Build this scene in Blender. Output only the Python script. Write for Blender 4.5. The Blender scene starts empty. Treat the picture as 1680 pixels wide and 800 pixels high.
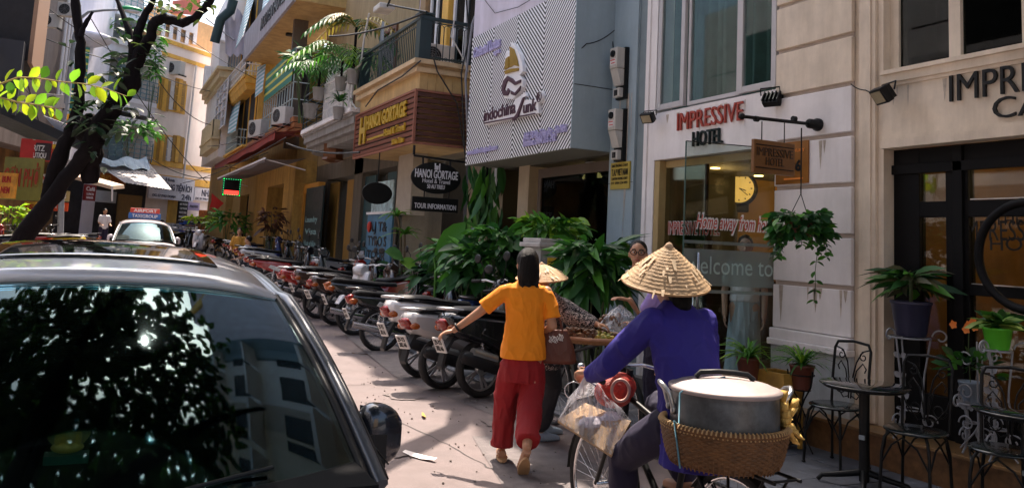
import bpy, math, random
from math import sin, cos, pi, radians, sqrt, atan2
from mathutils import Vector, Matrix, noise
random.seed(7)
sc = bpy.context.scene
COL = sc.collection
V = Vector
# ------------------------------------------------------------------ camera
FOC, CYP, EYE = 1350.0, 247.5, 1.6          # focal length and principal row in pixels of the 1680x800 photograph
yaw, pit, rol = radians(25.75), radians(6.56), radians(2.9)
CF = V((sin(yaw)*cos(pit), cos(yaw)*cos(pit), sin(pit)))
r0 = V((cos(yaw), -sin(yaw), 0)); u0 = r0.cross(CF)
CR = r0*cos(rol)+u0*sin(rol); CU = u0*cos(rol)-r0*sin(rol)
CC = V((0, 0, EYE))
cd = bpy.data.cameras.new('camera'); cam = bpy.data.objects.new('camera', cd); COL.objects.link(cam)
m = Matrix.Identity(4)
for i in range(3):
    m[i][0], m[i][1], m[i][2], m[i][3] = CR[i], CU[i], -CF[i], CC[i]
cam.matrix_world = m
cd.sensor_width = 36; cd.lens = FOC/1680*36; cd.shift_y = -(400-CYP)/1680
cd.clip_start = .05; cd.clip_end = 2000
sc.camera = cam
sc.render.resolution_x, sc.render.resolution_y = 1024, 487
# ------------------------------------------------------------------ light
SUN = V((.155, .40, .90)).normalized()
w = bpy.data.worlds.new('World'); sc.world = w; w.use_nodes = True
nt = w.node_tree
sk = nt.nodes.new('ShaderNodeTexSky'); sk.sky_type = 'NISHITA'; sk.sun_disc = False
sk.sun_elevation = math.asin(SUN.z); sk.sun_rotation = atan2(SUN.x, SUN.y)
sk.air_density = 1.2; sk.dust_density = 6.0; sk.ozone_density = 1.5
bg = nt.nodes['Background']; bg.inputs['Strength'].default_value = .14
nt.links.new(sk.outputs[0], bg.inputs['Color'])
ld = bpy.data.lights.new('sun', 'SUN'); ld.energy = 4.4; ld.angle = radians(.5); ld.color = (1, .86, .73)
lo = bpy.data.objects.new('sun', ld); COL.objects.link(lo); lo.rotation_euler = SUN.to_track_quat('Z', 'Y').to_euler()
sc.view_settings.view_transform = 'Standard'; sc.view_settings.look = 'None'
sc.view_settings.exposure = 1.32; sc.view_settings.gamma = 1
# ------------------------------------------------------------------ helpers
def P(px, py, X=None, Y=None, Z=None, t=None):
    """a point of the place seen at photograph pixel (px,py), on the plane X=, Y= or Z=, or at depth t"""
    d = CF + CR*((px-840)/FOC) - CU*((py-CYP)/FOC)
    if t is not None: return CC+d*t
    i, v = (0, X) if X is not None else (1, Y) if Y is not None else (2, Z)
    return CC+d*((v-CC[i])/d[i])
def gz(y):                                   # the street climbs gently beyond the first houses
    return 0 if y < 11 else .022*(y-11) if y < 45 else .748
MATS = {}
def node(nt, kind, **k):
    n = nt.nodes.new(kind)
    for a, b in k.items():
        if a in n.inputs: n.inputs[a].default_value = b
        else: setattr(n, a, b)
    return n
def mat(name, col, rough=.6, metal=0, var=.12, scale=6, bump=0, bscale=None, col2=None, dirt=0, emit=None, es=1, trans=0, coat=0, alpha=1, sheen=0, stretch=None, spec=.5, sss=0):
    if name in MATS: return MATS[name]
    m = bpy.data.materials.new(name); m.use_nodes = True; nt = m.node_tree; L = nt.links
    b = nt.nodes['Principled BSDF']
    b.inputs['Roughness'].default_value = rough; b.inputs['Metallic'].default_value = metal
    b.inputs['Specular IOR Level'].default_value = spec
    b.inputs['Coat Weight'].default_value = coat; b.inputs['Coat Roughness'].default_value = .04
    if trans: b.inputs['Transmission Weight'].default_value = trans
    if alpha < 1: b.inputs['Alpha'].default_value = alpha
    if sss: b.inputs['Subsurface Weight'].default_value = sss; b.inputs['Subsurface Radius'].default_value = (.02, .008, .004)
    c = (*col, 1); c2 = (*(col2 if col2 else [x*(1-var) for x in col]), 1); c1 = (*[min(1, x*(1+var*.7)) for x in col], 1) if not col2 else c
    tc = node(nt, 'ShaderNodeTexCoord'); src = tc.outputs['Object']
    if stretch:
        mp = node(nt, 'ShaderNodeMapping'); mp.inputs['Scale'].default_value = stretch; L.new(src, mp.inputs[0]); src = mp.outputs[0]
    n = node(nt, 'ShaderNodeTexNoise', Scale=scale, Detail=6.0, Roughness=.65); L.new(src, n.inputs['Vector'])
    r = node(nt, 'ShaderNodeValToRGB'); r.color_ramp.elements[0].position = .32; r.color_ramp.elements[1].position = .68
    r.color_ramp.elements[0].color = c2; r.color_ramp.elements[1].color = c1
    L.new(n.outputs['Fac'], r.inputs[0]); out = r.outputs[0]
    if dirt:
        n2 = node(nt, 'ShaderNodeTexNoise', Scale=1.3, Detail=8.0, Roughness=.7)
        mp = node(nt, 'ShaderNodeMapping'); mp.inputs['Scale'].default_value = (2.2, 2.2, .35); L.new(tc.outputs['Object'], mp.inputs[0]); L.new(mp.outputs[0], n2.inputs['Vector'])
        r2 = node(nt, 'ShaderNodeValToRGB'); r2.color_ramp.elements[0].position = .38; r2.color_ramp.elements[1].position = .62
        r2.color_ramp.elements[0].color = (dirt,)*3+(1,); r2.color_ramp.elements[1].color = (0, 0, 0, 1)
        L.new(n2.outputs['Fac'], r2.inputs[0])
        mx = node(nt, 'ShaderNodeMixRGB'); mx.inputs[2].default_value = (col[0]*.35, col[1]*.31, col[2]*.25, 1)
        L.new(r2.outputs[0], mx.inputs[0]); L.new(out, mx.inputs[1]); out = mx.outputs[0]
    L.new(out, b.inputs['Base Color'])
    rr = node(nt, 'ShaderNodeMapRange'); rr.inputs['To Min'].default_value = max(.0, rough*.75); rr.inputs['To Max'].default_value = min(1, rough*1.25)
    L.new(n.outputs['Fac'], rr.inputs['Value']); L.new(rr.outputs[0], b.inputs['Roughness'])
    if bump:
        n3 = node(nt, 'ShaderNodeTexNoise', Scale=bscale or scale*5, Detail=5.0, Roughness=.6); L.new(src, n3.inputs['Vector'])
        bp = node(nt, 'ShaderNodeBump', Strength=min(1, bump)); bp.inputs['Distance'].default_value = .01
        L.new(n3.outputs['Fac'], bp.inputs['Height']); L.new(bp.outputs[0], b.inputs['Normal'])
    if emit:
        b.inputs['Emission Color'].default_value = (*emit, 1); b.inputs['Emission Strength'].default_value = es
    MATS[name] = m
    return m
def glass(name, tint=(.55, .62, .62), rough=.02, refl=1.0, film=0, gcol=(1, 1, 1)):
    if name in MATS: return MATS[name]
    m = bpy.data.materials.new(name); m.use_nodes = True; nt = m.node_tree; L = nt.links
    nt.nodes.clear(); o = node(nt, 'ShaderNodeOutputMaterial')
    t = node(nt, 'ShaderNodeBsdfTransparent'); t.inputs[0].default_value = (*tint, 1)
    g = node(nt, 'ShaderNodeBsdfGlossy'); g.inputs['Roughness'].default_value = rough; g.inputs['Color'].default_value = (*gcol, 1)
    f = node(nt, 'ShaderNodeFresnel'); f.inputs['IOR'].default_value = 1.5
    mu = node(nt, 'ShaderNodeMath', operation='MULTIPLY'); mu.inputs[1].default_value = refl; mu.use_clamp = True
    x = node(nt, 'ShaderNodeMixShader')
    L.new(f.outputs[0], mu.inputs[0]); L.new(mu.outputs[0], x.inputs[0]); L.new(t.outputs[0], x.inputs[1]); L.new(g.outputs[0], x.inputs[2])
    out = x.outputs[0]
    if film:
        d = node(nt, 'ShaderNodeBsdfDiffuse'); d.inputs[0].default_value = (.62, .70, .68, 1)
        y = node(nt, 'ShaderNodeMixShader'); y.inputs[0].default_value = film
        L.new(out, y.inputs[1]); L.new(d.outputs[0], y.inputs[2]); out = y.outputs[0]
    L.new(out, o.inputs[0]); MATS[name] = m
    return m
def tag(o, label=None, cat=None, group=None, kind=None):
    if label: o['label'] = label
    if cat: o['category'] = cat
    if group: o['group'] = group
    if kind: o['kind'] = kind
    return o
ROOT = {}
def thing(name, label, cat, loc=(0, 0, 0), rz=0, group=None, rot=None):
    o = bpy.data.objects.new(name, None); COL.objects.link(o); o.empty_display_size = .1
    o.location = loc; o.rotation_euler = rot or (0, 0, rz)
    ROOT[o.name] = Matrix.Translation(V(loc)) @ (Matrix.Rotation(rz, 4, 'Z') if not rot else __import__('mathutils').Euler(rot).to_matrix().to_4x4())
    return tag(o, label, cat, group)
def inv_of(o):
    m = Matrix.Identity(4)
    while o is not None:
        if o.name in ROOT: m = m @ ROOT[o.name].inverted()
        o = o.parent
    return m
class MB:
    """collects shapes; .obj() links them as one mesh object. world=True: the points are in world space"""
    def __init__(s): s.v = []; s.f = []; s.sm = []
    def add(s, vs, fs, smooth=False):
        n = len(s.v); s.v += [V(p) for p in vs]; s.f += [tuple(n+i for i in f) for f in fs]; s.sm += [smooth]*len(fs); return s
    def box(s, x0, x1, y0, y1, z0, z1, M=None):
        vs = [V((x, y, z)) for x in (x0, x1) for y in (y0, y1) for z in (z0, z1)]
        if (x1-x0)*(y1-y0)*(z1-z0) < 0: vs = [V((x, y, z)) for x in sorted((x0, x1)) for y in sorted((y0, y1)) for z in sorted((z0, z1))]
        if M: vs = [M @ p for p in vs]
        return s.add(vs, [(0, 1, 3, 2), (4, 6, 7, 5), (0, 4, 5, 1), (2, 3, 7, 6), (0, 2, 6, 4), (1, 5, 7, 3)])
    def bar(s, a, b, w, h, up=(0, 0, 1)):
        a, b = V(a), V(b); d = (b-a).normalized(); sd = d.cross(V(up))
        if sd.length < 1e-4: sd = d.cross(V((0, 1, 0)))
        sd.normalize(); u = sd.cross(d)
        q = [(-w/2, -h/2), (w/2, -h/2), (w/2, h/2), (-w/2, h/2)]
        vs = [p+sd*i+u*j for p in (a, b) for i, j in q]
        return s.add(vs, [(0, 1, 2, 3), (7, 6, 5, 4), (0, 4, 5, 1), (1, 5, 6, 2), (2, 6, 7, 3), (3, 7, 4, 0)])
    def ring_loft(s, rings, cap=True, smooth=True, closed=False):
        n = len(rings[0]); vs = [p for r in rings for p in r]; fs = []
        K = len(rings)
        for i in range(K if closed else K-1):
            a, b = i*n, ((i+1) % K)*n
            for j in range(n): fs.append((a+j, a+(j+1) % n, b+(j+1) % n, b+j))
        s.add(vs, fs, smooth)
        if cap and not closed:
            s.add(rings[0], [tuple(range(n))[::-1]], smooth); s.add(rings[-1], [tuple(range(n))], smooth)
        return s
    def tube(s, pts, r, n=8, closed=False, cap=True, rs=None):
        pts = [V(p) for p in pts]; K = len(pts); rings = []; prev = None
        for i, p in enumerate(pts):
            a = pts[(i-1) % K] if (closed or i > 0) else p; b = pts[(i+1) % K] if (closed or i < K-1) else p
            d = (b-a).normalized()
            if prev is None: x = d.cross(V((0, 0, 1)) if abs(d.z) < .9 else V((1, 0, 0)))
            else: x = prev-d*prev.dot(d)
            x.normalize(); y = d.cross(x); prev = x
            rr = rs[i] if rs else r
            rings.append([p+(x*cos(2*pi*j/n)+y*sin(2*pi*j/n))*rr for j in range(n)])
        return s.ring_loft(rings, cap, True, closed)
    def cyl(s, a, b, r, r2=None, n=16, smooth=True):
        return s.tube([a, b], r, n, rs=[r, r if r2 is None else r2])
    def lathe(s, prof, n=24, c=(0, 0, 0), ax=(0, 0, 1), smooth=True, cap=True, ring=False):
        c = V(c); ax = V(ax).normalized(); x = ax.orthogonal().normalized(); y = ax.cross(x)
        rings = [[c+ax*h+(x*cos(2*pi*j/n)+y*sin(2*pi*j/n))*max(r, 1e-4) for j in range(n)] for r, h in prof]
        return s.ring_loft(rings, cap and not ring, smooth, ring)
    def prism(s, poly, o, ex, ey, en, depth, smooth=False):
        """flat outline poly (2D) placed at o with axes ex,ey, thickness depth along en"""
        o, ex, ey, en = V(o), V(ex), V(ey), V(en); n = len(poly)
        a = [o+ex*x+ey*y for x, y in poly]; b = [p+en*depth for p in a]
        s.add(a+b, [tuple(range(n))[::-1], tuple(range(n, 2*n))]+[(i, (i+1) % n, n+(i+1) % n, n+i) for i in range(n)], smooth)
        return s
    def ell(s, c, rx, ry, rz, n=14, k=9, M=None):
        rings = []
        for i in range(k+1):
            a = -pi/2+pi*i/k
            rings.append([V((cos(a)*cos(2*pi*j/n)*rx, cos(a)*sin(2*pi*j/n)*ry, sin(a)*rz)) for j in range(n)])
        rings = [[(M @ p if M else p)+V(c) for p in r] for r in rings]
        return s.ring_loft(rings, False)
    def obj(s, name, mt, parent=None, world=True, label=None, cat=None, group=None, kind=None, bevel=0, M=None):
        me = bpy.data.meshes.new(name); vs = s.v
        if M: vs = [M @ p for p in vs]
        if parent is not None and world: I = inv_of(parent); vs = [I @ p for p in vs]
        me.from_pydata([tuple(p) for p in vs], [], s.f); me.polygons.foreach_set('use_smooth', s.sm)
        me.materials.append(mt); me.validate(); me.update()
        import bmesh as _b
        bm = _b.new(); bm.from_mesh(me); _b.ops.recalc_face_normals(bm, faces=bm.faces); bm.to_mesh(me); bm.free()
        o = bpy.data.objects.new(name, me); COL.objects.link(o)
        if parent is not None: o.parent = parent
        if bevel:
            b = o.modifiers.new('b', 'BEVEL'); b.width = bevel; b.segments = 2; b.limit_method = 'ANGLE'; b.angle_limit = radians(40)
        return tag(o, label, cat, group, kind)
def put(me_obj, name, loc, parent, rot=None, sc_=None):
    """another object sharing the mesh of me_obj"""
    o = me_obj.copy(); o.name = name; COL.objects.link(o); o.parent = parent
    o.location = loc
    if rot: o.rotation_euler = rot
    if sc_: o.scale = sc_
    return o
def copy_tree(o, parent=None, top=True):
    c = o.copy(); COL.objects.link(c); c.parent = parent
    if o.name in ROOT: ROOT[c.name] = ROOT[o.name]
    for ch in [x for x in o.children]: copy_tree(ch, c, False)
    return c
def clone(proto, loc, rz, label, group=None, colors=None, s=1):
    c = copy_tree(proto); c.location = loc; c.rotation_euler = (0, 0, rz); c.scale = (s, s, s); c['label'] = label
    if group: c['group'] = group
    ROOT[c.name] = Matrix.Translation(V(loc)) @ Matrix.Rotation(rz, 4, 'Z')
    if colors:
        def rec(o):
            for ch in o.children:
                b = ch.name.split('.')[0]
                if b in colors and ch.type == 'MESH':
                    ch.material_slots[0].link = 'OBJECT'; ch.material_slots[0].material = colors[b]
                rec(ch)
        rec(c)
    return c
TB = {}
def text(parent, name, s, o, ex, ey, W=None, H=.1, depth=.01, mt=None, align='L', bold=0.0, label=None, sx=1, lift=.002, shear=0):
    """lettering standing on a plane: o = baseline start, ex reading direction, ey up"""
    k = (s, round(bold, 3), round(shear, 3))
    if k not in TB:
        cu = bpy.data.curves.new('t', 'FONT'); cu.body = s; cu.size = 1; cu.extrude = .5; cu.offset = bold; cu.resolution_u = 3; cu.shear = shear
        to = bpy.data.objects.new('t', cu); COL.objects.link(to)
        dg = bpy.context.evaluated_depsgraph_get(); me = bpy.data.meshes.new_from_object(to.evaluated_get(dg))
        vs = [v.co.copy() for v in me.vertices]; fs = [tuple(p.vertices) for p in me.polygons]
        bpy.data.objects.remove(to); bpy.data.meshes.remove(me); bpy.data.curves.remove(cu); TB[k] = (vs, fs)
    vs, fs = TB[k]
    if not vs: return None
    x0 = min(p.x for p in vs); x1 = max(p.x for p in vs)
    kx = (W/(x1-x0)) if W else H/.70*sx
    ky = H/.70; off = -(x1-x0)*kx/2 if align == 'C' else 0
    o, ex, ey = V(o), V(ex).normalized(), V(ey).normalized(); en = ex.cross(ey)
    mb = MB(); mb.add([o+ex*((p.x-x0)*kx+off)+ey*(p.y*ky)+en*((p.z+.5)*depth+lift) for p in vs], fs)
    return mb.obj(name, mt, parent, label=label)
SIDE = (V((0, -1, 0)), V((0, 0, 1)))           # lettering on a wall that faces the street (-X)
FRONT = (V((1, 0, 0)), V((0, 0, 1)))           # lettering on a board that faces the camera (-Y)
def struct(mb, name, mt, **k): return mb.obj(name, mt, kind='structure', **k)
# ------------------------------------------------------------------ materials
cream = mat('cream_wall', (.82, .70, .56), .8, var=.13, scale=3, bump=.15, dirt=.28)
creamL = mat('pale_wall', (.86, .82, .81), .8, var=.08, scale=2.5, bump=.12, dirt=.16)
grayblue = mat('blue_grey_wall', (.33, .42, .47), .7, var=.08, scale=3, bump=.1, dirt=.2)
lilac = mat('lilac_wall', (.62, .58, .68), .8, var=.1, scale=2, dirt=.25)
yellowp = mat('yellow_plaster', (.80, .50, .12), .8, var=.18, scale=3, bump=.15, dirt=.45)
yellowtrim = mat('yellow_trim', (.80, .46, .08), .7, var=.15, scale=4, dirt=.3)
ochre = mat('ochre_plaster', (.48, .29, .09), .8, var=.2, scale=3, dirt=.5)
blackp = mat('black_paint', (.007, .008, .009), .4, var=.2, scale=8, spec=.25)
blackfr = mat('black_frame', (.006, .006, .007), .6, var=.2, spec=.15)
greenmetal = mat('green_black_metal', (.010, .030, .033), .4, var=.2)
white = mat('white_paint', (.72, .70, .70), .5, var=.06, scale=4, dirt=.12)
offwhite = mat('offwhite_plastic', (.58, .56, .52), .5, var=.08, scale=6, dirt=.3)
whitelet = mat('white_letter', (.8, .8, .82), .5, var=.02)
redlet = mat('dark_red_letter', (.36, .04, .02), .4, var=.05)
gold = mat('gold_letter', (.72, .48, .05), .3, metal=.5, var=.1)
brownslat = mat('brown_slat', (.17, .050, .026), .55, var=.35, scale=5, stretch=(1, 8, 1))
brownslat_shaded = mat('shaded_slat', (.085, .025, .014), .55, var=.35, scale=5)
woodbrown = mat('brown_wood', (.14, .05, .018), .5, var=.35, scale=7, bump=.2, stretch=(1, 1, 5))
steel = mat('brushed_aluminium', (.50, .51, .52), .32, metal=.9, var=.18, scale=9, bump=.08)
chrome = mat('chrome', (.65, .65, .67), .12, metal=1, var=.05)
rubber = mat('rubber', (.012, .012, .013), .75, var=.2, scale=20)
darkplastic = mat('dark_plastic', (.010, .011, .013), .45, var=.2, spec=.3)
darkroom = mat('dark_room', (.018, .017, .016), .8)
stonestep = mat('brown_stone', (.19, .095, .038), .35, var=.4, scale=14, bump=.08)
asphaltgrey = mat('grey_concrete', (.23, .23, .24), .85, var=.2, scale=5, bump=.4, bscale=60, dirt=.3)
clearg = glass('shop_glass', (.74, .80, .78), refl=.9)
windowg = glass('window_glass', (.80, .85, .85), refl=.07)
darkg = glass('dark_glass', (.16, .20, .20), refl=.4)
frost = glass('frosted_film', (.5, .62, .6), rough=.3, refl=.6, film=.28)
terracotta = mat('brown_pot', (.13, .035, .02), .5, var=.2)
def leafmat(name, c, c2=None, trl=.3):
    if name in MATS: return MATS[name]
    m = bpy.data.materials.new(name); m.use_nodes = True; nt = m.node_tree; L = nt.links
    b = nt.nodes['Principled BSDF']; b.inputs['Roughness'].default_value = .5
    g = node(nt, 'ShaderNodeNewGeometry'); r = node(nt, 'ShaderNodeValToRGB')
    c2 = c2 or (c[0]*.4, c[1]*.45, c[2]*.5)
    r.color_ramp.elements[0].color = (*c2, 1); r.color_ramp.elements[1].color = (*c, 1)
    oi = node(nt, 'ShaderNodeObjectInfo'); ma = node(nt, 'ShaderNodeMath', operation='ADD'); fr_ = node(nt, 'ShaderNodeMath', operation='FRACT')
    L.new(g.outputs['Random Per Island'], ma.inputs[0]); L.new(oi.outputs['Random'], ma.inputs[1]); L.new(ma.outputs[0], fr_.inputs[0])
    L.new(fr_.outputs[0], r.inputs[0]); L.new(r.outputs[0], b.inputs['Base Color'])
    tr = node(nt, 'ShaderNodeBsdfTranslucent'); L.new(r.outputs[0], tr.inputs[0])
    mx = node(nt, 'ShaderNodeMixShader'); mx.inputs[0].default_value = trl
    o = nt.nodes['Material Output']; L.new(b.outputs[0], mx.inputs[1]); L.new(tr.outputs[0], mx.inputs[2]); L.new(mx.outputs[0], o.inputs[0])
    MATS[name] = m; return m
leafG = leafmat('leaf_green', (.09, .30, .03), (.015, .08, .01)); leafD = leafmat('leaf_dark', (.035, .15, .03), (.008, .045, .015)); leafB = leafmat('leaf_bright', (.26, .46, .03), (.06, .20, .02), .4)  # greens lightened in place of sun that misses the shrubs
leafY = leafmat('leaf_lime', (.50, .62, .02), (.12, .36, .02), .6); leafT = leafmat('leaf_canopy', (.035, .075, .018))
bark = mat('bark', (.010, .008, .009), .95, var=.4, scale=12, bump=.6, stretch=(1, 1, .4), spec=.08)
# ------------------------------------------------------------------ ground
roadm = mat('street_concrete', (.178, .142, .140), .85, var=.16, scale=2.2, bump=.35, bscale=90, dirt=.25)
slabm = mat('pavement_slab', (.115, .125, .15), .8, var=.22, scale=3, bump=.25, bscale=50, dirt=.35)
groutm = mat('pavement_bed', (.09, .085, .08), .9)
def sheet(x0, x1, ys, dz, name, mt, kind='structure'):
    mb = MB(); vs = []; fs = []
    for y in ys: vs += [(x0, y, gz(y)+dz), (x1, y, gz(y)+dz)]
    for i in range(len(ys)-1): fs.append((2*i, 2*i+1, 2*i+3, 2*i+2))
    mb.add(vs, fs); return mb.obj(name, mt, kind=kind)
YS = [-12, -4]+[y*1.0 for y in range(0, 60, 2)]+[60, 70, 90, 130, 300]
sheet(-150, 150, YS, -.02, 'ground', asphaltgrey)
sheet(-2.6, 4.02, [y for y in YS if y <= 60], 0, 'street', roadm)
walk = sheet(4.03, 5.62, [y for y in YS if y <= 44], .008, 'pavement', groutm)
far = sheet(-6, -2.62, [y for y in YS if 8 <= y <= 60], .06, 'far_pavement', asphaltgrey)
rng = random.Random(3)
sl = MB().box(-.197, .197, -.197, .197, -.014, 0).obj('paving_slab', slabm, walk, bevel=.004)
sl.location = (4.24, 2.2, .024)
for j in range(0, 40):
    for i in range(4):
        if i == 0 and j == 0: continue
        y = 2.2+j*.402+(.2 if i % 2 else 0)
        o = put(sl, 'paving_slab', (4.24+i*.402, y, gz(y)+.024+rng.uniform(-.002, .0025)), walk, rot=(rng.uniform(-.004, .004), rng.uniform(-.004, .004), rng.uniform(-.006, .006)))
pm = mat('asphalt_patch', (.15, .13, .13), .9, var=.3, scale=9, bump=.5, bscale=120)
def patch(pts, name, m_, z=.0045):
    MB().add([(x, y, gz(y)+z) for x, y in pts], [tuple(range(len(pts)))]).obj(name, m_, kind='structure')
patch([(2.25, 3.1), (3.35, 3.25), (3.5, 4.6), (3.42, 6.4), (2.9, 6.5), (2.5, 5.0)], 'street_patch', pm)
patch([(3.45, 7.2), (3.95, 7.1), (3.98, 13.5), (3.6, 13.6), (3.2, 9.5)], 'street_patch', pm); patch([(1.6, 11), (2.3, 10.9), (2.4, 12.6), (1.7, 12.7)], 'street_patch', pm)
stn = mat('oil_stain', (.16, .13, .125), .8, var=.35, scale=8)
r_s = random.Random(19)
for (x, y, rr) in ((2.1, 6.2, .16), (1.7, 7.4, .10), (2.9, 8.3, .22), (3.3, 6.9, .14), (2.2, 9.6, .12), (2.6, 4.6, .10), (3.2, 11.2, .25), (1.9, 5.1, .07)):
    patch([(x+cos(t)*rr*r_s.uniform(.6, 1.1), y+sin(t)*rr*1.4*r_s.uniform(.6, 1.1)) for t in [2*pi*i/14 for i in range(14)]], 'street_stain', stn, .009)
gr = MB()
for k in range(420):
    x, y = r_s.uniform(1.2, 3.95), r_s.uniform(3, 14); s_ = r_s.uniform(.004, .012); gr.ell((x, y, gz(y)+.008), s_, s_, s_*.6, 5, 3)
gr.obj('street_grit', mat('grit', (.2, .17, .15), .9, var=.6, scale=30), kind='stuff')
mh = P(600, 700, Z=0); MB().lathe([(.01, .008), (.27, .008), (.28, .004)], 30, (2.0, 7.9, 0)).obj('manhole_cover', mat('iron_cover', (.09, .08, .075), .6, metal=.4, var=.4, scale=30, bump=.6), kind='structure')
MB().box(3.985, 4.03, -2, 40, -.05, .055).obj('kerb', mat('kerb_stone', (.30, .29, .29), .8, var=.2, dirt=.4), kind='structure') if 0 else None
# cracks and litter on the street
mb = MB()
def crack(px, seed, w=.006):
    r = random.Random(seed); pts = [P(x, y, Z=0) for x, y in px]; out = []
    for a, b in zip(pts, pts[1:]):
        for k in range(6): out.append(a.lerp(b, k/6)+V((r.uniform(-.02, .02), r.uniform(-.02, .02), .003)))
    for a, b in zip(out, out[1:]):
        d = (b-a).normalized(); s_ = V((-d.y, d.x, 0))*w*r.uniform(.4, 1)
        mb.add([a-s_, a+s_, b+s_, b-s_], [(0, 1, 2, 3)])
crack([(480, 592), (560, 596), (640, 600), (720, 603)], 1); crack([(545, 632), (640, 630), (760, 634), (860, 640)], 2)
crack([(600, 660), (650, 690), (720, 722), (790, 760), (850, 792)], 3, .008); crack([(930, 640), (960, 690), (1010, 720)], 4); crack([(560, 560), (640, 575), (700, 582)], 5)
mb.obj('street_cracks', mat('crack_dark', (.06, .05, .05), .9), kind='structure')
lm = mat('litter_leaf_ochre', (.55, .30, .06), .7)
for i, (x, y, c, lb) in enumerate([(543, 545, lm, 'dry ochre leaf lying on the street near the plated motorbikes'), (695, 684, lm, 'yellow leaf lying alone in the middle of the street'), (592, 582, lm, 'small orange leaf lying beside the spoked motorbike wheel'), (632, 583, lm, 'small brown leaf lying in front of the white tailed scooter'),
                         (688, 751, mat('paper_white', (.75, .7, .68), .7), 'white paper strip lying on the sunny street by the car mirror')]):
    p = P(x, y, Z=.0); w_ = .16 if 'paper' in c.name else .09 if i == 1 else .13
    mb = MB(); a = i*1.3
    ex, ey = V((cos(a), sin(a), 0)), V((-sin(a), cos(a), 0))
    mb.add([p+ex*w_*u+ey*w_*.25*v_*(1-abs(u)*.6)+V((0, 0, .006+.015*abs(u)+(.01 if v_ > 0 else 0))) for u in (-1, -.4, .3, 1) for v_ in (-1, 1)], [(0, 1, 3, 2), (2, 3, 5, 4), (4, 5, 7, 6)])
    mb.obj('fallen_leaf' if i < 4 else 'paper_strip', c, label=lb, cat='leaf' if i < 4 else 'litter', group='leaves fallen on the street' if i < 4 else None)
# ------------------------------------------------------------------ cafe and hotel building (near right)
hb = thing('hotel_building', 'cream hotel and cafe building with grooved pilaster and dark cafe front', 'building', (6.5, 5, 0))
XF = 5.85
mb = MB()
mb.box(XF, 6.15, 4.87, 5.17, 0, 15)                       # column strip beside the cafe
mb.box(XF-.03, XF+.02, 4.93, 5.10, .3, 15); mb.box(XF-.045, XF, 4.97, 5.05, .3, 15)
mb.box(XF, 6.15, -.5, 4.87, 2.62, 3.23)                  # band above the cafe
mb.box(XF-.045, XF+.1, -.5, 4.868, 2.57, 2.64); mb.box(XF-.02, XF, -.5, 4.868, 2.64, 2.675)
mb.box(XF-.06, XF+.06, -.5, 4.86, 3.20, 3.235); mb.box(XF-.035, XF+.05, -.5, 4.865, 3.13, 3.20); mb.box(XF-.015, XF, -.5, 4.868, 3.10, 3.13)
mb.box(XF, 6.15, -.5, 4.87, 5.2, 15)
mb.obj('wall', cream, hb)
# pilaster blocks with recessed joints between them, each block a part
mb = MB().box(5.84, 6.15, 5.172, 6.10, .28, 15); mb.obj('pilaster_core', mat('joint_tan', (.50, .42, .36), .85), hb)  # darker tan core showing in the joints
zs = [.95, 1.39, 1.84, 2.29, 2.74, 3.19, 3.64, 4.1, 4.55, 5.0, 5.45]
for a, b in zip(zs, zs[1:]):
    MB().box(5.80, 5.845, 5.165, 6.095, a+.012, b-.028).obj('wall_block', cream if a > 3 else creamL, hb, bevel=.008)
MB().box(5.765, 5.845, 5.16, 6.105, .86, .955).box(5.74, 5.845, 5.155, 6.11, .80, .86).obj('base_moulding', creamL, hb, bevel=.01)
MB().box(5.79, 5.845, 5.165, 6.1, .24, .80).obj('plinth', mat('plinth_blue_white', (.55, .58, .60), .7, dirt=.4), hb)
# brown stone step
MB().box(5.6, 6.3, -.5, 5.72, .01, .262).obj('step_riser', stonestep, hb)
MB().box(5.575, 6.3, -.5, 5.74, .262, .285).obj('step_tread', mat('step_tread_stone', (.27, .15, .06), .3, var=.3, scale=10), hb, bevel=.004)
MB().box(5.7, 6.2, 5.74, 8.35, .01, .15).box(5.9, 9.5, 5.9, 8.3, .15, .27).obj('door_step', mat('door_step_stone', (.12, .11, .10), .4), hb)
# hotel shop front
mb = MB()
mb.box(XF, 6.1, 6.1, 8.36, 2.71, 3.28); mb.box(XF, 6.1, 8.16, 8.36, .15, 2.71); mb.box(XF, 6.1, 8.17, 8.36, 3.28, 15); mb.box(XF, 6.1, 6.1, 8.17, 5.5, 15)
mb.box(XF-.02, XF, 8.30, 8.37, .1, 15)
mb.obj('wall', creamL, hb)
mb = MB().box(XF+.01, 6.12, 8.06, 8.158, .27, 2.70).box(XF+.10, 6.12, 6.11, 8.06, 2.62, 2.70); mb.obj('door_frame', mat('frame_yellow', (.42, .30, .13), .6), hb)
# lobby
mb = MB(); mb.box(9.3, 9.4, 4.9, 9.2, .2, 3).box(6.12, 9.3, 9.1, 9.2, .2, 3).box(6.12, 9.3, 4.98, 5.05, .2, 3); mb.obj('lobby_wall', mat('lobby_wall', (.34, .20, .05), .8, var=.25, scale=1), hb)
MB().box(6.12, 9.3, 5.05, 9.1, 2.72, 2.8).obj('lobby_ceiling', mat('lobby_ceiling', (.16, .15, .12), .8), hb)
MB().box(6.3, 9.3, 5.05, 9.1, .25, .272).obj('lobby_floor', mat('lobby_floor', (.06, .05, .045), .3), hb)
MB().box(7.6, 8.3, 8.5, 9.05, .272, 1.3).box(6.5, 6.9, 8.3, 9.0, .27, 2.0).obj('lobby_counter', mat('lobby_counter', (.04, .025, .015), .4), hb)
warm = mat('warm_lamp', (1, .7, .3), emit=(1, .62, .22), es=5)
mb = MB()
for x, y in ((6.9, 8.3), (6.75, 7.15), (8.1, 7.6), (7.9, 8.6), (8.6, 6.4)): mb.cyl((x, y, 2.722), (x, y, 2.708), .06, n=14)
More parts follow.
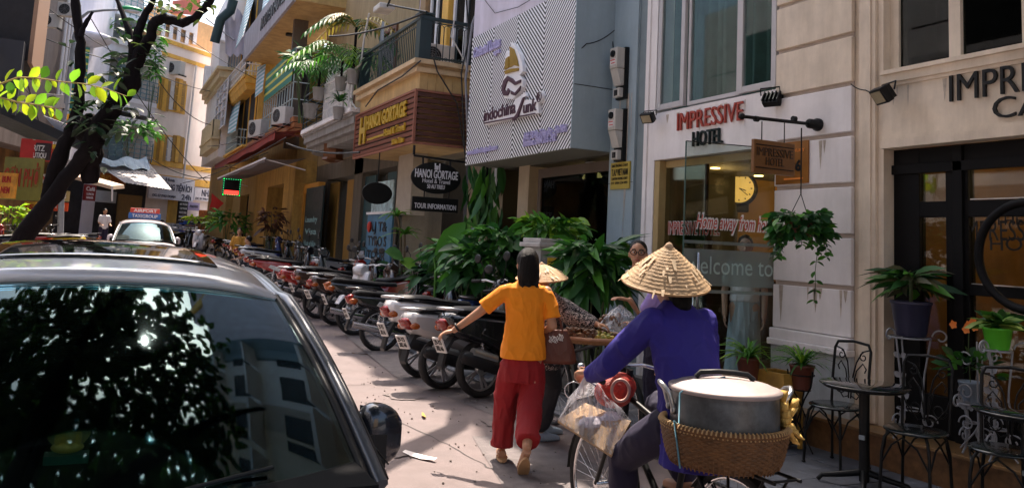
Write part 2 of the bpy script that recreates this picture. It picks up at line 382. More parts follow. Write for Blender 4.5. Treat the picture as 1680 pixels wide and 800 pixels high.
mb.obj('ceiling_downlights', warm, hb)
for x, y, e in ((7.0, 8.3, 4), (8.4, 7.9, 9)):
    l = bpy.data.lights.new('lobby_lamp', 'POINT'); l.energy = e; l.color = (1, .58, .2); l.shadow_soft_size = .1
    o = bpy.data.objects.new('lobby_lamp', l); COL.objects.link(o); o.location = (x, y, 2.5)
MB().box(XF+.11, XF+.122, 7.32, 8.06, .28, 2.62).obj('glass_pane', clearg, hb)
MB().box(XF+.11, XF+.122, 6.12, 6.16, .28, 2.62).obj('glass_strip', clearg, hb)
MB().box(XF+.10, XF+.135, 7.30, 7.325, .28, 2.62).obj('glass_joint', blackp, hb)
# open frameless glass door
hg, fr = V((5.87, 6.24, 0)), V((4.93, 6.30, 0))
hg, fr = P(1263, 560, t=8.3), P(1120, 450, t=7.75); hg.z = fr.z = 0; hg = V((5.835, 6.125, 0))
e_ = (fr-hg).normalized(); n_ = V((-e_.y, e_.x, 0)); nn = n_ if n_.y > 0 else -n_
DL = (fr-hg).length
def door_pt(u, z, off=0): return hg+e_*u+V((0, 0, z))+n_*off
def door_slab(u0, u1, z0, z1, th=.006):
    m_ = MB(); m_.add([door_pt(u, z, o) for u in (u0, u1) for z in (z0, z1) for o in (-th, th)], [(0, 1, 3, 2), (4, 6, 7, 5), (0, 4, 5, 1), (2, 3, 7, 6), (0, 2, 6, 4), (1, 5, 7, 3)]); return m_
gd = door_slab(0, DL, .30, 2.68).obj('glass_door', clearg, hb)
door_slab(.0, DL, 1.32, 1.66, .009).obj('frosted_band', frost, gd); door_slab(0, DL, 1.71, 1.74, .009).obj('frosted_stripe', frost, gd); door_slab(0, DL, 1.25, 1.28, .009).obj('frosted_stripe', frost, gd)
door_slab(0, DL, 2.676, 2.684, .008).obj('door_edge', darkplastic, gd); door_slab(DL-.004, DL+.004, .3, 2.68, .008).obj('door_edge', mat('glass_edge', (.06, .12, .11), .2), gd)
for o_ in (-.05, .05):
    MB().tube([door_pt(DL*.86, 1.05, o_*.4), door_pt(DL*.86, 1.05, o_), door_pt(DL*.86, 1.62, o_), door_pt(DL*.86, 1.62, o_*.4)], .014).obj('handle', chrome, gd)
tx = -e_
cen = door_pt(DL*.46, 1.42, 0)
text(gd, 'lettering', 'welcome to', door_pt(DL*.97, 1.43, 0)-nn*.014, tx, (0, 0, 1), W=DL*.95, H=.17, depth=.002, mt=mat('welcome_letter', (.45, .58, .56), .4), align='L')
text(gd, 'lettering', 'Home away from home', door_pt(DL*.88, 1.86, 0)-nn*.012, tx, (0, 0, 1), W=DL*.9, H=.14, depth=.003, mt=whitelet, bold=.06, shear=.35)
text(gd, 'lettering', 'Home away from home', door_pt(DL*.88, 1.86, 0)-nn*.016, tx, (0, 0, 1), W=DL*.88, H=.13, depth=.002, mt=mat('red_script', (.5, .05, .02), .5), shear=.35)
o_ = P(1096, 384, X=5.95)
text(hb, 'lettering', 'IMPRESSIVE HOTEL', V((5.955, o_.y, o_.z)), *SIDE, W=.92, H=.15, depth=.002, mt=whitelet, bold=.035)
text(hb, 'lettering', 'IMPRESSIVE HOTEL', V((5.95, o_.y, o_.z)), *SIDE, W=.92, H=.15, depth=.003, mt=redlet)
# facade lettering
a, b = P(1113, 215, X=XF), P(1221, 200, X=XF)
text(hb, 'lettering', 'IMPRESSIVE', a, *SIDE, W=a.y-b.y, H=.205, depth=.02, mt=redlet, bold=.0, lift=.008)
a, b = P(1139, 241, X=XF), P(1188, 236, X=XF)
text(hb, 'lettering', 'HOTEL', a, *SIDE, W=a.y-b.y, H=.17, depth=.03, mt=mat('teal_black_letter', (.010, .022, .022), .4, spec=.2), bold=.0, lift=.008)
a, b = P(1561, 168, X=XF), P(1684, 150, X=XF)
text(hb, 'lettering', 'IMPRESSIVE', a, *SIDE, W=(a.y-b.y)*2.18, H=.215, depth=.02, mt=blackp, bold=-.005, lift=.008)
a = P(1632, 196, X=XF)
text(hb, 'lettering', 'CAFE', a, *SIDE, H=.16, sx=1.25, depth=.02, mt=blackp, bold=-.005, lift=.008)
# hotel upper window: three lights
wframe = mat('window_frame', (.52, .50, .50), .45, var=.06)
w_ = MB().box(5.9, 5.96, 6.12, 8.17, 3.25, 3.30).obj('window', wframe, hb)
for y0, y1, dx in ((7.62, 8.14, -.04), (6.72, 7.60, 0), (6.14, 6.70, -.04)):
    m_ = MB(); f = .07 if dx else .045
    m_.box(5.88+dx, 5.93+dx, y0, y0+f, 3.31, 5.5).box(5.88+dx, 5.93+dx, y1-f, y1, 3.31, 5.5).box(5.88+dx, 5.93+dx, y0+f, y1-f, 3.31, 3.31+f)
    m_.obj('frame', wframe, w_, bevel=.006)
    MB().box(5.90+dx, 5.908+dx, y0+f, y1-f, 3.31+f, 5.5).obj('pane', windowg, w_)
def curtain(parent, X, y0, y1, z0, z1, mt, n=60, amp=.035, name='curtain'):
    m_ = MB(); vs = []; fs = []; amp *= 1.8
    for i in range(n+1):
        y = y0+(y1-y0)*i/n; x = X+amp*sin(i*1.15)+amp*.5*sin(i*.43+1)
        vs += [(x, y, z0), (x+.01*sin(i), y, z1)]
    for i in range(n): fs.append((2*i, 2*i+2, 2*i+3, 2*i+1))
    m_.add(vs, fs, True); return m_.obj(name, mt, parent)
curtain(hb, 6.15, 6.14, 8.14, 3.3, 5.5, mat('curtain_teal', (.10, .19, .16), .9, var=.2), 70)
MB().box(6.5, 6.6, 5, 9, 3.2, 6).box(6.1, 6.5, 6, 8.3, 3.25, 3.27).obj('room_back', darkroom, hb)
# cafe upper window
w_ = MB().box(5.93, 5.99, 3.62, 3.72, 3.235, 5.2).box(5.93, 5.99, 4.78, 4.87, 3.235, 5.2).box(5.93, 5.99, -.5, 4.87, 3.20, 3.26).box(5.93, 5.99, 1.2, 1.3, 3.235, 5.2).obj('window', cream, hb)
w_.name = 'window'
p_ = P(1568, 100, X=5.93)
MB().box(5.92, 5.98, p_.y-.05, p_.y+.05, 3.26, 5.2).obj('mullion', cream, w_)
MB().box(5.955, 5.962, -.4, 4.78, 3.26, 5.2).obj('pane', darkg, w_)
curtain(hb, 6.25, .5, 4.8, 3.25, 5.2, mat('curtain_dark', (.035, .05, .045), .9), 90)
MB().box(6.5, 6.6, -1, 5, 3.2, 6).obj('room_back', darkroom, hb)
# cafe front: black timber with panes
XC = 5.97
def cy(px, py=300): return P(px, py, X=XC).y
def cz(px, py): return P(px, py, X=XC).z
y_post = cy(1500); yA0, yA1 = cy(1508), cy(1551); yB0 = cy(1588)
zt = cz(1508, 279); zm = cz(1508, 331); zn = cz(1508, 356); zb = .60
front = MB()
front.box(XC, XC+.08, cy(1508), 4.868, .285, 2.572)                      # wide post at the left
front.box(XC+.001, XC+.081, -.5, yA0, zt, 2.57).box(XC+.001, XC+.081, -.5, yA0, zn, zm)
front.box(XC, XC+.08, yB0, yA1, .285, zt-.001).box(XC+.001, XC+.081, -.5, yA0-.001, .285, zb)
front.box(XC-.03, XC+.01, cy(1574)-.04, cy(1574)+.04, .285, 2.56).box(XC-.03, XC, -.5, 4.868, 2.36, 2.44)
zl = cz(1640, 470); front.box(XC+.002, XC+.079, -.5, yB0-.001, zl-.08, zl)
front.obj('cafe_front_frame', blackfr, hb, bevel=.004)
for y0, y1, z0, z1 in ((yA1, yA0, zm, zt), (yA1, yA0, zb, zn), (-.5, yB0, zm, zt), (-.5, yB0, zl, zn), (-.5, yB0, zb, zl-.08)):
    MB().box(XC+.03, XC+.04, y0, y1, z0, z1).obj('pane', clearg, hb)
MB().box(XC-.004, XC-.0, -.5, yB0-.02, zl+.004, zl+.012).box(XC-.004, XC, -.5, yB0-.02, zm+.004, zm+.012).obj('pane_edge', steel, hb)
MB().box(8.6, 8.7, -2, 4.95, .2, 3).box(6.2, 8.6, 4.9, 4.97, .2, 3).box(6.2, 8.6, -2.1, -2, .2, 3).obj('cafe_wall', mat('cafe_wall', (.20, .10, .03), .8, var=.4, scale=2), hb)
MB().box(6.1, 8.6, -2, 4.9, 2.75, 2.85).obj('cafe_ceiling', mat('cafe_ceiling', (.22, .15, .07), .7, var=.4, scale=3), hb)
MB().box(6.1, 8.6, -2, 4.9, .25, .28).obj('cafe_floor', mat('cafe_floor', (.05, .035, .025), .4), hb)
mb = MB()
for i in range(14): mb.box(6.3, 8.5, 4.6-i*.35, 4.66-i*.35, 2.66, 2.74)
mb.obj('ceiling_beams', mat('beam_brown', (.12, .07, .03), .6), hb)
mb = MB()
for x, y in ((7.0, 4.4), (7.6, 3.6), (6.9, 3.1), (7.9, 2.6), (6.7, 3.9)): mb.cyl((x, y, 2.655), (x, y, 2.64), .055, n=12)
mb.obj('ceiling_downlights', mat('cool_lamp', (1, .9, .7), emit=(1, .85, .6), es=9), hb)
for x, y, z, e in ((7.4, 3.9, 2.3, 5), (7.6, 2.6, 2.3, 7)):
    l = bpy.data.lights.new('cafe_lamp', 'POINT'); l.energy = e; l.color = (1, .55, .2); l.shadow_soft_size = .1
    o = bpy.data.objects.new('cafe_lamp', l); COL.objects.link(o); o.location = (x, y, z)
a = P(1524, 395, X=7.2)
lp = thing('table_lantern', 'small glowing orange lantern seen through the narrow cafe pane', 'lantern', (7.2, a.y, a.z-.25))
MB().box(7.13, 7.27, a.y-.07, a.y+.07, a.z-.2, a.z+.1).obj('shade', mat('lantern_glow', (1, .4, .1), emit=(1, .3, .04), es=1.6), lp)
MB().box(7.1, 7.3, a.y-.1, a.y+.1, a.z+.1, a.z+.14).box(7.15, 7.25, a.y-.05, a.y+.05, a.z-.9, a.z-.2).obj('cap', blackp, lp)
a = P(1524, 350, X=7.6)
pic = thing('framed_picture', 'small glowing orange framed picture on the cafe wall', 'picture', (8.5, a.y, a.z))
MB().box(7.62, 7.66, a.y-.16, a.y+.16, a.z-.14, a.z+.14).obj('print', mat('picture_glow', (1, .4, .1), emit=(1, .35, .08), es=.8), pic)  # print glows by itself, in place of lamplight on it
MB().box(7.64, 7.69, a.y-.19, a.y+.19, a.z-.17, a.z+.17).obj('frame', woodbrown, pic)
a, b = P(1588, 392, X=XC+.02), P(1680, 386, X=XC+.02)
text(hb, 'lettering', 'THE', P(1632, 369, X=XC+.02), *SIDE, H=.07, sx=1.2, depth=.002, mt=blackp)
text(hb, 'lettering', 'IMPRESSIVE', P(1580, 393, X=XC+.025), *SIDE, W=(a.y-b.y)*1.55, H=.15, depth=.003, mt=blackp)
text(hb, 'lettering', 'HOTEL', P(1625, 410, X=XC+.02), *SIDE, H=.1, sx=1.2, depth=.002, mt=blackp)
# large ring behind the big pane
c_ = P(1690, 420, X=5.80)
rg = MB().tube([c_+V((0, cos(a)*.38, sin(a)*.38)) for a in [2*pi*i/40 for i in range(40)]], .032, 8, True)
rg.obj('large_ring', blackfr, label='large dark round ring standing against the big cafe pane', cat='ring decoration')
# ------------------------------------------------------------------ blue grey pillar house edge
pb = thing('blue_grey_pillar', 'pale blue grey pillar between the hotel and the striped sign', 'pillar', (5.9, 8.8, 0))
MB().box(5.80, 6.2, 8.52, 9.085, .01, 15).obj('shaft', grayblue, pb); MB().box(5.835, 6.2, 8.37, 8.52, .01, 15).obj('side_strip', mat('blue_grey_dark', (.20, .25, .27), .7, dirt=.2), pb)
zz = P(1010, 301, X=5.8).z; MB().box(5.797, 5.80, 8.53, 9.08, zz, zz+.006).obj('joint_line', blackp, pb)
dr_ = mat('grime_drip', (.52, .44, .36), .9, var=.3, scale=12)
r_s = random.Random(23)
for (X_, y0_, y1_, z0_, z1_, n_) in ((5.7985, 5.2, 6.05, 1.0, 1.36, 7), (5.7985, 5.2, 6.05, 2.3, 2.7, 5), (5.7975, 8.55, 9.05, 1.2, 3.6, 5), (5.8485, 6.5, 8.0, 2.95, 3.24, 7), (5.8485, 2.2, 4.8, 2.9, 3.09, 6)):
    for _ in range(n_):
        y_ = r_s.uniform(y0_, y1_); L_ = r_s.uniform(.25, 1)*(z1_-z0_); w_ = r_s.uniform(.006, .03)
        MB().add([(X_-.0006, y_-w_, z1_), (X_-.0006, y_+w_, z1_), (X_-.0006, y_+w_*.5, z1_-L_*.6), (X_-.0006, y_+w_*.1, z1_-L_), (X_-.0006, y_-w_*.4, z1_-L_*.7)], [(0, 1, 2, 3, 4)]).obj('rain_streak', dr_, pb if X_ == 5.7975 else hb)
# meters on the pillar
def meter(px, py0, py1, label):
    a, b = P(px, py0, X=5.78), P(px, py1, X=5.78); h = a.z-b.z; y = a.y
    t = thing('meter_box', label, 'electric meter', (5.79, y, b.z), group='electric meter boxes on the pillar')
    MB().box(5.74, 5.797, y-.10, y+.10, b.z, a.z).obj('backplate', blackp, t)
    MB().box(5.62, 5.745, y-.085, y+.085, a.z-h*.42, a.z-.01).obj('meter_case', offwhite, t, bevel=.012)
    m_ = MB(); m_.add([(x, yy, z) for yy in (y-.08, y+.08) for x, z in ((5.74, a.z-h*.43), (5.63, a.z-h*.43), (5.70, a.z-h*.74), (5.74, a.z-h*.74))], [(0, 1, 2, 3), (7, 6, 5, 4), (0, 4, 5, 1), (1, 5, 6, 2), (2, 6, 7, 3), (3, 7, 4, 0)]); m_.obj('cover', offwhite, t)
    MB().lathe([(.045, 0), (.045, .02)], 16, (5.62, y, a.z-h*.14), (-1, 0, 0)).obj('dial', blackp, t)
    MB().box(5.612, 5.62, y-.06, y+.06, a.z-h*.36, a.z-h*.24).obj('paper_label', white, t)
    MB().box(5.606, 5.612, y-.05, y+.05, a.z-h*.27, a.z-h*.255).box(5.606, 5.612, y-.05, y+.03, a.z-h*.33, a.z-h*.315).obj('print', mat('red_print', (.6, .05, .04)), t)
    MB().box(5.68, 5.742, y-.07, y+.07, b.z+.02, b.z+h*.21).obj('switch_box', offwhite, t, bevel=.006)
    MB().box(5.672, 5.68, y-.03, y-.005, b.z+.04, b.z+h*.17).box(5.672, 5.68, y+.01, y+.035, b.z+.04, b.z+h*.17).obj('switch', blackp, t)
meter(1024, 80, 163, 'upper electric meter box on the blue grey pillar')
meter(1021, 180, 265, 'lower electric meter box on the pillar just above the yellow plaque')
a, b = P(1004, 268, X=5.79), P(1033, 309, X=5.79)
pq = thing('yellow_plaque', 'yellow and black notice plaque under the meter boxes', 'sign', (5.79, (a.y+b.y)/2, b.z))
MB().box(5.775, 5.797, b.y, a.y, b.z, a.z).obj('board', mat('plaque_yellow', (.45, .33, .05), .5), pq)
for k, (s, h) in enumerate((('DAY PHONG CHAY', .035), ('T.A.P VIET NAM', .085), ('CHUYEN PHONG CHAY', .032), ('DT: 0904 334 455', .032))):
    text(pq, 'lettering', s, V((5.775, a.y-.03, a.z-[.06, .17, .225, .28][k])), *SIDE, W=(a.y-b.y)-.06, H=h, depth=.003, mt=blackp, bold=.01)
# ------------------------------------------------------------------ striped front building
sb = thing('striped_front_building', 'building with black and white striped signboard box over a dark shopfront', 'building', (6.5, 11, 0))
stripem = bpy.data.materials.new('striped_print'); stripem.use_nodes = True; nt = stripem.node_tree; L = nt.links
tc = node(nt, 'ShaderNodeTexCoord'); sp = node(nt, 'ShaderNodeSeparateXYZ'); L.new(tc.outputs['Object'], sp.inputs[0])
pp = node(nt, 'ShaderNodeMath', operation='PINGPONG'); pp.inputs[1].default_value = .86
ad = node(nt, 'ShaderNodeMath', operation='ADD'); ad.inputs[1].default_value = 11-9.09+.86*4; L.new(sp.outputs['Y'], ad.inputs[0]); L.new(ad.outputs[0], pp.inputs[0])
s2 = node(nt, 'ShaderNodeMath', operation='MULTIPLY_ADD'); s2.inputs[1].default_value = .93; L.new(pp.outputs[0], s2.inputs[0]); L.new(sp.outputs['Z'], s2.inputs[2])
s3 = node(nt, 'ShaderNodeMath', operation='DIVIDE'); s3.inputs[1].default_value = .073; L.new(s2.outputs[0], s3.inputs[0])
s4 = node(nt, 'ShaderNodeMath', operation='FRACT'); L.new(s3.outputs[0], s4.inputs[0])
s5 = node(nt, 'ShaderNodeMath', operation='GREATER_THAN'); s5.inputs[1].default_value = .5; L.new(s4.outputs[0], s5.inputs[0])
mx = node(nt, 'ShaderNodeMixRGB'); mx.inputs[1].default_value = (.006, .006, .010, 1); mx.inputs[2].default_value = (.80, .80, .84, 1); L.new(s5.outputs[0], mx.inputs[0])
L.new(mx.outputs[0], nt.nodes['Principled BSDF'].inputs['Base Color']); nt.nodes['Principled BSDF'].inputs['Roughness'].default_value = .45
ZB, ZT, XI = 2.88, 5.03, 5.23
for k in range(4):
    y0 = 9.09+.86*k; y1 = y0+.86 if k < 3 else 12.56
    MB().box(XI-.02, XI, y0+.004, y1-.004, ZB, ZT).obj('striped_panel', stripem, sb)
# the stripes read object coordinates whose origin is the building root, so they join across panels
MB().box(XI+.002, 5.85, 9.088, 12.55, ZB+.05, 5.02).obj('sign_box', grayblue, sb)
zz = P(960, 141, Y=9.08).z
mb = MB().box(XI-.025, 5.86, 9.075, 9.09, ZB, 12.5).obj('side_cladding', grayblue, sb)
MB().box(XI-.01, 5.86, 9.070, 9.075, zz, zz+.008).obj('joint_line', blackp, sb)
MB().box(XI, 5.9, 9.1, 12.5, ZB-.005, ZB+.045).obj('soffit', mat('soffit_grey', (.22, .22, .20), .7), sb)
MB().box(XI-.004, 6.4, 9.09, 12.56, ZT, 12.5).obj('upper_wall', lilac, sb)
XS = 6.15
MB().box(XS, XS+.1, 10.1, 10.28, .02, 2.9).obj('wall', creamL, sb)
ya, yb_ = P(868, 330, X=5.9).y, P(851, 330, X=5.9).y
MB().box(5.88, 6.3, ya, yb_, .02, 2.9).obj('pillar', mat('pillar_beige', (.42, .34, .24), .7, dirt=.2), sb)
MB().box(5.874, 5.88, ya+.03, ya+.09, 1.62, 1.76).obj('door_bell', woodbrown, sb)
yc = P(888, 330, X=5.95).y
MB().box(5.93, 5.99, yc, yc+.1, .02, 2.8).box(5.93, 5.99, 9.1, 9.16, .02, 2.8).box(5.93, 5.99, 9.16, yc, 2.66, 2.8).obj('shop_frame', mat('shop_frame_brown', (.10, .07, .05), .5), sb)
MB().box(5.955, 5.963, 9.16, yc, .3, 2.66).obj('shop_pane', darkg, sb)
MB().box(7.8, 7.9, 9, 12.8, 0, 3).box(5.9, 7.8, 12.56, 12.62, 0, 3).box(5.9, 7.8, 8.95, 9.0, 0, 3).box(5.9, 7.8, 9, 12.6, 2.86, 2.9).obj('shop_interior', mat('shop_interior', (.05, .045, .03), .8), sb)
mb = MB()
for k in range(5): mb.box(6.25, 6.35, 9.4+k*.35, 9.5+k*.35, 2.5, 2.53)
mb.obj('shop_spotlights', mat('spot_emit', (1, .8, .4), emit=(1, .75, .35), es=1.5), sb)
MB().box(6.2, 6.23, 9.17, yc, 2.42, 2.62).obj('shop_shelf', woodbrown, sb)
lpn = P(972, 292, X=6.9)
tag(MB().lathe([(.02, .18), (.05, .17), (.17, 0), (.16, -.02)], 14, (6.9, lpn.y, lpn.z)).obj('pendant_lamp', mat('pendant_glow', (1, .7, .3), emit=(1, .6, .2), es=3)), 'lit amber pendant lamp inside the shop behind the plants', 'lamp')
# logo and lettering on the striped board
lg = XI-.02
purple = mat('logo_plum', (.06, .02, .04), .4); goldd = mat('logo_gold', (.33, .20, .02), .4, metal=.3)
def ly(px, py): return P(px, py, X=lg)
def logo(pxs, name, mt, dep, lift=.0):
    p0 = ly(850, 140); poly = []
    for x, y in pxs:
        q = ly(x, y); poly.append((-(q.y-p0.y), q.z-p0.z))
    return MB().prism(poly, p0+V((-lift, 0, 0)), (0, -1, 0), (0, 0, 1), (-1, 0, 0), dep).obj(name, mt, sb)
logo([(844, 71), (850, 76), (858, 90), (863, 108), (864, 118), (858, 124), (864, 132), (863, 144), (858, 152), (846, 164), (834, 162), (829, 152), (829, 138), (833, 126), (838, 120), (833, 117), (834, 96), (838, 84), (842, 90)], 'logo_back', whitelet, .06)
logo([(844, 78), (850, 82), (855, 96), (858, 110), (850, 108), (844, 112)], 'logo_sail', goldd, .02, .062)
logo([(842, 94), (842, 112), (835, 116), (837, 98)], 'logo_sail', goldd, .02, .062)
logo([(835, 118), (846, 114), (858, 113), (858, 117), (846, 120), (836, 123)], 'logo_hull', goldd, .02, .062)
logo([(833, 158), (830, 148), (833, 134), (840, 126), (848, 130), (853, 136), (862, 132), (861, 137), (852, 141), (845, 136), (840, 133), (837, 140), (835, 148), (839, 152), (841, 146), (844, 150), (840, 158)], 'logo_wave', purple, .02, .062)
logo([(846, 150), (852, 154), (862, 142), (860, 150), (852, 158), (846, 156)], 'logo_wave', purple, .02, .062)
logo([(797, 186), (845, 176), (850, 164), (860, 157), (866, 152), (868, 158), (860, 164), (888, 165), (889, 186), (800, 206)], 'logo_plate', whitelet, .05)
a, b = ly(799, 200), ly(851, 190); text(sb, 'lettering', 'indochina', a+V((-.052, 0, 0)), *SIDE, W=a.y-b.y, H=.19, depth=.01, mt=purple, bold=.02)
a, b = ly(864, 187), ly(886, 183); text(sb, 'lettering', 'unk', a+V((-.052, 0, 0)), *SIDE, W=a.y-b.y, H=.17, depth=.01, mt=purple, bold=.02)
logo([(864, 162), (867, 160), (857, 192), (850, 199), (846, 197), (849, 194), (854, 188)], 'logo_letter_swash', purple, .02, .052)
logo([(800, 202), (884, 186), (884, 188), (800, 204)], 'logo_underline', purple, .012, .052)
a = ly(890, 160); MB().lathe([(.085, 0), (.085, .05)], 20, a, (-1, 0, 0)).obj('logo_disc', whitelet, sb)
text(sb, 'lettering', 'R', a+V((-.052, .035, -.05)), *SIDE, H=.10, depth=.01, mt=purple)
MB().tube([a+V((-.056, cos(t)*.068, sin(t)*.068)) for t in [2*pi*i/24 for i in range(24)]], .007, 5, True).obj('logo_ring', purple, sb)
lav = mat('lavender_letter', (.44, .41, .66), .5)
def bigtext(s, x0, y0, x1, y1, H, d=.03):
    a, b = ly(x0, y0), ly(x1, y1); text(sb, 'lettering', s, a, *SIDE, W=a.y-b.y, H=H, depth=d, mt=lav, bold=.02)
bigtext('Oriental Lotus', 779, 96, 822, 81, .17); bigtext('spa', 812, 91, 822, 87, .08)
bigtext('Add: 58 Au Trieu Str - Ha Noi', 861, 230, 931, 213, .10); bigtext('Hotline: 0904 215 242', 861, 241, 914, 231, .10); bigtext('www.indochinajunk.com', 768, 255, 817, 247, .085)
cab = mat('cable_black', (.01, .01, .01), .6)
def cable(pts, r, label, cat='cable', mt=None, sag=0, group=None, name='cable', seg=1):
    q = []
    for a, b in zip(pts, pts[1:]):
        for k in range(8):
            f = k/8; p = V(a).lerp(V(b), f); p.z -= sag*4*f*(1-f); q.append(p)
    q.append(V(pts[-1]))
    return tag(MB().tube(q, r, 5).obj(name, mt or cab), label, cat, group)
cable([P(940, 80, X=5.2), P(962, 72, Y=9.06), P(1008, 50, X=5.78)], .007, 'thin brown cable sagging from the striped box to the blue pillar', sag=.04)
cable([P(998, 0, X=5.78), P(1006, 78, X=5.78)], .007, 'thin dark cable hanging down the blue grey pillar')
cable([P(795, 0, X=5.2), P(812, 22, X=5.2), P(850, 12, X=5.2), P(870, 0, X=5.2)], .006, 'thin cable looping across the pale wall above the striped sign')
# floodlights on the facade
def flood(p, label, az=0, s=1):
    t = thing('floodlight', label, 'floodlight', p, group='small black floodlights on the facades')
    M = Matrix.Translation(p) @ Matrix.Rotation(az, 4, 'Z') @ Matrix.Rotation(radians(-35), 4, 'Y') @ Matrix.Scale(s, 4)
    MB().box(-.10, -.03, -.09, .09, -.07, .07).obj('housing', blackp, t, M=M, world=True, bevel=.01)
    MB().box(-.104, -.10, -.07, .07, -.05, .05).obj('lens', mat('flood_lens', (.35, .30, .2), .2), t, M=M)
    m_ = MB()
    for k in range(5): m_.box(-.03, .0, -.085+k*.04, -.075+k*.04, -.06, .06)
    m_.obj('cooling_fins', blackp, t, M=M)
    MB().tube([(0, -.1, 0), (.05, -.1, .05), (.05, .1, .05), (0, .1, 0)], .008, 6).obj('bracket', blackp, t, M=M)
flood(P(1456, 150, X=5.72), 'black floodlight at the corner above the dark cafe front', radians(-20), 1.0)
flood(P(1066, 190, X=5.72), 'black floodlight at the left end of the red hotel lettering', radians(20), .9)
flood(P(1264, 156, X=5.72), 'black floodlight beside the window above the bracket sign', radians(200), 1.0)
cable([P(1396, 138, X=5.78), P(1420, 148, X=5.80), P(1440, 149, X=5.78)], .005, 'short loose wire leading to the cafe floodlight', sag=.015)
# bracket with hanging hotel board
b0 = P(1343, 205, X=5.80)
br = thing('sign_bracket', 'black iron sign bracket sticking out from the pilaster', 'bracket', b0)
tip = P(1217, 191, Y=b0.y)
MB().cyl(b0, tip, .016, n=10).obj('arm', blackp, br); MB().lathe([(.06, 0), (.06, .03), (.045, .05), (.045, .12), (.03, .14)], 14, b0, (-1, 0, 0)).obj('wall_flange', blackp, br)
for x in (1240, 1302): q = P(x, 195, Y=b0.y); MB().cyl(q-V((.012, 0, 0)), q+V((.025, 0, 0)), .026, n=10).obj('collar', blackp, br)
MB().ell(tip, .03, .03, .03).obj('end_knob', blackp, br)
hsx0, hsx1, hz0, hz1 = P(1235, 230, Y=b0.y).x, P(1302, 233, Y=b0.y).x, P(1268, 286, Y=b0.y).z, P(1268, 232, Y=b0.y).z
hs = thing('hanging_board', 'brown hotel board hanging on rods from the iron bracket', 'sign', ((hsx0+hsx1)/2, b0.y, hz0))
MB().box(hsx0, hsx1, b0.y-.018, b0.y+.018, hz0, hz1).obj('board', mat('board_brown', (.20, .085, .02), .4, var=.2), hs, bevel=.004)
MB().box(hsx0+.02, hsx1-.02, b0.y-.024, b0.y-.018, hz1-.05, hz1-.042).box(hsx0+.02, hsx1-.02, b0.y-.024, b0.y-.018, hz0+.042, hz0+.05).obj('lines', blackp, hs)
W_ = hsx1-hsx0
text(hs, 'lettering', 'IMPRESSIVE', V((hsx0+W_*.06, b0.y-.018, hz0+(hz1-hz0)*.52)), *FRONT, W=W_*.88, H=.075, depth=.006, mt=mat('dim_letter', (.05, .025, .012), .5))
text(hs, 'lettering', 'HOTEL', V((hsx0+W_*.28, b0.y-.018, hz0+(hz1-hz0)*.25)), *FRONT, W=W_*.44, H=.07, depth=.006, mt=MATS['dim_letter'])
for x in (1250, 1287):
    q = P(x, 205, Y=b0.y); MB().cyl((q.x, b0.y, q.z+.03), (q.x, b0.y, hz1), .005, n=6).obj('rod', blackp, hs)
# wall plate 36
a, b = P(1274, 236, X=5.79), P(1326, 300, X=5.79)
wp = thing('wall_plate', 'shiny bronze wall plate numbered 36 behind the hanging board', 'sign', (5.79, (a.y+b.y)/2, b.z))
MB().box(5.785, 5.80, b.y, a.y, b.z, a.z).obj('plate', mat('bronze_plate', (.30, .115, .015), .3, metal=.3, var=.25, scale=3), wp)
text(wp, 'lettering', '36', V((5.785, b.y+.22, b.z+.12)), *SIDE, H=.10, depth=.006, mt=blackp, bold=.03)
text(wp, 'lettering', 'LUXURY', V((5.785, b.y+.24, b.z+.3)), *SIDE, W=.2, H=.03, depth=.004, mt=mat('orange_letter', (.8, .25, .03)))
MB().box(5.78, 5.785, b.y+.06, b.y+.3, b.z+.04, b.z+.055).obj('orange_line', MATS['orange_letter'], wp)
MB().tube([V((5.782, b.y+.27+cos(t)*.045, a.z-.12+sin(t)*.045)) for t in [2*pi*i/20 for i in range(20)]], .006, 5, True).obj('emblem_ring', gold, wp)
# wall clock in the lobby
ck = P(1213, 309, X=7.9)
wc = thing('wall_clock', 'round wall clock with yellow lit face inside the hotel lobby', 'clock', ck)
cn = V((-.72, -.69, 0)).normalized(); cs = V((cn.y, -cn.x, 0)) if 0 else V((-cn.y, cn.x, 0)); cs = -cs if cs.dot(CR) < 0 else cs; up_ = V((0, 0, 1))
MB().prism([(-.13, -.33), (.13, -.33), (.13, -.1), (-.13, -.1)], ck, cs, up_, -cn, .09).obj('case', darkplastic, wc, bevel=.02)
MB().lathe([(.25, -.05), (.25, 0), (.215, .02)], 36, ck, cn).obj('bezel', darkplastic, wc)
MB().lathe([(.20, .015), (.20, .03)], 36, ck, cn).obj('face', mat('clock_face', (.75, .52, .2), .5, emit=(1, .55, .12), es=.35), wc)
mh = MB(); cp_ = lambda a_, r_: ck+cn*.034+cs*(sin(a_)*r_)+up_*(cos(a_)*r_)
for k in range(12): mh.bar(cp_(k*pi/6, .155), cp_(k*pi/6, .178), .016, .004, cn)
mh.bar(cp_(0, 0), cp_(1.9, .10), .014, .004, cn).bar(cp_(0, 0), cp_(2.25, .15), .010, .004, cn)
mh.obj('hands_and_marks', blackp, wc)
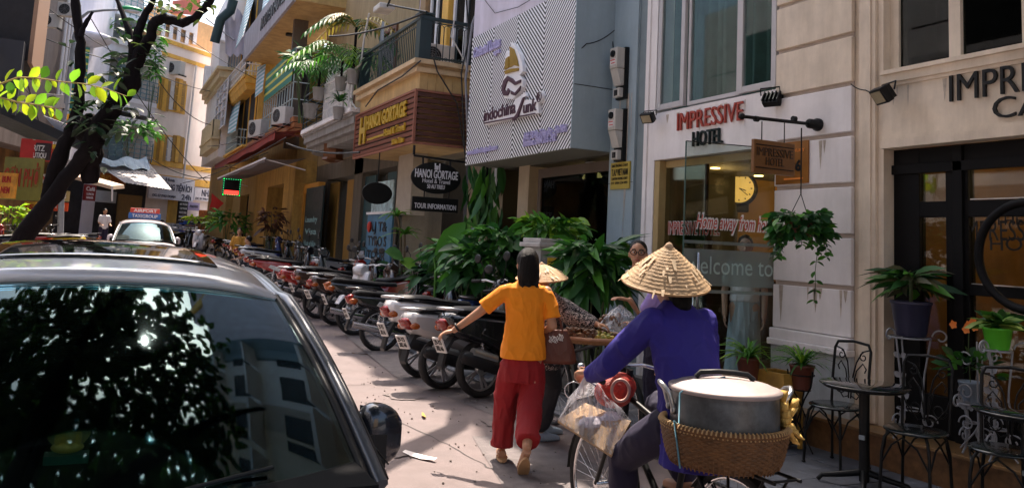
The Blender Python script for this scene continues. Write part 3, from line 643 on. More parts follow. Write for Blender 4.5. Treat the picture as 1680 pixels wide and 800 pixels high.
# ------------------------------------------------------------------ building with slatted brown signboard and balcony
XB, YN, YF = 4.6, 13.45, 17.25
gb = thing('slatted_sign_building', 'yellow house with corner balcony above a brown slatted signboard', 'building', (6, 15, 0))
MB().box(5.85, 6.3, 16.3, 17.35, .0, 3.9).box(5.85, 6.3, 12.62, 13.9, 0, 3.9).box(5.85, 6.3, 12.62, 17.35, 3.3, 4.8).obj('wall', mat('house_beige', (.30, .25, .18), .8, dirt=.4), gb)
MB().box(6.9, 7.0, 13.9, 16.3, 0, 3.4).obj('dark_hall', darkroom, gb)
sb2 = MB().box(XB+.06, 5.84, YN+.05, YF-.05, 3.30, 4.20).box(XB+.03, 5.86, YN+.02, YF-.02, 4.20, 4.52).obj('balcony_body', mat('balcony_yellow', (.60, .40, .17), .75, var=.15, dirt=.35), gb)
MB().box(XB-.06, 5.86, YN-.08, YF+.05, 4.52, 4.60).box(XB-.02, 5.86, YN-.03, YF+.02, 4.60, 4.66).box(XB-.12, 5.86, YN-.14, YF+.08, 4.66, 4.74).obj('balcony_cornice', mat('cornice_cream', (.62, .45, .26), .7, dirt=.35), gb)
for k in range(8):
    MB().box(XB+.03+k*.155, XB+.03+k*.155+.15, YN-.004, YN+.018, 4.205, 4.515).obj('cladding_board', MATS['balcony_yellow'], gb)
# slats: street face, and near side face with shade put into a darker brown
N = 9; h_ = (4.18-3.30)/N
for k in range(N):
    z = 3.30+k*h_
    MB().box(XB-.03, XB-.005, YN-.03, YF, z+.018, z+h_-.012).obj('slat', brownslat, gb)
    MB().box(XB-.005, 5.6, YN-.03, YN-.008, z+.018, z+h_-.012).obj('slat', brownslat_shaded, gb)
MB().box(XB-.005, XB+.02, YN, YF, 3.3, 4.18).obj('sign_back', darkroom, gb)
fm = mat('sign_frame_brown', (.28, .10, .06), .5)
MB().box(XB-.045, XB-.0, YN-.045, YN-.0, 3.26, 4.22).box(XB-.045, XB, YF, YF+.04, 3.26, 4.22).box(XB-.045, XB, YN, YF, 4.18, 4.22).box(XB-.045, XB, YN, YF, 3.26, 3.30).box(XB, 5.62, YN-.045, YN, 4.18, 4.22).box(XB, 5.62, YN-.045, YN, 3.26, 3.30).obj('sign_frame', fm, gb)
def gl(s, x0, y0, x1, y1, H, bold=.02):
    a, b = P(x0, y0, X=XB-.03), P(x1, y1, X=XB-.03); text(gb, 'lettering', s, a, *SIDE, W=a.y-b.y, H=H, depth=.03, mt=gold, bold=bold, lift=.01)
gl('HANOI GORTAGE', 603, 213, 668, 187, .26, .035); gl('Hotel & Travel', 632, 224, 666, 213, .13); gl('50 Au Trieu', 645, 238, 664, 232, .10); gl('H', 591, 236, 600, 233, .52, .04)
a, b = P(603, 229, X=XB-.03), P(630, 222, X=XB-.03); MB().box(XB-.045, XB-.03, b.y, a.y, a.z-.03, a.z+.01).obj('gold_line', gold, gb)
# balcony railing
rail = MB(); z0, z1 = 4.76, 5.50
rail.bar((XB, YN, z1), (XB, YF, z1), .06, .05).bar((XB, YN, z1), (5.75, YN, z1), .06, .06).bar((XB, YN, z0+.05), (XB, YF, z0+.05), .03, .03).bar((XB, YN, z0+.05), (5.75, YN, z0+.05), .03, .03).bar((XB, YN, z1-.12), (XB, YF, z1-.12), .02, .02).bar((XB, YN, z1-.06), (5.75, YN, z1-.06), .02, .02)
rail.obj('handrail', greenmetal, gb)
for x, y in ((XB, YN), (XB, YF)):
    m_ = MB().box(x-.02, x+.20, y-.02, y+.20, z0-.02, z1+.06).box(x-.05, x+.23, y-.05, y+.23, z1+.06, z1+.10); m_.obj('post', greenmetal, gb, bevel=.008)
bl = MB()
for k in range(34): bl.bar((XB, YN+.25+k*.105, z0), (XB, YN+.25+k*.105, z1-.02), .014, .014)
for k in range(7): bl.bar((XB+.3+k*.13, YN, z0), (XB+.3+k*.13, YN, z1-.14), .014, .014)
for k in range(7): bl.tube([(XB+.3+k*.13+.065+cos(t)*.065, YN, z1-.14+sin(t)*.06) for t in [pi*i/6 for i in range(7)]], .007, 5)
for k in range(7): bl.tube([(XB+.36+k*.13+cos(t)*.03, YN-.01, z0+.05+sin(t)*.03) for t in [2*pi*i/8 for i in range(8)]], .006, 4, True)
bl.obj('balusters', greenmetal, gb, kind='stuff')
# upper wall of that house
MB().box(5.86, 6.3, 12.6, 17.35, 4.8, 16).obj('upper_wall', mat('upper_lilac', (.50, .44, .50), .8, dirt=.3), gb)
for y, m_ in ((13.3, yellowtrim), (15.15, yellowtrim), (16.55, mat('trim_brown', (.32, .20, .09), .7))): MB().box(5.72, 5.87, y, y+.34, 4.75, 16).obj('column', m_, gb, bevel=.01)
for y0, y1 in ((13.75, 15.05), (15.6, 16.45)):
    d_ = MB().box(5.80, 5.86, y0, y0+.09, 4.75, 7.2).box(5.80, 5.86, y1-.09, y1, 4.75, 7.2).box(5.8, 5.86, (y0+y1)/2-.05, (y0+y1)/2+.05, 4.75, 7.2).obj('balcony_door', white, gb)
    MB().box(5.84, 5.85, y0+.09, y1-.09, 4.8, 7.2).obj('pane', darkg, d_)
def ac_unit(p, label, rz=0, s=1, w_=.8):
    t = thing('air_conditioner', label, 'air conditioner', p, rz, group='air conditioner boxes on the facades')
    M = Matrix.Translation(p) @ Matrix.Rotation(rz, 4, 'Z') @ Matrix.Scale(s, 4)
    MB().box(-w_/2, w_/2, -.15, .15, 0, .56).obj('case', offwhite, t, M=M, bevel=.015)
    m_ = MB()
    for k in range(4): m_.tube([(-.12+cos(a)*(.06+.05*k), -.158, .28+sin(a)*(.06+.05*k)) for a in [2*pi*i/16 for i in range(16)]], .005, 4, True)
    for k in range(8): m_.bar((-.12, -.158, .28), (-.12+cos(k*pi/4)*.22, -.158, .28+sin(k*pi/4)*.22), .006, .006)
    m_.obj('grille', mat('ac_grille', (.2, .2, .2), .5), t, M=M)
    MB().lathe([(.215, 0), (.215, .01)], 20, (-.12, -.147, .28), (0, -1, 0)).obj('fan_opening', darkplastic, t, M=M)
    MB().box(-w_/2+.03, -w_/2+.07, -.16, .3, -.05, 0).box(w_/2-.07, w_/2-.03, -.16, .3, -.05, 0).obj('bracket', darkplastic, t, M=M)
    return t
p = P(722, 92, Y=14.2); ac_unit(V((5.2, 14.3, 4.78)), 'grey air conditioner standing behind the dark balcony railing', 0, .85)
bush = None
# round headed grey screen and things behind the rail
MB().prism([(-.9, 0), (.9, 0), (.9, .9), (.55, 1.35), (-.5, 1.4), (-.9, .9)], (4.9, 17.0, 4.75), (.25, .97, 0), (0, 0, 1), (.97, -.25, 0), .05).obj('rolled_screen', mat('tarp_grey', (.16, .18, .20), .8, var=.4, scale=3), label='weathered grey screen leaning behind the corner of the dark railing', cat='screen')
# hanging oval sign
ov = thing('oval_sign', 'black oval hotel sign hanging under the slatted corner balcony', 'sign', P(716, 320, Y=13.3), group=None)
oc = P(716, 292, Y=13.3); ow = (P(757, 292, Y=13.3).x-P(675, 292, Y=13.3).x)/2; oh = (P(716, 267, Y=13.3).z-P(716, 319, Y=13.3).z)/2
def oval(o_, c, rw, rh, mt, d=.04, name='plate', n=40):
    return MB().prism([(cos(2*pi*i/n)*rw, sin(2*pi*i/n)*rh) for i in range(n)], c, (1, 0, 0), (0, 0, 1), (0, 1, 0), d).obj(name, mt, o_, bevel=.004)
oval(ov, oc, ow, oh, blackp)
wl = mat('sign_white', (.66, .66, .70), .5)
text(ov, 'lettering', 'H', oc+V((-.045, 0, oh*.52)), *FRONT, W=.10, H=.11, depth=.01, mt=wl, bold=.01); MB().box(oc.x-.02, oc.x+.02, 13.285, 13.3, oc.z+oh*.52, oc.z+oh*.78).obj('emblem', wl, ov)
text(ov, 'lettering', 'HANOI GORTAGE', oc+V((0, 0, -oh*.02)), *FRONT, W=ow*1.72, H=.14, depth=.01, mt=wl, align='C', bold=.02)
text(ov, 'lettering', 'Hotel & Travel', oc+V((0, 0, -oh*.34)), *FRONT, W=ow*1.1, H=.075, depth=.01, mt=wl, align='C')
text(ov, 'lettering', '50 AU TRIEU', oc+V((0, 0, -oh*.68)), *FRONT, W=ow*.7, H=.07, depth=.01, mt=wl, align='C', bold=.01)
a, b = P(675, 345, Y=13.3), P(752, 327, Y=13.3)
ti = thing('information_board', 'black oblong tour information board hanging below the oval sign', 'sign', ((a.x+b.x)/2, 13.3, a.z))
MB().box(a.x, b.x, 13.29, 13.33, a.z, b.z).obj('board', blackp, ti, bevel=.01)
text(ti, 'lettering', 'TOUR INFORMATION', V(((a.x+b.x)/2, 13.29, a.z+.05)), *FRONT, W=(b.x-a.x)*.9, H=.085, depth=.008, mt=wl, align='C', bold=.015)
for x in (oc.x-.2, oc.x+.25): MB().cyl((x, 13.31, a.z+.1), (x, 13.31, oc.z-oh*.7), .012, n=6).obj('hanger', blackp, ti)
q0, q1 = P(680, 238, Y=13.35), P(765, 268, Y=13.35)
MB().bar(q0, (q0.x, 13.35, q1.z+.06), .035, .035).bar((q0.x, 13.35, q1.z+.05), (5.85, 13.35, q1.z), .035, .035).cyl((oc.x-.25, 13.35, q1.z+.05), (oc.x-.25, 13.32, oc.z+oh*.8), .018, n=6).cyl((oc.x+.25, 13.35, q1.z+.02), (oc.x+.25, 13.32, oc.z+oh*.8), .018, n=6).obj('hanging_frame', blackp, ov)
oc2 = P(619, 317, Y=15.4); o2 = thing('oval_sign', 'blank dark oval board hanging deeper in the porch', 'sign', oc2); oval(o2, oc2, .30, .21, blackp); MB().cyl(oc2+V((0, .02, .2)), oc2+V((0, .02, .9)), .012, n=6).obj('hanger', blackp, o2)
# porch things under the balcony
MB().box(5.3, 5.84, 15.9, 16.25, 0, 3.28).obj('porch_pillar', mat('porch_pillar', (.30, .26, .20), .8, dirt=.4), gb)
a, b = P(655, 250, X=5.2), P(672, 352, X=5.2)
MB().box(5.2, 5.5, b.y, a.y, b.z, a.z).obj('cupboard', label='tall beige metal cupboard on the porch wall beside the oval sign', cat='cupboard', mt=mat('cupboard_beige', (.38, .33, .26), .6))
a, b = P(605, 352, X=5.1), P(641, 420, X=5.1)
bs = thing('blue_poster_board', 'blue tour poster board with dark lettering under the slatted sign', 'sign', (5.1, (a.y+b.y)/2, .02))
MB().box(5.08, 5.12, b.y, a.y, .6, a.z).obj('board', mat('poster_blue', (.04, .16, .27), .4, var=.35, scale=3), bs)
MB().box(5.05, 5.13, b.y-.03, a.y+.03, a.z, a.z+.05).obj('frame', white, bs); MB().box(5.08, 5.12, b.y, b.y+.04, .02, .6).obj('leg', white, bs); MB().box(5.08, 5.12, a.y-.04, a.y, .02, .6).obj('leg', white, bs)
for k, s in enumerate(('A.J T&', 'TYRO S', 'TOUR', 'BUS')):
    text(bs, 'lettering', s, V((5.08, a.y-.15, a.z-.36-k*.3)), *SIDE, W=(a.y-b.y)*.75, H=.2, depth=.006, mt=blackp, bold=.02)
MB().ell(P(606, 372, X=5.0), .05, .06, .12).obj('red_lantern', mat('lantern_red', (.55, .03, .01), .4), label='small red lantern beside the blue poster board', cat='lantern')
a, b = P(612, 300, X=5.4), P(643, 350, X=5.4)
MB().box(5.4, 5.43, b.y, a.y, b.z, a.z).obj('pale_poster', mat('poster_pale', (.40, .55, .56), .5, var=.6, scale=5), label='pale glass panel with faded print above the blue poster board', cat='panel')
MB().box(5.8, 5.9, 12.5, 12.66, 0, 3.0).obj('white_post', white, label='narrow white post between the two shopfronts behind the plants', cat='post')
# cables on the corner
for k, (pts, lb) in enumerate([([P(585, 180, X=4.5), P(572, 160, X=4.5), P(576, 120, X=4.5), P(592, 105, X=4.5), P(598, 60, X=4.5), P(606, 22, X=4.5)], 'thick pale cable bending up past the corner of the curved balcony'),
        ([P(765, 265, Y=13.2), P(750, 170, Y=13.2), P(718, 118, Y=13.25), P(712, 98, Y=13.3)], 'thick black cable drooping from the railing corner past the slats'),
        ([P(690, 100, X=4.5), P(660, 125, X=4.5), P(620, 148, X=4.5), P(600, 175, X=4.5)], 'black cable lying along the yellow cornice'),
        ([P(768, 230, Y=12.7), P(764, 130, Y=12.7), P(775, 40, Y=12.7), P(790, 0, Y=12.7)], 'bundle of grey cables climbing beside the striped sign'),
        ([P(762, 240, Y=12.8), P(757, 120, Y=12.8), P(770, 60, Y=12.8), P(765, 0, Y=12.8)], 'black cable climbing between the railing and the striped sign'),
        ([P(745, 35, Y=13.3), P(740, 60, Y=13.3), P(762, 100, Y=13.2), P(768, 118, Y=13.1)], 'pale hose curving across the short side of the dark railing')]):
    cable(pts, .022 if k in (0, 3) else .014, lb, mt=offwhite if k in (0, 5) else mat('cable_grey', (.2, .2, .22), .6) if k == 3 else cab)
lam = thing('spot_lamp', 'black lamp on a long pole over the corner of the dark railing', 'lamp', P(632, 15, X=4.3))
MB().cyl(P(636, 8, X=4.3), P(700, 20, X=4.5), .02, n=6).cyl(P(640, 0, X=4.3), P(634, 14, X=4.3), .02, n=6).obj('pole', blackp, lam); q = P(630, 14, X=4.3); MB().box(q.x-.15, q.x+.15, q.y-.22, q.y+.22, q.z-.06, q.z+.05).obj('head', offwhite, lam, bevel=.02)
# ------------------------------------------------------------------ curved balcony house
X2 = 4.45
cbh = thing('curved_balcony_house', 'grey house with moulded round ended balcony full of plants', 'building', (6, 20, 0))
zt_, zb_ = P(585, 170, X=X2).z, P(587, 197, X=X2).z
def curved_out(x, y0, y1, r):                      # outline of the balcony: straight street edge then a round far end
    pts = [(5.85, y0), (x, y0), (x, y1)]
    for i in range(1, 9): a = pi/2*i/8; pts.append((x+r*(1-cos(a)), y1+r*sin(a)))
    return pts+[(5.85, y1+r)]
Ycurve = P(497, 190, X=X2).y
for k, (off, a, b, m_) in enumerate(((0, 0, .10, creamL), (.05, .10, .17, mat('stone_grey', (.30, .29, .28), .8, dirt=.5)), (.10, .17, .34, MATS['stone_grey']), (.18, .34, .46, MATS['stone_grey']), (.34, .46, .58, MATS['stone_grey']))):
    o_ = curved_out(X2+off, YF+.12, Ycurve, 1.25-off*.5)
    n = len(o_); vs = [(x, y, zt_-a) for x, y in o_]+[(x, y, zt_-b) for x, y in o_]
    MB().add(vs, [tuple(range(n)), tuple(range(n, 2*n))[::-1]]+[(i, (i+1) % n, n+(i+1) % n, n+i) for i in range(n)]).obj('balcony_moulding', m_, cbh)
hsg = thing('white_rounded_panel', 'white panel with rounded top standing on the curved balcony among palms', 'panel', (X2+.5, 19.6, zt_))
pa, pb_ = P(531, 165, X=X2+.25), P(578, 145, X=X2+.25); wd = pa.y-pb_.y; hg_ = 1.35
poly = [(0, 0), (0, .7), (.15, .95), (.1, 1.15), (.3, 1.4), (.7, 1.42), (.95, 1.2), (1.25, 1.3), (1.6, 1.15), (1.75, .9), (wd, .8), (wd, 0)]
MB().prism(poly, (X2+.25, pa.y, zt_), (0, -1, 0), (0, 0, 1), (1, 0, 0), .04).obj('board', white, hsg)
rl = MB(); ya_, yb2 = P(531, 180, X=X2).y, YF+.3
for z in (.86, .62, .42, .22): rl.bar((X2, yb2, zt_+z), (X2, ya_, zt_+z), .05 if z > .8 else .022, .05 if z > .8 else .022)
for k in range(6): rl.bar((X2, yb2+(ya_-yb2)*k/5, zt_), (X2, yb2+(ya_-yb2)*k/5, zt_+.86), .03, .03)
rl.obj('pale_railing', white, cbh)
rl = MB(); cu_ = [(X2+.02, ya_+.1)]+[(x, y) for x, y in curved_out(X2+.05, YF+.12, Ycurve, 1.2)[2:]]
for z in (.95, .75, .55, .38, .2, .05): rl.tube([(x, y, zt_+z) for x, y in cu_], .022 if z > .9 else .013, 5)
for x, y in cu_[::2]: rl.cyl((x, y, zt_), (x, y, zt_+.95), .015, n=5)
rl.obj('dark_round_railing', greenmetal, cbh)
MB().box(5.85, 6.4, 17.36, 26.5, zt_-.6, 16).obj('upper_wall', mat('grey_ochre_wall', (.36, .26, .13), .85, dirt=.5), cbh)
MB().box(5.86, 6.5, 17.36, 18.2, 0, zt_-.6).box(5.86, 6.5, 21.1, 21.9, 0, zt_-.6).box(5.86, 6.5, 24.9, 26.5, 0, zt_-.6).box(5.86, 6.5, 18.2, 24.9, 3.3, zt_-.6).obj('wall', mat('dim_wall', (.14, .12, .09), .85, dirt=.5), cbh)
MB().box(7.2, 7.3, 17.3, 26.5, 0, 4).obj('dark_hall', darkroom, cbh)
for y0, y1, m_ in ((18.2, 21.1, mat('teal_shutter', (.02, .07, .08), .5)), (21.9, 24.9, mat('shutter_ochre', (.30, .16, .03), .6))):
    MB().box(5.95, 6.0, y0, (y0+y1)/2-.5, .1, 3.2).box(5.95, 6.0, (y0+y1)/2+.5, y1, .1, 3.2).obj('shutter', m_, cbh)
for y0, y1 in ((18.8, 20.2), (22.4, 24.2)):
    d_ = MB().box(5.80, 5.86, y0, y0+.1, zt_, zt_+2.3).box(5.80, 5.86, y1-.1, y1, zt_, zt_+2.3).box(5.8, 5.86, y0, y1, zt_+2.3, zt_+2.4).obj('balcony_door', woodbrown, cbh); MB().box(5.84, 5.85, y0+.1, y1-.1, zt_, zt_+2.3).obj('pane', darkg, d_)
q = P(548, 240, X=5.0); ln = thing('hanging_lantern', 'old bronze lantern hanging under the curved balcony', 'lantern', q)
MB().lathe([(.02, .55), (.10, .5), (.06, .42), (.22, .36), (.30, .30), (.26, .26), (.26, -.30), (.30, -.36), (.1, -.42)], 8, q, smooth=False).obj('body', mat('bronze_lantern', (.16, .055, .015), .4, metal=.3), ln)
MB().cyl(q+V((0, 0, .5)), q+V((0, 0, .9)), .015, n=5).obj('chain', blackp, ln)
# vertical menu board
a, b = P(503, 325, X=5.5), P(525, 400, X=5.5)
vb = thing('vertical_sign', 'tall black shop board with pale lines of text beside the orange doorway', 'sign', (5.5, a.y, gz(a.y)))
MB().box(5.48, 5.53, b.y, a.y, gz(a.y)+.2, a.z+.3).obj('board', mat('board_green_black', (.012, .03, .03), .5), vb)
for k in range(4): text(vb, 'lettering', ('Laundry', 'Visa', 'Motorbike', 'Tour')[k], V((5.48, a.y-.2, a.z-.75-k*.36)), *SIDE, W=(a.y-b.y)*.7, H=.17, depth=.006, mt=mat('dim_cyan_letter', (.25, .42, .42), .6), bold=.02)
MB().box(5.5, 5.7, P(497, 340, X=5.5).y, P(488, 340, X=5.5).y, .2, 3.1).box(5.5, 5.7, P(520, 340, X=5.5).y, P(497, 340, X=5.5).y, 2.9, 3.2).obj('orange_door_frame', mat('orange_frame', (.55, .25, .03), .6), cbh)
# ------------------------------------------------------------------ ochre house with barred window and big soffit
oh_ = thing('ochre_house', 'ochre house with deep projecting upper floor and green striped blind', 'building', (6, 30, 0))
XO = 5.2
MB().box(XO, 6.4, 26.6, 34.3, 4.0, 7.75).obj('wall', ochre, oh_)
MB().box(XO, 6.4, 26.6, 28.4, gz(30), 4).box(XO, 6.4, 31.5, 34.3, gz(30), 4).box(XO, 6.4, 28.4, 31.5, 3.3, 4).obj('ground_wall', mat('yellow_shop_wall', (.50, .30, .07), .8, var=.25, dirt=.6), oh_)
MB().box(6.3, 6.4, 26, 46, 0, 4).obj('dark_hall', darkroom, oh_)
sf = P(443, 48, X=4.3)
MB().box(4.3, 6.4, 24.2, 34.3, sf.z, sf.z+.35).obj('upper_floor', mat('soffit_ochre', (.55, .36, .14), .8, dirt=.4), oh_)
MB().box(4.25, 4.34, 24.2, 34.3, sf.z-.05, sf.z+1.1).obj('upper_parapet', mat('parapet_grey', (.40, .38, .42), .7, dirt=.4), oh_)
text(oh_, 'lettering', 'NGUYEN HOTEL', V((4.25, 30.0, sf.z+.3)), *SIDE, W=4.5, H=.45, depth=.03, mt=blackp, bold=.01)
MB().cyl((5.0, 28.5, sf.z), (5.0, 28.5, sf.z-.08), .14, n=12).obj('soffit_lamp', darkplastic, oh_)
MB().box(4.75, 5.2, 26.4, 26.6, 4.3, sf.z).obj('grey_partition', mat('partition_brown', (.16, .12, .09), .8, dirt=.5), oh_)
# barred window box
ya2, yb3 = P(437, 150, X=4.75).y, P(482, 150, X=4.75).y
z0_, z1_ = P(470, 195, X=4.75).z, P(470, 96, X=4.75).z
cage = MB()
for k in range(13): y = yb3+(ya2-yb3)*k/12; cage.bar((4.72, y, z0_), (4.72, y, z1_), .03, .03)
for k in range(5): z = z0_+(z1_-z0_)*k/4; cage.bar((4.72, yb3, z), (4.72, ya2, z), .03, .03); cage.bar((4.72, ya2, z), (5.2, ya2, z), .03, .03); cage.bar((4.72, yb3, z), (5.2, yb3, z), .03, .03)
wn = MB().box(5.15, 5.22, yb3, ya2, z0_, z1_).obj('window', darkroom, oh_); cage.obj('window_bars', mat('bar_pale', (.45, .52, .5), .5), wn)
strp = bpy.data.materials.new('green_yellow_stripe'); strp.use_nodes = True; nt = strp.node_tree; L = nt.links
tc = node(nt, 'ShaderNodeTexCoord'); sp = node(nt, 'ShaderNodeSeparateXYZ'); L.new(tc.outputs['Object'], sp.inputs[0]); d1 = node(nt, 'ShaderNodeMath', operation='DIVIDE'); d1.inputs[1].default_value = .30; L.new(sp.outputs['Z'], d1.inputs[0])
f1 = node(nt, 'ShaderNodeMath', operation='FRACT'); L.new(d1.outputs[0], f1.inputs[0]); g1 = node(nt, 'ShaderNodeMath', operation='GREATER_THAN'); g1.inputs[1].default_value = .68; L.new(f1.outputs[0], g1.inputs[0])
mx = node(nt, 'ShaderNodeMixRGB'); mx.inputs[1].default_value = (.01, .17, .12, 1); mx.inputs[2].default_value = (.60, .55, .08, 1); L.new(g1.outputs[0], mx.inputs[0]); L.new(mx.outputs[0], nt.nodes['Principled BSDF'].inputs['Base Color'])
def sheetq(pts, name, mt, parent, th=.012):
    a, b, c, d = [V(p) for p in pts]; n = (b-a).cross(d-a).normalized()*th
    return MB().add([a, b, c, d, a+n, b+n, c+n, d+n], [(0, 1, 2, 3), (7, 6, 5, 4), (0, 4, 5, 1), (1, 5, 6, 2), (2, 6, 7, 3), (3, 7, 4, 0)]).obj(name, mt, parent)
sheetq([(4.68, yb3, z1_), (4.68, ya2-.2, z1_), (4.66, ya2-.2, z1_-1.05), (4.66, yb3, z1_-1.05)], 'striped_blind', strp, oh_)
zo0, zo1 = P(455, 232, X=4.7).z, P(455, 208, X=4.7).z
for k in range(3): MB().box(4.68-.03*k, 4.9, 24.6, 33.8, zo0+(zo1-zo0)*k/3, zo0+(zo1-zo0)*(k+1)/3-.02).obj('orange_board', mat('orange_board', (.42, .16, .05), .6, var=.4, scale=3, dirt=.3), oh_)
ac_unit(V((4.45, P(465, 205, X=4.5).y, P(465, 205, X=4.5).z)), 'white air conditioner on the ochre house close to the round railing', radians(-70), .95)
ac_unit(V((4.45, P(425, 226, X=4.5).y, P(425, 226, X=4.5).z)), 'grilled air conditioner hanging lower beside the barred window', radians(-70), 1.1)
# awnings: red cloth above, long pale edged one below
def awning(name, label, mt, edge, Xr, zr, Xf, zf, y0, y1, drop=.18):
    t = thing(name, label, 'awning', ((Xr+Xf)/2, (y0+y1)/2, zf))
    n = 12; m_ = MB(); vs = []; fs = []
    for i in range(n+1):
        y = y0+(y1-y0)*i/n; s_ = .03*sin(i*2.3)
        vs += [(Xr, y, zr), ((Xr+Xf)/2, y, (zr+zf)/2-.05+s_), (Xf, y, zf), (Xf-.01, y, zf-drop+.03*sin(i*1.7))]
    for i in range(n):
        for j in range(3): a = i*4+j; fs.append((a, a+1, a+5, a+4))
    m_.add(vs, fs).obj('cloth', mt, t); MB().bar((Xf, y0, zf+.01), (Xf, y1, zf+.01), .05, .05).bar((Xr, y0+.1, zr-.35), (Xf, y0+.1, zf), .03, .03).bar((Xr, y1-.1, zr-.35), (Xf, y1-.1, zf), .03, .03).obj('frame', edge, t)
    return t
awning('red_awning', 'faded red cloth awning on the yellow house', mat('red_cloth', (.22, .022, .014), .8, var=.35, scale=2), mat('dark_red_edge', (.12, .015, .01), .6), 5.1, P(470, 212, X=5.0).z-.35, 3.95, P(352, 272, X=3.95).z, 23.5, 38, .22)
awning('pale_edged_awning', 'long dark awning with pale front edge under the red one', mat('grey_cloth', (.13, .11, .11), .8, var=.3), white, 5.1, P(470, 235, X=5.0).z-.7, 3.9, P(365, 290, X=3.9).z, 24.5, 36, .10)
c_ = P(380, 307, Y=33); led = thing('led_sign', 'black sign with green lights and a red bar at the awning end', 'sign', c_)
MB().box(c_.x-.34, c_.x+.34, 32.96, 33.04, c_.z-.34, c_.z+.34).obj('case', blackp, led)
MB().box(c_.x-.26, c_.x+.26, 32.94, 32.96, c_.z-.28, c_.z-.13).obj('red_bar', mat('led_red', (1, .05, .02), emit=(1, .03, .02), es=1.5), led)
m_ = MB()
for i in range(8):
    for x, z in ((-.3+i*.086, .3), (-.3+i*.086, -.3), (-.3, -.3+i*.086), (.3, -.3+i*.086)): m_.box(c_.x+x-.013, c_.x+x+.013, 32.94, 32.96, c_.z+z-.013, c_.z+z+.013)
m_.obj('green_lights', mat('led_green', (.1, 1, .3), emit=(.05, 1, .35), es=.45), led)
# yellow corner house and white bay house
yh = thing('yellow_corner_house', 'yellow house with rounded corner balcony and blue striped blinds', 'building', (6, 37, 0))
XY = 5.0
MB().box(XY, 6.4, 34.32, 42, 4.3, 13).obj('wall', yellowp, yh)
MB().box(XY+.2, 6.4, 34.32, 36, .4, 4.3).box(XY+.2, 6.4, 38.5, 42, .4, 4.3).box(XY+.2, 6.4, 36, 38.5, 3.2, 4.3).obj('ground_wall', mat('ground_yellow', (.42, .27, .08), .8, dirt=.4), yh)  # darker yellow for the ground floor wall
MB().box(XY+.5, XY+.55, 36, 38.5, .4, 3.2).obj('door', blackfr, yh)
zf1 = P(410, 122, X=4.5).z; zf0 = P(410, 235, X=4.6).z
def ledge(parent, x, y0, y1, z, mt, t=.22): MB().box(x-.08, 6, y0, y1, z, z+.10).box(x, 6, y0+.05, y1-.05, z-t, z).obj('ledge', mt, parent, bevel=.01)
ledge(yh, 4.45, 34.4, 41, zf1, yellowtrim); ledge(yh, 4.6, 34.4, 40.5, zf0, yellowtrim)
m_ = MB()
n_a = curved_out(4.4, 34.6, 39.4, 1.3)
vs = [(x, y, zf1-.02) for x, y in n_a]+[(x+.15, y, zf1-.45) for x, y in n_a]; n = len(n_a)
m_.add(vs, [tuple(range(n)), tuple(range(n, 2*n))[::-1]]+[(i, (i+1) % n, n+(i+1) % n, n+i) for i in range(n)]).obj('round_corner', yellowtrim, yh)
for zf, x, ya3, yb4 in ((zf1, 4.45, 41, 34.6), (zf0, 4.6, 40.3, 36.5)):
    r_ = MB()
    for z in (.95, .6, .3): r_.bar((x, yb4, zf+z), (x, ya3, zf+z), .06, .05); r_.bar((x, yb4, zf+z), (5, yb4, zf+z), .05, .05)
    for k in range(16): y = yb4+(ya3-yb4)*k/15; r_.bar((x, y, zf+.1), (x, y, zf+.95), .03, .03)
    for k in range(4): r_.bar((x+.12*k, yb4, zf+.1), (x+.12*k, yb4, zf+.95), .03, .03)
    r_.obj('railing', white if zf > 6 else MATS['bar_pale'], yh)
bst = bpy.data.materials.new('blue_white_stripe'); bst.use_nodes = True; nt = bst.node_tree; L = nt.links
tc = node(nt, 'ShaderNodeTexCoord'); wv = node(nt, 'ShaderNodeTexWave', Scale=1.4); wv.bands_direction = 'Z'; L.new(tc.outputs['Object'], wv.inputs[0]); rp = node(nt, 'ShaderNodeValToRGB'); rp.color_ramp.elements[0].position = .45; rp.color_ramp.elements[1].position = .55
rp.color_ramp.elements[0].color = (.12, .34, .38, 1); rp.color_ramp.elements[1].color = (.6, .62, .66, 1); L.new(wv.outputs['Fac'], rp.inputs[0]); L.new(rp.outputs[0], nt.nodes['Principled BSDF'].inputs['Base Color'])
def blind(px, t_, parent=yh):
    a, b, c, d = [P(x, y, X=xx) for x, y, xx in px]; sheetq([a, b, c, d], 'striped_blind', bst, parent)
blind([(383, 150, 4.9), (397, 148, 4.9), (386, 215, 4.35), (373, 220, 4.35)], 0); blind([(405, 0, 4.9), (416, 0, 4.9), (398, 60, 4.3), (386, 80, 4.3)], 0); blind([(432, 0, 4.9), (443, 0, 4.9), (438, 40, 4.4), (424, 55, 4.4)], 0)
blind([(422, 110, 4.9), (436, 105, 4.9), (430, 150, 4.5), (418, 160, 4.5)], 0)
for x0, y0, x1, y1 in ((396, 150, 415, 240), (405, 5, 428, 85)):
    a, b = P(x0, y0, X=4.97), P(x1, y1, X=4.97); d_ = MB().box(4.96, 5.01, b.y, a.y, b.z, a.z).obj('window', darkroom, yh)
    m_ = MB()
    for k in range(4): y = b.y+(a.y-b.y)*k/3; m_.bar((4.94, y, b.z), (4.94, y, a.z), .06, .04)
    m_.obj('frame', yellowtrim, d_)
wb = thing('white_bay_house', 'lilac white house with heavy cornice balcony at the street bend', 'building', (5.5, 46, 0))
a = P(338, 145, t=43); b = P(383, 115, t=40)
MB().box(4.35, 6.4, 41.1, 49, P(355, 258, X=4.35).z, 13.5).obj('wall', creamL, wb)
MB().box(4.9, 6.4, 41.1, 49, .5, P(355, 258, X=4.35).z).obj('ground_wall', mat('ground_yellow'if 0 else 'ground_yellow', (.42, .27, .08)), wb)
zc = P(370, 92, X=3.9).z
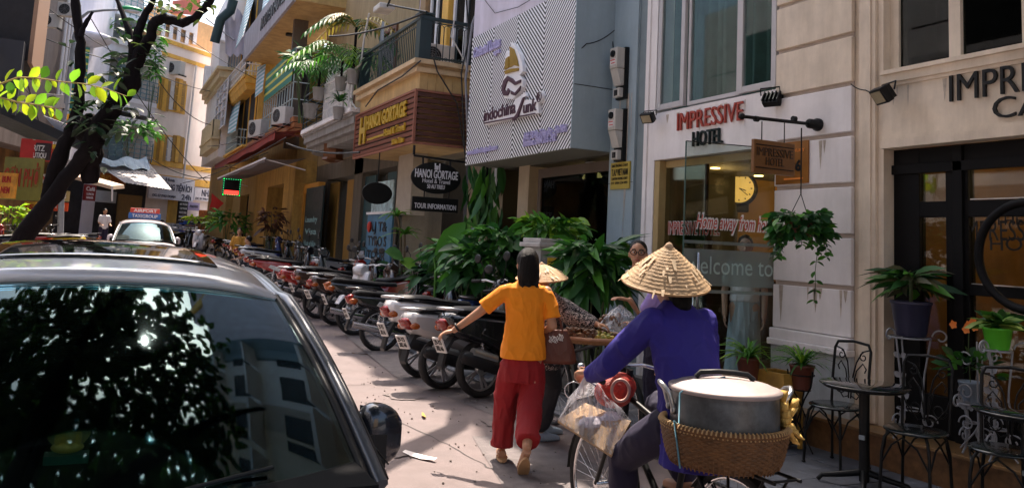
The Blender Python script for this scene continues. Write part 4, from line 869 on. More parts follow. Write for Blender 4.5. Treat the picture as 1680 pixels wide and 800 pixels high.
MB().box(3.9, 6.0, 40.6, 49, zc, zc+.15).box(4.05, 6.0, 40.75, 49, zc-.35, zc).box(4.2, 6, 40.9, 49, zc-.55, zc-.35).obj('cornice', mat('cornice_pale_yellow', (.66, .52, .30), .7, dirt=.2), wb, bevel=.02)
MB().box(3.95, 4.4, 40.7, 41.1, zc+.15, zc+1.4).box(3.9, 4.45, 40.65, 41.15, zc+1.3, zc+1.42).obj('parapet_post', creamL, wb, bevel=.02); MB().box(3.95, 4.3, 47.6, 48, zc+.15, zc+1.4).obj('parapet_post', creamL, wb, bevel=.02)
m_ = MB()
for k in range(9): m_.bar((4.45+k*.12, 40.9, zc+.15), (4.45+k*.12, 40.9, zc+1.1), .03, .03)
m_.bar((4.4, 40.9, zc+1.1), (5.6, 40.9, zc+1.1), .05, .05); m_.obj('blue_railing', mat('rail_blue', (.25, .40, .60), .5), wb)
zp = P(350, 225, X=4.0).z
MB().box(3.95, 4.4, 41.0, 46.5, zp, zp+.12).box(4.0, 4.4, 41.1, 46.4, zp-.45, zp).box(4.0, 4.06, 41.1, 46.4, zp+.12, zp+.95).box(4.0, 4.4, 41.1, 41.16, zp+.12, zp+.95).obj('lower_balcony', mat('cornice_pale_yellow', (0, 0, 0)), wb, bevel=.01)
for x0, y0, x1, y1 in ((358, 150, 369, 205),):
    a, b = P(x0, y0, X=4.34), P(x1, y1, X=4.34); d_ = MB().box(4.33, 4.36, b.y, a.y, b.z, a.z).obj('window', mat('pane_grey', (.25, .28, .33), .2), wb); m_ = MB()
    for k in range(4): y = b.y+(a.y-b.y)*k/3; m_.bar((4.31, y, b.z), (4.31, y, a.z), .06, .06)
    for k in range(6): z = b.z+(a.z-b.z)*k/5; m_.bar((4.31, b.y, z), (4.31, a.y, z), .06, .05)
    m_.obj('frame', white, d_)
# cloth hung and pole on the corner balcony
lau = thing('hung_sheets', 'large pale sheets hung above the corner balcony of the bay house', 'laundry', P(380, 90, t=39))
m_ = MB(); n = 16
tp = [P(368+i*4.2, 14+(i % 5)*5, t=39) for i in range(n)]; bt = [P(370+i*4.0, 88+(i % 3)*3, t=39) for i in range(n)]
for i, p in enumerate(tp): p.y += .12*sin(i*1.9)
m_.add(tp+bt, [(i, i+1, n+i+1, n+i) for i in range(n-1)], True); m_.obj('cloth', lilac, lau)
tag(MB().tube([P(383, 0, t=38.5), P(378, 18, t=38.5), P(362, 32, t=38.5), P(352, 70, t=38.5)], .22, 8).obj('rolled_awning', mat('awning_dark_green', (.03, .06, .06), .7)), 'dark rolled awning folded at the corner above the hung sheets', 'awning')
tag(MB().cyl(P(338, 30, t=40), P(384, 66, t=38.5), .04, n=5).obj('flag_pole', mat('pole_grey', (.3, .28, .3), .5)), 'thin slanting pole sticking out of the corner balcony', 'pole')
# ------------------------------------------------------------------ houses closing the street
AZ = radians(46); DV = V((sin(AZ), cos(AZ), 0)); NV = V((cos(AZ), -sin(AZ), 0)); A0 = P(300, 380, t=46); A0.z = 0
def B(px, py, off=0):
    d = CF+CR*((px-840)/FOC)-CU*((py-CYP)/FOC); k = (A0+NV*off-CC).dot(NV)/d.dot(NV); return CC+d*k
def bu(px, py, off=0): p = B(px, py, off); return (p-A0).dot(DV), p.z
def fb(mb, u0, u1, z0, z1, d0, d1):
    vs = [A0+DV*u+NV*d+V((0, 0, z)) for u in (u0, u1) for d in (d0, d1) for z in (z0, z1)]
    mb.add(vs, [(0, 1, 3, 2), (4, 6, 7, 5), (0, 4, 5, 1), (2, 3, 7, 6), (0, 2, 6, 4), (1, 5, 7, 3)]); return mb
def pb_(mb, x0, y0, x1, y1, d0, d1):
    u0, z1 = bu(x0, y0, d1); u1, z0 = bu(x1, y1, d1); return fb(mb, u0, u1, z0, z1, d0, d1)
eh = thing('end_house', 'pale lilac house with yellow shuttered windows closing the street', 'building', A0+V((0, 0, .7)))
uL, _ = bu(252, 200); uM, _ = bu(152, 200)
pw = mat('pale_lilac_wall', (.90, .80, .74), .8, var=.06, scale=1, dirt=.12)
fb(MB(), uL, 9, .5, bu(300, 70)[1], -2, 0).obj('wall', pw, eh)
for y0, y1 in ((70, 76), (92, 98), (268, 276), (290, 302)):
    uu, z1 = bu(290, y0); _, z0 = bu(290, y1)
    fb(MB(), uL+.01, 9, z0, z1, -.1, .10).obj('yellow_band', yellowtrim, eh)
for (x0, y0, x1, y1) in ((262, 125, 303, 188), (256, 218, 300, 272)):
    w_ = pb_(MB(), x0, y0, x1, y1, 0, .05).obj('window', yellowtrim, eh)
    xm0, xm1 = x0+(x1-x0)*.34, x0+(x1-x0)*.66
    pb_(MB(), xm0, y0+6, xm1, y1-7, .05, .06).obj('pane', mat('pane_white_blue', (.42, .46, .55), .3, var=.3), w_)
    m_ = MB(); pb_(m_, (xm0+xm1)/2-.6, y0+6, (xm0+xm1)/2+.6, y1-7, .06, .08)
    for k in range(3): pb_(m_, xm0, y0+12+k*14, xm1, y0+13+k*14, .06, .08)
    m_.obj('mullion', white, w_)
    for xa, xb in ((x0+4, xm0), (xm1, x1-2)):
        s_ = pb_(MB(), xa, y0+4, xb, y1-5, .05, .10).obj('shutter', mat('shutter_brown_yellow', (.38, .22, .05), .6), w_)
        m_ = MB()
        for k in range(4): pb_(m_, xa, y0+4+k*14, xb, y0+6+k*14, .10, .13)
        pb_(m_, (xa+xb)/2-.5, y0+4, (xa+xb)/2+.5, y1-5, .10, .13)
        m_.obj('shutter_rail', yellowtrim, w_)
tpw, tpz = bu(300, 36)
fb(MB(), uL+.3, 9, bu(300, 70)[1], bu(300, 18)[1], -2.5, -.6).obj('top_storey', mat('peach_wall', (.70, .42, .20), .8, dirt=.2), eh)
m_ = MB(); pb_(m_, 268, 42, 322, 68, -.58, -.5); gwn = m_.obj('glazed_window', mat('pane_dark_amber', (.10, .06, .03), .2, var=.5), eh)
m_ = MB()
for x in (268, 281, 294, 308, 321): pb_(m_, x-1, 36, x+1, 74, -.5, -.45)
pb_(m_, 266, 36, 324, 40, -.5, -.44); m_.obj('white_frame', white, eh)
a1, a2, a3, a4 = B(285, 2, -.4), B(330, -5, -.4), B(335, 42, .3), B(283, 40, .3)
sheetq([a1, a2, B(326, 26, -.4), B(283, 22, -.4)], 'red_roof', mat('red_roof', (.50, .14, .10), .8), eh, .08)
pipe = MB().cyl(B(322, 108, .12), B(300, 300, .12), .06, n=6).obj('drainpipe', white, eh)
q = B(286, 123, .2); ac_unit(q, 'air conditioner above the upper yellow shuttered window', radians(-44), 1.3)
# balcony house to the left of it
bh = thing('balcony_house', 'white house with stacked recessed balconies behind the leaning tree', 'building', B(200, 380)+V((0, 0, 0)))
lw = mat('white_lilac_wall', (.84, .82, .90), .8, var=.06, scale=1, dirt=.12)
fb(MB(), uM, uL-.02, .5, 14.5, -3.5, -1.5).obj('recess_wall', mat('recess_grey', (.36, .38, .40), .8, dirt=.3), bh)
u1 = bu(170, 200)[0]; fb(MB(), uM-.1, u1, .5, 14.5, -1.5, 0).obj('wall', lw, bh)
m_ = MB()
for yy in (28, 75, 165, 198):                     # slab fronts seen at x=215
    z = bu(215, yy)[1]; fb(MB(), u1, uL-.02, z-.12, z+.12, -1.5, .12).obj('balcony_slab', lw, bh)
z = bu(215, 90)[1]; fb(MB(), u1, uL-.02, bu(215, 82)[1]-.3, z+.5, -.2, -.02).obj('parapet', lw, bh); fb(MB(), u1, uL-.02, bu(215, 180)[1]-.15, bu(215, 168)[1], -.2, .05).obj('parapet', lw, bh)
for yy, h_ in ((28, .95), (160, .95), (262, 1.0)):
    z = bu(215, yy)[1]; m_ = MB()
    for k in range(5): fb(m_, u1, uL-.02, z+h_*k/4.2+.1, z+h_*k/4.2+.14, .10, .14)
    for k in range(9): u = u1+(uL-u1)*k/8; fb(m_, u-.02, u+.02, z, z+h_, .10, .14)
    m_.obj('railing', mat('rail_blue_green', (.14, .24, .27), .5), bh)
for yy in (85, 205):
    z = bu(200, yy)[1]
    for uu in (u1+.4, u1+1.9): fb(MB(), uu, uu+.8, z-2.3, z, -1.5, -1.42).obj('shutter', mat('shutter_blue', (.26, .40, .50), .6), bh)
m_ = MB(); pb_(m_, 139, 76, 156, 96, 0, .05); ws = m_.obj('small_window', mat('small_pane_blue', (.20, .34, .60), .3), bh)
m_ = MB(); pb_(m_, 137, 74, 158, 76, .0, .1); pb_(m_, 137, 96, 158, 98, 0, .1); pb_(m_, 147, 76, 148, 96, .05, .08); m_.obj('frame', white, bh)
tank = None
# ground floor: shops at the end, signs, big tarp awning
MB().cyl(B(222, 300, -1.2), B(222, 420, -1.2), .01).obj('cord', blackp, bh)
es = thing('end_shops', 'dark ground floor shopfronts under the end houses', 'shop', A0+DV*-2+NV*.3)
fb(MB(), uM-2, 9, .6, bu(290, 302)[1], -.2, -.02).obj('dark_front', mat('shop_dark', (.03, .03, .035), .6, var=.6, scale=2), es)
for x0, x1, m_ in ((196, 222, mat('ochre_pillar', (.28, .18, .07), .7)), (278, 286, yellowtrim), (344, 350, yellowtrim)): q = MB(); pb_(q, x0, 318, x1, 440, -.02, .06); q.obj('shop_pillar', m_, es)
def board(px0, py0, px1, py1, off, mt, name, label, texts, plane='B', cat='sign', t=None, tilt=0):
    """sign board between two photo points; texts = (string, fx, fy, fw, fh, material)"""
    if plane == 'B': a, b = B(px0, py1, off), B(px1, py1, off); top = B((px0+px1)/2, py0, off).z; bot = (a.z+b.z)/2; ex = DV
    else:
        a, b = P(px0, py1, t=t), P(px1, py1, t=t); ex = V((b.x-a.x, b.y-a.y, 0)).normalized(); top = P(px0, py0, t=t).z; bot = (a.z+b.z)/2
    if tilt: ex = Matrix.Rotation(radians(tilt), 3, 'Z') @ ex
    W = sqrt((b.x-a.x)**2+(b.y-a.y)**2); H = top-bot; en = ex.cross(V((0, 0, 1))); o = V((a.x, a.y, bot))
    r = thing(name, label, cat, o+ex*W/2)
    MB().prism([(0, 0), (W, 0), (W, H), (0, H)], o-en*.08, ex, (0, 0, 1), en, .08).obj('board', mt, r)
    for s, fx, fy, fw, fh, m_ in texts: text(r, 'lettering', s, o+ex*(W*fx)+V((0, 0, H*fy)), ex, (0, 0, 1), W=W*fw, H=H*fh, depth=.015, mt=m_, bold=.02)
    return r
navy = mat('navy_letter', (.02, .03, .08), .5); signw = mat('sign_board_white', (.72, .72, .80), .5)
board(243, 290, 317, 328, .3, signw, 'convenience_sign', 'white round the clock convenience shop board at the street end', [('C\u1eecA H\u00c0NG TI\u1ec6N \u00cdCH', .08, .42, .86, .26, navy), ('24h', .72, .06, .22, .24, navy), ('Hoa', .33, .80, .2, .14, navy), ('DC: 57 PHU DOAN', .08, .1, .5, .1, navy)])
board(318, 309, 356, 330, .3, signw, 'shop_sign', 'white NH shop board right of the convenience board', [('NHA THUOC', .30, .38, 1.2, .5, navy), ('DC 57 PHU DOAN', .06, .08, .85, .16, navy)])
tw = mat('tarp_grey_white', (.50, .47, .47), .7, var=.12, stretch=(1, 1, 1))
aw = thing('tarp_awning', 'large grey corrugated awning under a white tarp at the street end', 'awning', B(220, 310, 2))
a, b, c, d = B(163, 272, .3), B(245, 268, .3), B(283, 312, 3.2), B(205, 300, 3.2)
n = 26; m_ = MB(); vs = []
for i in range(n+1): f = i/n; p1 = a.lerp(b, f); p2 = d.lerp(c, f); o_ = V((0, 0, .03*(i % 2))); vs += [p1+o_, p2+o_]
m_.add(vs, [(2*i, 2*i+2, 2*i+3, 2*i+1) for i in range(n)]).obj('corrugated_sheet', tw, aw)
a, b = B(156, 262, .3), B(240, 258, .3); a2, b2 = B(158, 268, 1.2), B(248, 280, 1.2)
m_ = MB(); vs = []
for i in range(13): f = i/12; vs += [a.lerp(b, f)+V((0, 0, .1*sin(i*1.1))), a2.lerp(b2, f)+V((0, 0, .08*sin(i*1.4)))]
m_.add(vs, [(2*i, 2*i+2, 2*i+3, 2*i+1) for i in range(12)]).obj('white_tarp', mat('tarp_blue_white', (.55, .68, .82), .7, var=.2, scale=1), aw)
board(160, 285, 206, 302, .6, mat('board_orange', (.45, .14, .02), .5, var=.3, scale=1), 'orange_shop_sign', 'orange shop board half hidden under the tarp awning', [('PHO', .1, .3, .35, .5, yellowtrim)])
board(137, 303, 156, 329, 1.2, mat('board_red_brown', (.22, .02, .02), .5), 'cafe_sign', 'small dark red cafe board with white lettering near the tree', [('Caf\u00e9', .12, .62, .76, .25, white), ('LUNCH', .2, .35, .6, .14, white), ('DINNER', .2, .12, .6, .14, white)])
board(156, 313, 190, 332, 1.2, mat('board_grey', (.35, .38, .40), .5), 'blank_sign', 'blank grey board right of the dark red cafe board', [])
board(290, 330, 305, 372, .5, blackp, 'text_board', 'tall black board with white lines of text under the convenience sign', [(s, .1, .84-.16*k, .8, .09, white) for k, s in enumerate(('MY PHAM', 'TAP PHAM', 'NUOC HOA', 'BANH KEO', 'SUA'))])
board(308, 332, 327, 345, .5, mat('board_lilac', (.40, .36, .62), .5), 'lilac_sign', 'small lilac board under the NH shop board', [('PHOTO', .15, .35, .7, .3, navy)])
# racks and boxes of the end shop
rk = thing('goods_rack', 'blue rack of packets standing at the end shop', 'rack', B(313, 405, 2.0))
for k in range(5): q = MB(); pb_(q, 304, 362+k*8, 320, 369+k*8, 1.7, 2.1); q.obj('packet_row', mat('pack_%d' % k, [(.05, .12, .45), (.4, .4, .5), (.08, .1, .4), (.25, .2, .5), (.1, .25, .6)][k], .5), rk)
for (x0, y0, x1, y1, c, lb) in ((323, 355, 337, 372, (.55, .25, .15), 'orange and white carton stack inside the end shop'), (284, 372, 300, 380, (.6, .6, .62), 'white low counter at the end shop under the green goods'), (284, 366, 298, 373, (.15, .4, .06), 'pile of green vegetables on the white counter'), (345, 345, 352, 390, (.6, .22, .06), 'orange poster at the right edge of the end shops')):
    q = MB(); pb_(q, x0, y0, x1, y1, .5, 1.3 if y1 > 371 else 1.0); tag(q.obj('carton' if 'carton' in lb else 'counter' if 'counter' in lb else 'vegetables' if 'veg' in lb else 'poster', mat('good_%d' % x0, c, .6, var=.5, scale=6), bevel=.03), lb, 'goods')
# flag
fl = P(346, 330, t=36); tag(MB().prism([(0, .35), (.55, -.05), (.2, -.45), (-.05, -.35), (.02, 0)], fl, (1, 0, 0), (0, 0, 1), (0, 1, 0), .015).obj('red_flag', mat('flag_red', (.6, .03, .02), .7)), 'small red flag hanging over the NH shop board', 'flag')
# ------------------------------------------------------------------ left row of houses
LA, LB = V((-3.7, 34.9, 0)), V((-.95, 45, 0)); LD = (LB-LA).normalized(); LN = V((LD.y, -LD.x, 0))
def Lp(px, py, off=0):
    d = CF+CR*((px-840)/FOC)-CU*((py-CYP)/FOC); k = (LA+LN*off-CC).dot(LN)/d.dot(LN); return CC+d*k
def lu(px, py, off=0): p = Lp(px, py, off); return (p-LA).dot(LD), p.z
def lb_(mb, u0, u1, z0, z1, d0, d1):
    vs = [LA+LD*u+LN*d+V((0, 0, z)) for u in (u0, u1) for d in (d0, d1) for z in (z0, z1)]
    mb.add(vs, [(0, 1, 3, 2), (4, 6, 7, 5), (0, 4, 5, 1), (2, 3, 7, 6), (0, 2, 6, 4), (1, 5, 7, 3)]); return mb
lh = thing('left_house', 'tall pale house with round balconies left of the leaning tree', 'building', LA+LD*8)
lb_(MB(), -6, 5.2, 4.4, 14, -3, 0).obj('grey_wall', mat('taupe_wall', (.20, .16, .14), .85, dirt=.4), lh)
lb_(MB(), 5.2, 10.6, 4.4, 14, -3, .1).obj('wall', lw, lh)
lb_(MB(), -12, 12, .5, 4.4, -3, -1.0).obj('shop_front', mat('shop_amber', (.22, .12, .04), .8, var=.75, scale=1.2), lh)
for u, z in ((7.5, 10.2), (7.5, 13.2)):
    c_ = LA+LD*u+LN*.1; MB().lathe([(.3, -.5), (.9, -.25), (1.05, -.1), (1.05, 0), (.95, .05)], 20, (c_.x, c_.y, z)).obj('round_balcony', lw, lh)
for u in (4.2, 4.6, 5.0): MB().cyl(LA+LD*u+LN*.2+V((0, 0, 4.4)), LA+LD*u+LN*.2+V((0, 0, 14)), .07, n=6).obj('pipe', white, lh)
q = LA+LD*6.2+LN*.3; MB().box(q.x-.3, q.x+.3, q.y-.1, q.y+.1, 6.2, 9.4).obj('rolled_blind', strp, lh)
# the near dark wooden balcony at the top left
nb = thing('dark_balcony', 'dark timber balcony box at the top left above the cables', 'balcony', P(20, 60, t=22))
a = P(-40, 60, t=22); b = P(52, 60, t=22); zq = P(45, 104, t=22).z
dk = mat('dark_timber', (.015, .012, .012), .8)
MB().box(a.x-2, b.x, b.y-.3, b.y+3, zq, zq+6).obj('body', dk, nb); MB().box(b.x, b.x+.10, b.y-.32, b.y+3, zq-.05, zq+6).obj('edge_board', mat('edge_brown', (.30, .17, .10), .7), nb)
sheetq([P(-20, 50, t=20), P(36, 112, t=23), P(28, 118, t=23), P(-25, 66, t=20)], 'edge_board', MATS['edge_brown'], nb, .05)
MB().box(a.x-2, P(30, 150, t=21).x, P(30, 150, t=21).y, P(30, 150, t=21).y+.6, P(30, 190, t=21).z, zq+.4).obj('dark_wall', mat('dark_wall_grey', (.03, .03, .035), .8), nb)
for i, (x, y, lb) in enumerate(((82, 46, 'air conditioner under the dark balcony next to the pipes'), (112, 28, 'air conditioner high beside the thin tree trunk'), (92, 178, 'beige air conditioner half hidden by the lime leaves'))):
    ac_unit(P(x, y, t=30), lb, radians(-20), .9)
# signs and awnings on the left
rit = board(42, 233, 80, 262, 0, mat('sign_black_red', (.02, .01, .015), .5), 'boutique_sign', 'black boutique board with white lettering and red rim', [('RITZ', .28, .52, .5, .34, white), ('BOUTIQU', .05, .12, .82, .3, white)], 'T', t=27)
r_ = P(61, 247, t=27.06); MB().box(r_.x-.48, r_.x+.42, r_.y+.0, r_.y+.03, r_.z-.34, r_.z+.36).obj('red_rim', mat('rim_red', (.45, .02, .02), .5), rit)
board(0, 256, 64, 328, 0, mat('sign_olive', (.18, .17, .035), .5, var=.3, scale=2), 'rice_sign', 'olive green food board with big dark red letters', [('C\u01a0M PH\u1ede', .02, .32, .92, .42, mat('brick_red_letter', (.30, .035, .01), .5))], 'T', t=25)
board(-12, 282, 23, 325, 0, mat('sign_orange', (.75, .33, .04), .5, var=.5, scale=3), 'orange_sign', 'white rimmed orange board in front of the olive food board', [('BUN', .35, .62, .4, .25, MATS['rim_red']), ('NEM', .35, .2, .4, .25, MATS['rim_red'])], 'T', t=23)
for i, (x0, y0, x1, y1, c, lb, s) in enumerate(((84, 188, 104, 222, (.65, .38, .03), 'yellow board high behind the tree fork', 'CHE'), (104, 186, 118, 222, (.7, .45, .05), 'second yellow board touching the tree fork', 'XOI'), (80, 236, 93, 265, (.7, .5, .05), 'yellow board right of the boutique board', 'BIA'), (62, 285, 78, 300, (.62, .60, .6), 'white pharmacy board beside the olive board', 'A'), (80, 284, 104, 306, (.35, .25, .12), 'brown board with red letter behind the lower trunk', 'NEM'), (84, 312, 112, 330, (.42, .33, .14), 'tan board lettered in black left of the red cafe board', 'HAO UNS'), (77, 331, 110, 346, (.65, .08, .02), 'bright red banner under the tan board', 'NN NN'), (38, 330, 57, 348, (.55, .35, .05), 'amber board over the stall under the olive board', '1S'), (104, 262, 122, 284, (.5, .52, .58), 'pale blue board between the two trunks', 'XE'))):
    board(x0, y0, x1, y1, 0, mat('lsign_%d' % i, c, .5, var=.25, scale=3), 'shop_sign', lb, [(s, .15, .3, .7, .45, MATS['rim_red'] if c[0] > .5 and i != 6 else white)], 'T', t=31+.3*i)
ct = thing('dark_canopy', 'long dark canopy sloping down across the left shops', 'awning', P(70, 215, t=22))
dkc = mat('canopy_navy', (.012, .016, .022), .6)
a, b = P(-30, 165, t=20), P(146, 245, t=24)
MB().bar(a, b, .1, .26).obj('beam', dkc, ct); sheetq([a+V((-1.6, 0, .2)), a+V((0, 0, .1)), b+V((0, 0, .1)), b+V((-1.6, .5, .2))], 'roof_sheet', dkc, ct, .03)
sheetq([P(72, 190, t=22.6), P(110, 204, t=23), P(146, 243, t=24), P(100, 222, t=23)], 'loose_tarp', mat('loose_tarp', (.45, .45, .5), .8), ct, .02)
sheetq([P(128, 238, t=23.6), P(146, 240, t=24), P(148, 250, t=24), P(130, 243, t=23.6)], 'red_edge', mat('rim_red', (.45, .02, .02)), ct, .03)
a2_ = thing('small_awning', 'thin pale awning edge above the dark red cafe board', 'awning', P(150, 300, t=28))
sheetq([P(118, 287, t=28), P(183, 305, t=28), P(184, 311, t=28), P(118, 293, t=28)], 'edge', mat('awning_tan', (.5, .38, .28), .7), a2_, .9); MB().cyl(P(184, 305, t=28), P(184, 330, t=28), .03, n=5).obj('pole', white, a2_)
MB().cyl(P(27, 208, t=27), P(58, 228, t=27), .06, n=6).obj('tube_lamp', mat('tube_lamp', (.7, .6, .5), .4), label='slanting tube lamp under the dark canopy', cat='lamp')
# street lamp with green head
sl_ = thing('street_lamp', 'tall grey street lamp with a bright green head in front of the balconies', 'street lamp', P(100, 420, t=30))
pl = [P(98, 420, t=30), P(104, 200, t=30), P(122, 60, t=30), P(130, 32, t=30), P(145, 20, t=30), P(170, 17, t=30), P(202, 16, t=30)]
MB().tube(pl, .07, 8, rs=[.11, .09, .07, .06, .05, .045, .04]).obj('pole', mat('lamp_pole', (.28, .31, .34), .5), sl_)
q = P(216, 15, t=30); MB().ell(q, .36, .14, .10).obj('head', mat('lamp_green', (.02, .35, .12), .35), sl_); MB().ell(q+V((.02, 0, -.07)), .28, .12, .09).obj('lens', mat('lamp_lens', (.7, .7, .72), .3), sl_)
for i, (x0, y0, x1, y1, s_) in enumerate(((150, 32, 340, 300, .4), (0, 120, 60, 190, .1), (250, 262, 345, 292, .2), (262, 135, 346, 205, .3), (40, 120, 115, 330, .3))):
    cable([P(x0, y0, t=30), P(x1, y1, t=38)], .018, ['long wire crossing in front of the yellow shuttered windows', 'wire under the dark timber balcony', 'wire sagging above the convenience shop board', 'wire below the upper shuttered window', 'wire falling past the lime leaves'][i], sag=s_)
m_ = MB(); g_ = MB()
for k in range(4):
    for z in (6.6, 9.8, 12.6): g_.box(5.82, 5.85, 3.0+k*1.7, 4.1+k*1.7, z, z+1.7); m_.box(5.3, 5.85, 2.8+k*1.7, 4.3+k*1.7, z-.25, z-.1)
g_.obj('upper_windows', darkplastic, hb, kind='stuff'); m_.obj('upper_ledges', white, hb, kind='stuff')
r_w = random.Random(6)
for i, (x0, y0, t0, x1, y1, t1, s_, lb) in enumerate(((230, 0, 30, 420, 130, 32, .2, 'wire running from the tree fork to the yellow corner balcony'), (60, 0, 28, 345, 150, 40, .5, 'long high wire behind the leaning tree'), (0, 30, 26, 250, 110, 40, .3, 'wire passing the far air conditioners'), (340, 240, 36, 480, 200, 22, .15, 'thin wire along the red awning'), (300, 300, 40, 470, 225, 22, .2, 'wire from the street end to the round balcony'), (470, 235, 20, 590, 250, 15, .1, 'wire slung under the round balcony'), (0, 95, 25, 140, 240, 30, .2, 'wire crossing the taupe wall on the left'), (330, 280, 38, 440, 250, 26, .1, 'short wire over the led sign'), (540, 60, 17, 700, 20, 14, .1, 'wire crossing in front of the areca palm'))):
    cable([P(x0, y0, t=t0), P(x1, y1, t=t1)], .012+.004*(i % 3), lb, sag=s_)
# plain house fronts across the street, beside and behind the camera: they shade the street and show in the window reflections
of = thing('opposite_house', 'cream terrace of balconied houses on the other side of the street, outside the picture', 'building', (-6, 0, 0))
MB().box(-10.5, -7.5, -30, 24, 0, 10.5).obj('wall', creamL, of)
m_ = MB(); g_ = MB(); b_ = MB()
for k in range(13):
    for z in (.3, 3.6, 6.9):
        g_.box(-7.5, -7.47, -28+k*4, -26.2+k*4, z+.4, z+2.3)
        if z > 1: m_.box(-7.5, -6.7, -28.6+k*4, -25.4+k*4, z, z+.15); b_.box(-6.72, -6.7, -28.6+k*4, -25.4+k*4, z+.9, z+.95)
g_.obj('windows', darkplastic, of, kind='stuff'); m_.obj('balcony_slabs', white, of, kind='stuff'); b_.obj('rails', blackp, of, kind='stuff')
MB().box(-2, 9, -24, -20, 0, 10).obj('street_end_house', mat('warm_end', (.45, .33, .2), .8, dirt=.3), label='ochre house far behind the photographer, outside the picture', cat='building')
# ------------------------------------------------------------------ plants
def G(px, py):
    z = 0
    for _ in range(8): p = P(px, py, Z=z); z = gz(p.y)
    p.z = z; return p
def leaf(mb, p, d, n, L, W, droop=.25, rows=4):
    """one blade of a leaf: a folded, curved outline of small faces"""
    p, d = V(p), V(d).normalized(); s = d.cross(V(n))
    if s.length < 1e-3: s = d.orthogonal()
    s.normalize(); u = s.cross(d); vs = []; fs = []
    prof = [0, .7, 1, .75, 0] if rows == 4 else [0, .9, .8, 0]
    K = len(prof)
    for i, w_ in enumerate(prof):
        f = i/(K-1); c = p+d*(L*f)-V((0, 0, 1))*droop*L*f*f
        if w_ == 0: vs.append([c])
        else: vs.append([c-s*W*w_/2+u*W*.12, c-u*W*.02, c+s*W*w_/2+u*W*.12])
    idx = []; flat = []
    for r in vs: idx.append(list(range(len(flat), len(flat)+len(r)))); flat += r
    for a, b in zip(idx, idx[1:]):
        if len(a) == 1: fs += [(a[0], b[1], b[0]), (a[0], b[2], b[1])]
        elif len(b) == 1: fs += [(a[0], a[1], b[0]), (a[1], a[2], b[0])]
        else: fs += [(a[0], a[1], b[1], b[0]), (a[1], a[2], b[2], b[1])]
    mb.add(flat, fs, True)
def rdir(r, up=.2):
    a = r.uniform(0, 2*pi); z = r.uniform(-.5, 1)*.8+up; return V((cos(a), sin(a), z)).normalized()
LEAFM = {}
def leaf_mesh(kind):
    if kind in LEAFM: return LEAFM[kind]
    mb = MB(); ar, dr = {'broad': (.40, .35), 'long': (.24, .55), 'oval': (.62, .15), 'strap': (.12, .9)}[kind]
    leaf(mb, (0, 0, 0), (1, 0, 0), (0, 0, 1), 1, ar, dr)
    me = bpy.data.meshes.new('leaf_'+kind); me.from_pydata([tuple(v) for v in mb.v], [], mb.f); me.polygons.foreach_set('use_smooth', [True]*len(mb.f))
    LEAFM[kind] = me; return me
MMC = {}
def leaf_obj(parent, kind, mt, p, d, L, roll=0, name='leaf'):
    k = (kind, mt.name)
    if k not in MMC: me = leaf_mesh(kind).copy(); me.materials.append(mt); MMC[k] = me
    o = bpy.data.objects.new(name, MMC[k]); COL.objects.link(o); o.parent = parent
    o.location = inv_of(parent) @ V(p); d = V(d).normalized()
    q = d.to_track_quat('X', 'Z'); o.rotation_euler = (q.to_matrix() @ Matrix.Rotation(roll, 3, 'X')).to_euler(); o.scale = (L, L, L)
    return o
def bush(name, label, c, R, n, L, mt, seed, kind='broad', stems=6, base=None, group=None, cat='plant', asobj=True, stemr=.012):
    r = random.Random(seed); c = V(c); base = V(base) if base else V((c.x, c.y, c.z-R[2]))
    t = thing(name, label, cat, base, group=group); sm = MB(); fo = MB()
    tips = []
    for k in range(stems):
        d = rdir(r, .6); tip = c+V((d.x*R[0]*.6, d.y*R[1]*.6, d.z*R[2]*.6)); mid = base.lerp(tip, .5)+V((r.uniform(-.1, .1), r.uniform(-.1, .1), 0))*R[0]
        sm.tube([base+V((r.uniform(-.04, .04), r.uniform(-.04, .04), 0)), mid, tip], stemr, 5, rs=[stemr*1.3, stemr, stemr*.6]); tips.append((mid, tip))
    sm.obj('stem', mat('stem_green', (.06, .09, .03), .7), t)
    for k in range(n):
        d = rdir(r, .15); f = r.uniform(.35, 1)**.6
        p = c+V((d.x*R[0]*f, d.y*R[1]*f, d.z*R[2]*f)); dd = (d+V((r.uniform(-.6, .6), r.uniform(-.6, .6), r.uniform(-.7, .2)))).normalized()
        l = L*r.uniform(.6, 1.2)
        if asobj: leaf_obj(t, kind, mt[r.randrange(len(mt))], p-dd*l*.4, dd, l, r.uniform(-.9, .9))
        else: leaf(fo, p-dd*l*.4, dd, (r.uniform(-.5, .5), r.uniform(-.5, .5), 1), l, l*{'broad': .36, 'long': .2, 'oval': .5, 'strap': .12}[kind], .3)
    if not asobj: fo.obj('foliage', mt[0], t, kind='stuff')
    return t
def blades(parent, c, n, L, mt, seed, up=1.2, w=.03, name='leaf', as_stuff=False):
    """arching strap leaves growing from one point"""
    r = random.Random(seed); mb = MB()
    for k in range(n):
        a = r.uniform(0, 2*pi); d = V((cos(a), sin(a), up*r.uniform(.3, 1.5))).normalized(); l = L*r.uniform(.65, 1.15)
        m_ = mb if as_stuff else MB(); vs = []; K = 5; s = d.cross(V((0, 0, 1))).normalized()
        for i in range(K+1):
            f = i/K; p = V(c)+d*l*f-V((0, 0, 1))*l*.55*f*f; ww = w*(1-f)**.6*(.6+f) if i < K else 0
            vs += [p-s*ww/2, p+s*ww/2+V((0, 0, ww*.2))]
        m_.add(vs, [(2*i, 2*i+1, 2*i+3, 2*i+2) for i in range(K)], True)
        if not as_stuff: m_.obj(name, mt if not isinstance(mt, list) else mt[k % len(mt)], parent)
    if as_stuff: mb.obj(name, mt if not isinstance(mt, list) else mt[0], parent, kind='stuff')
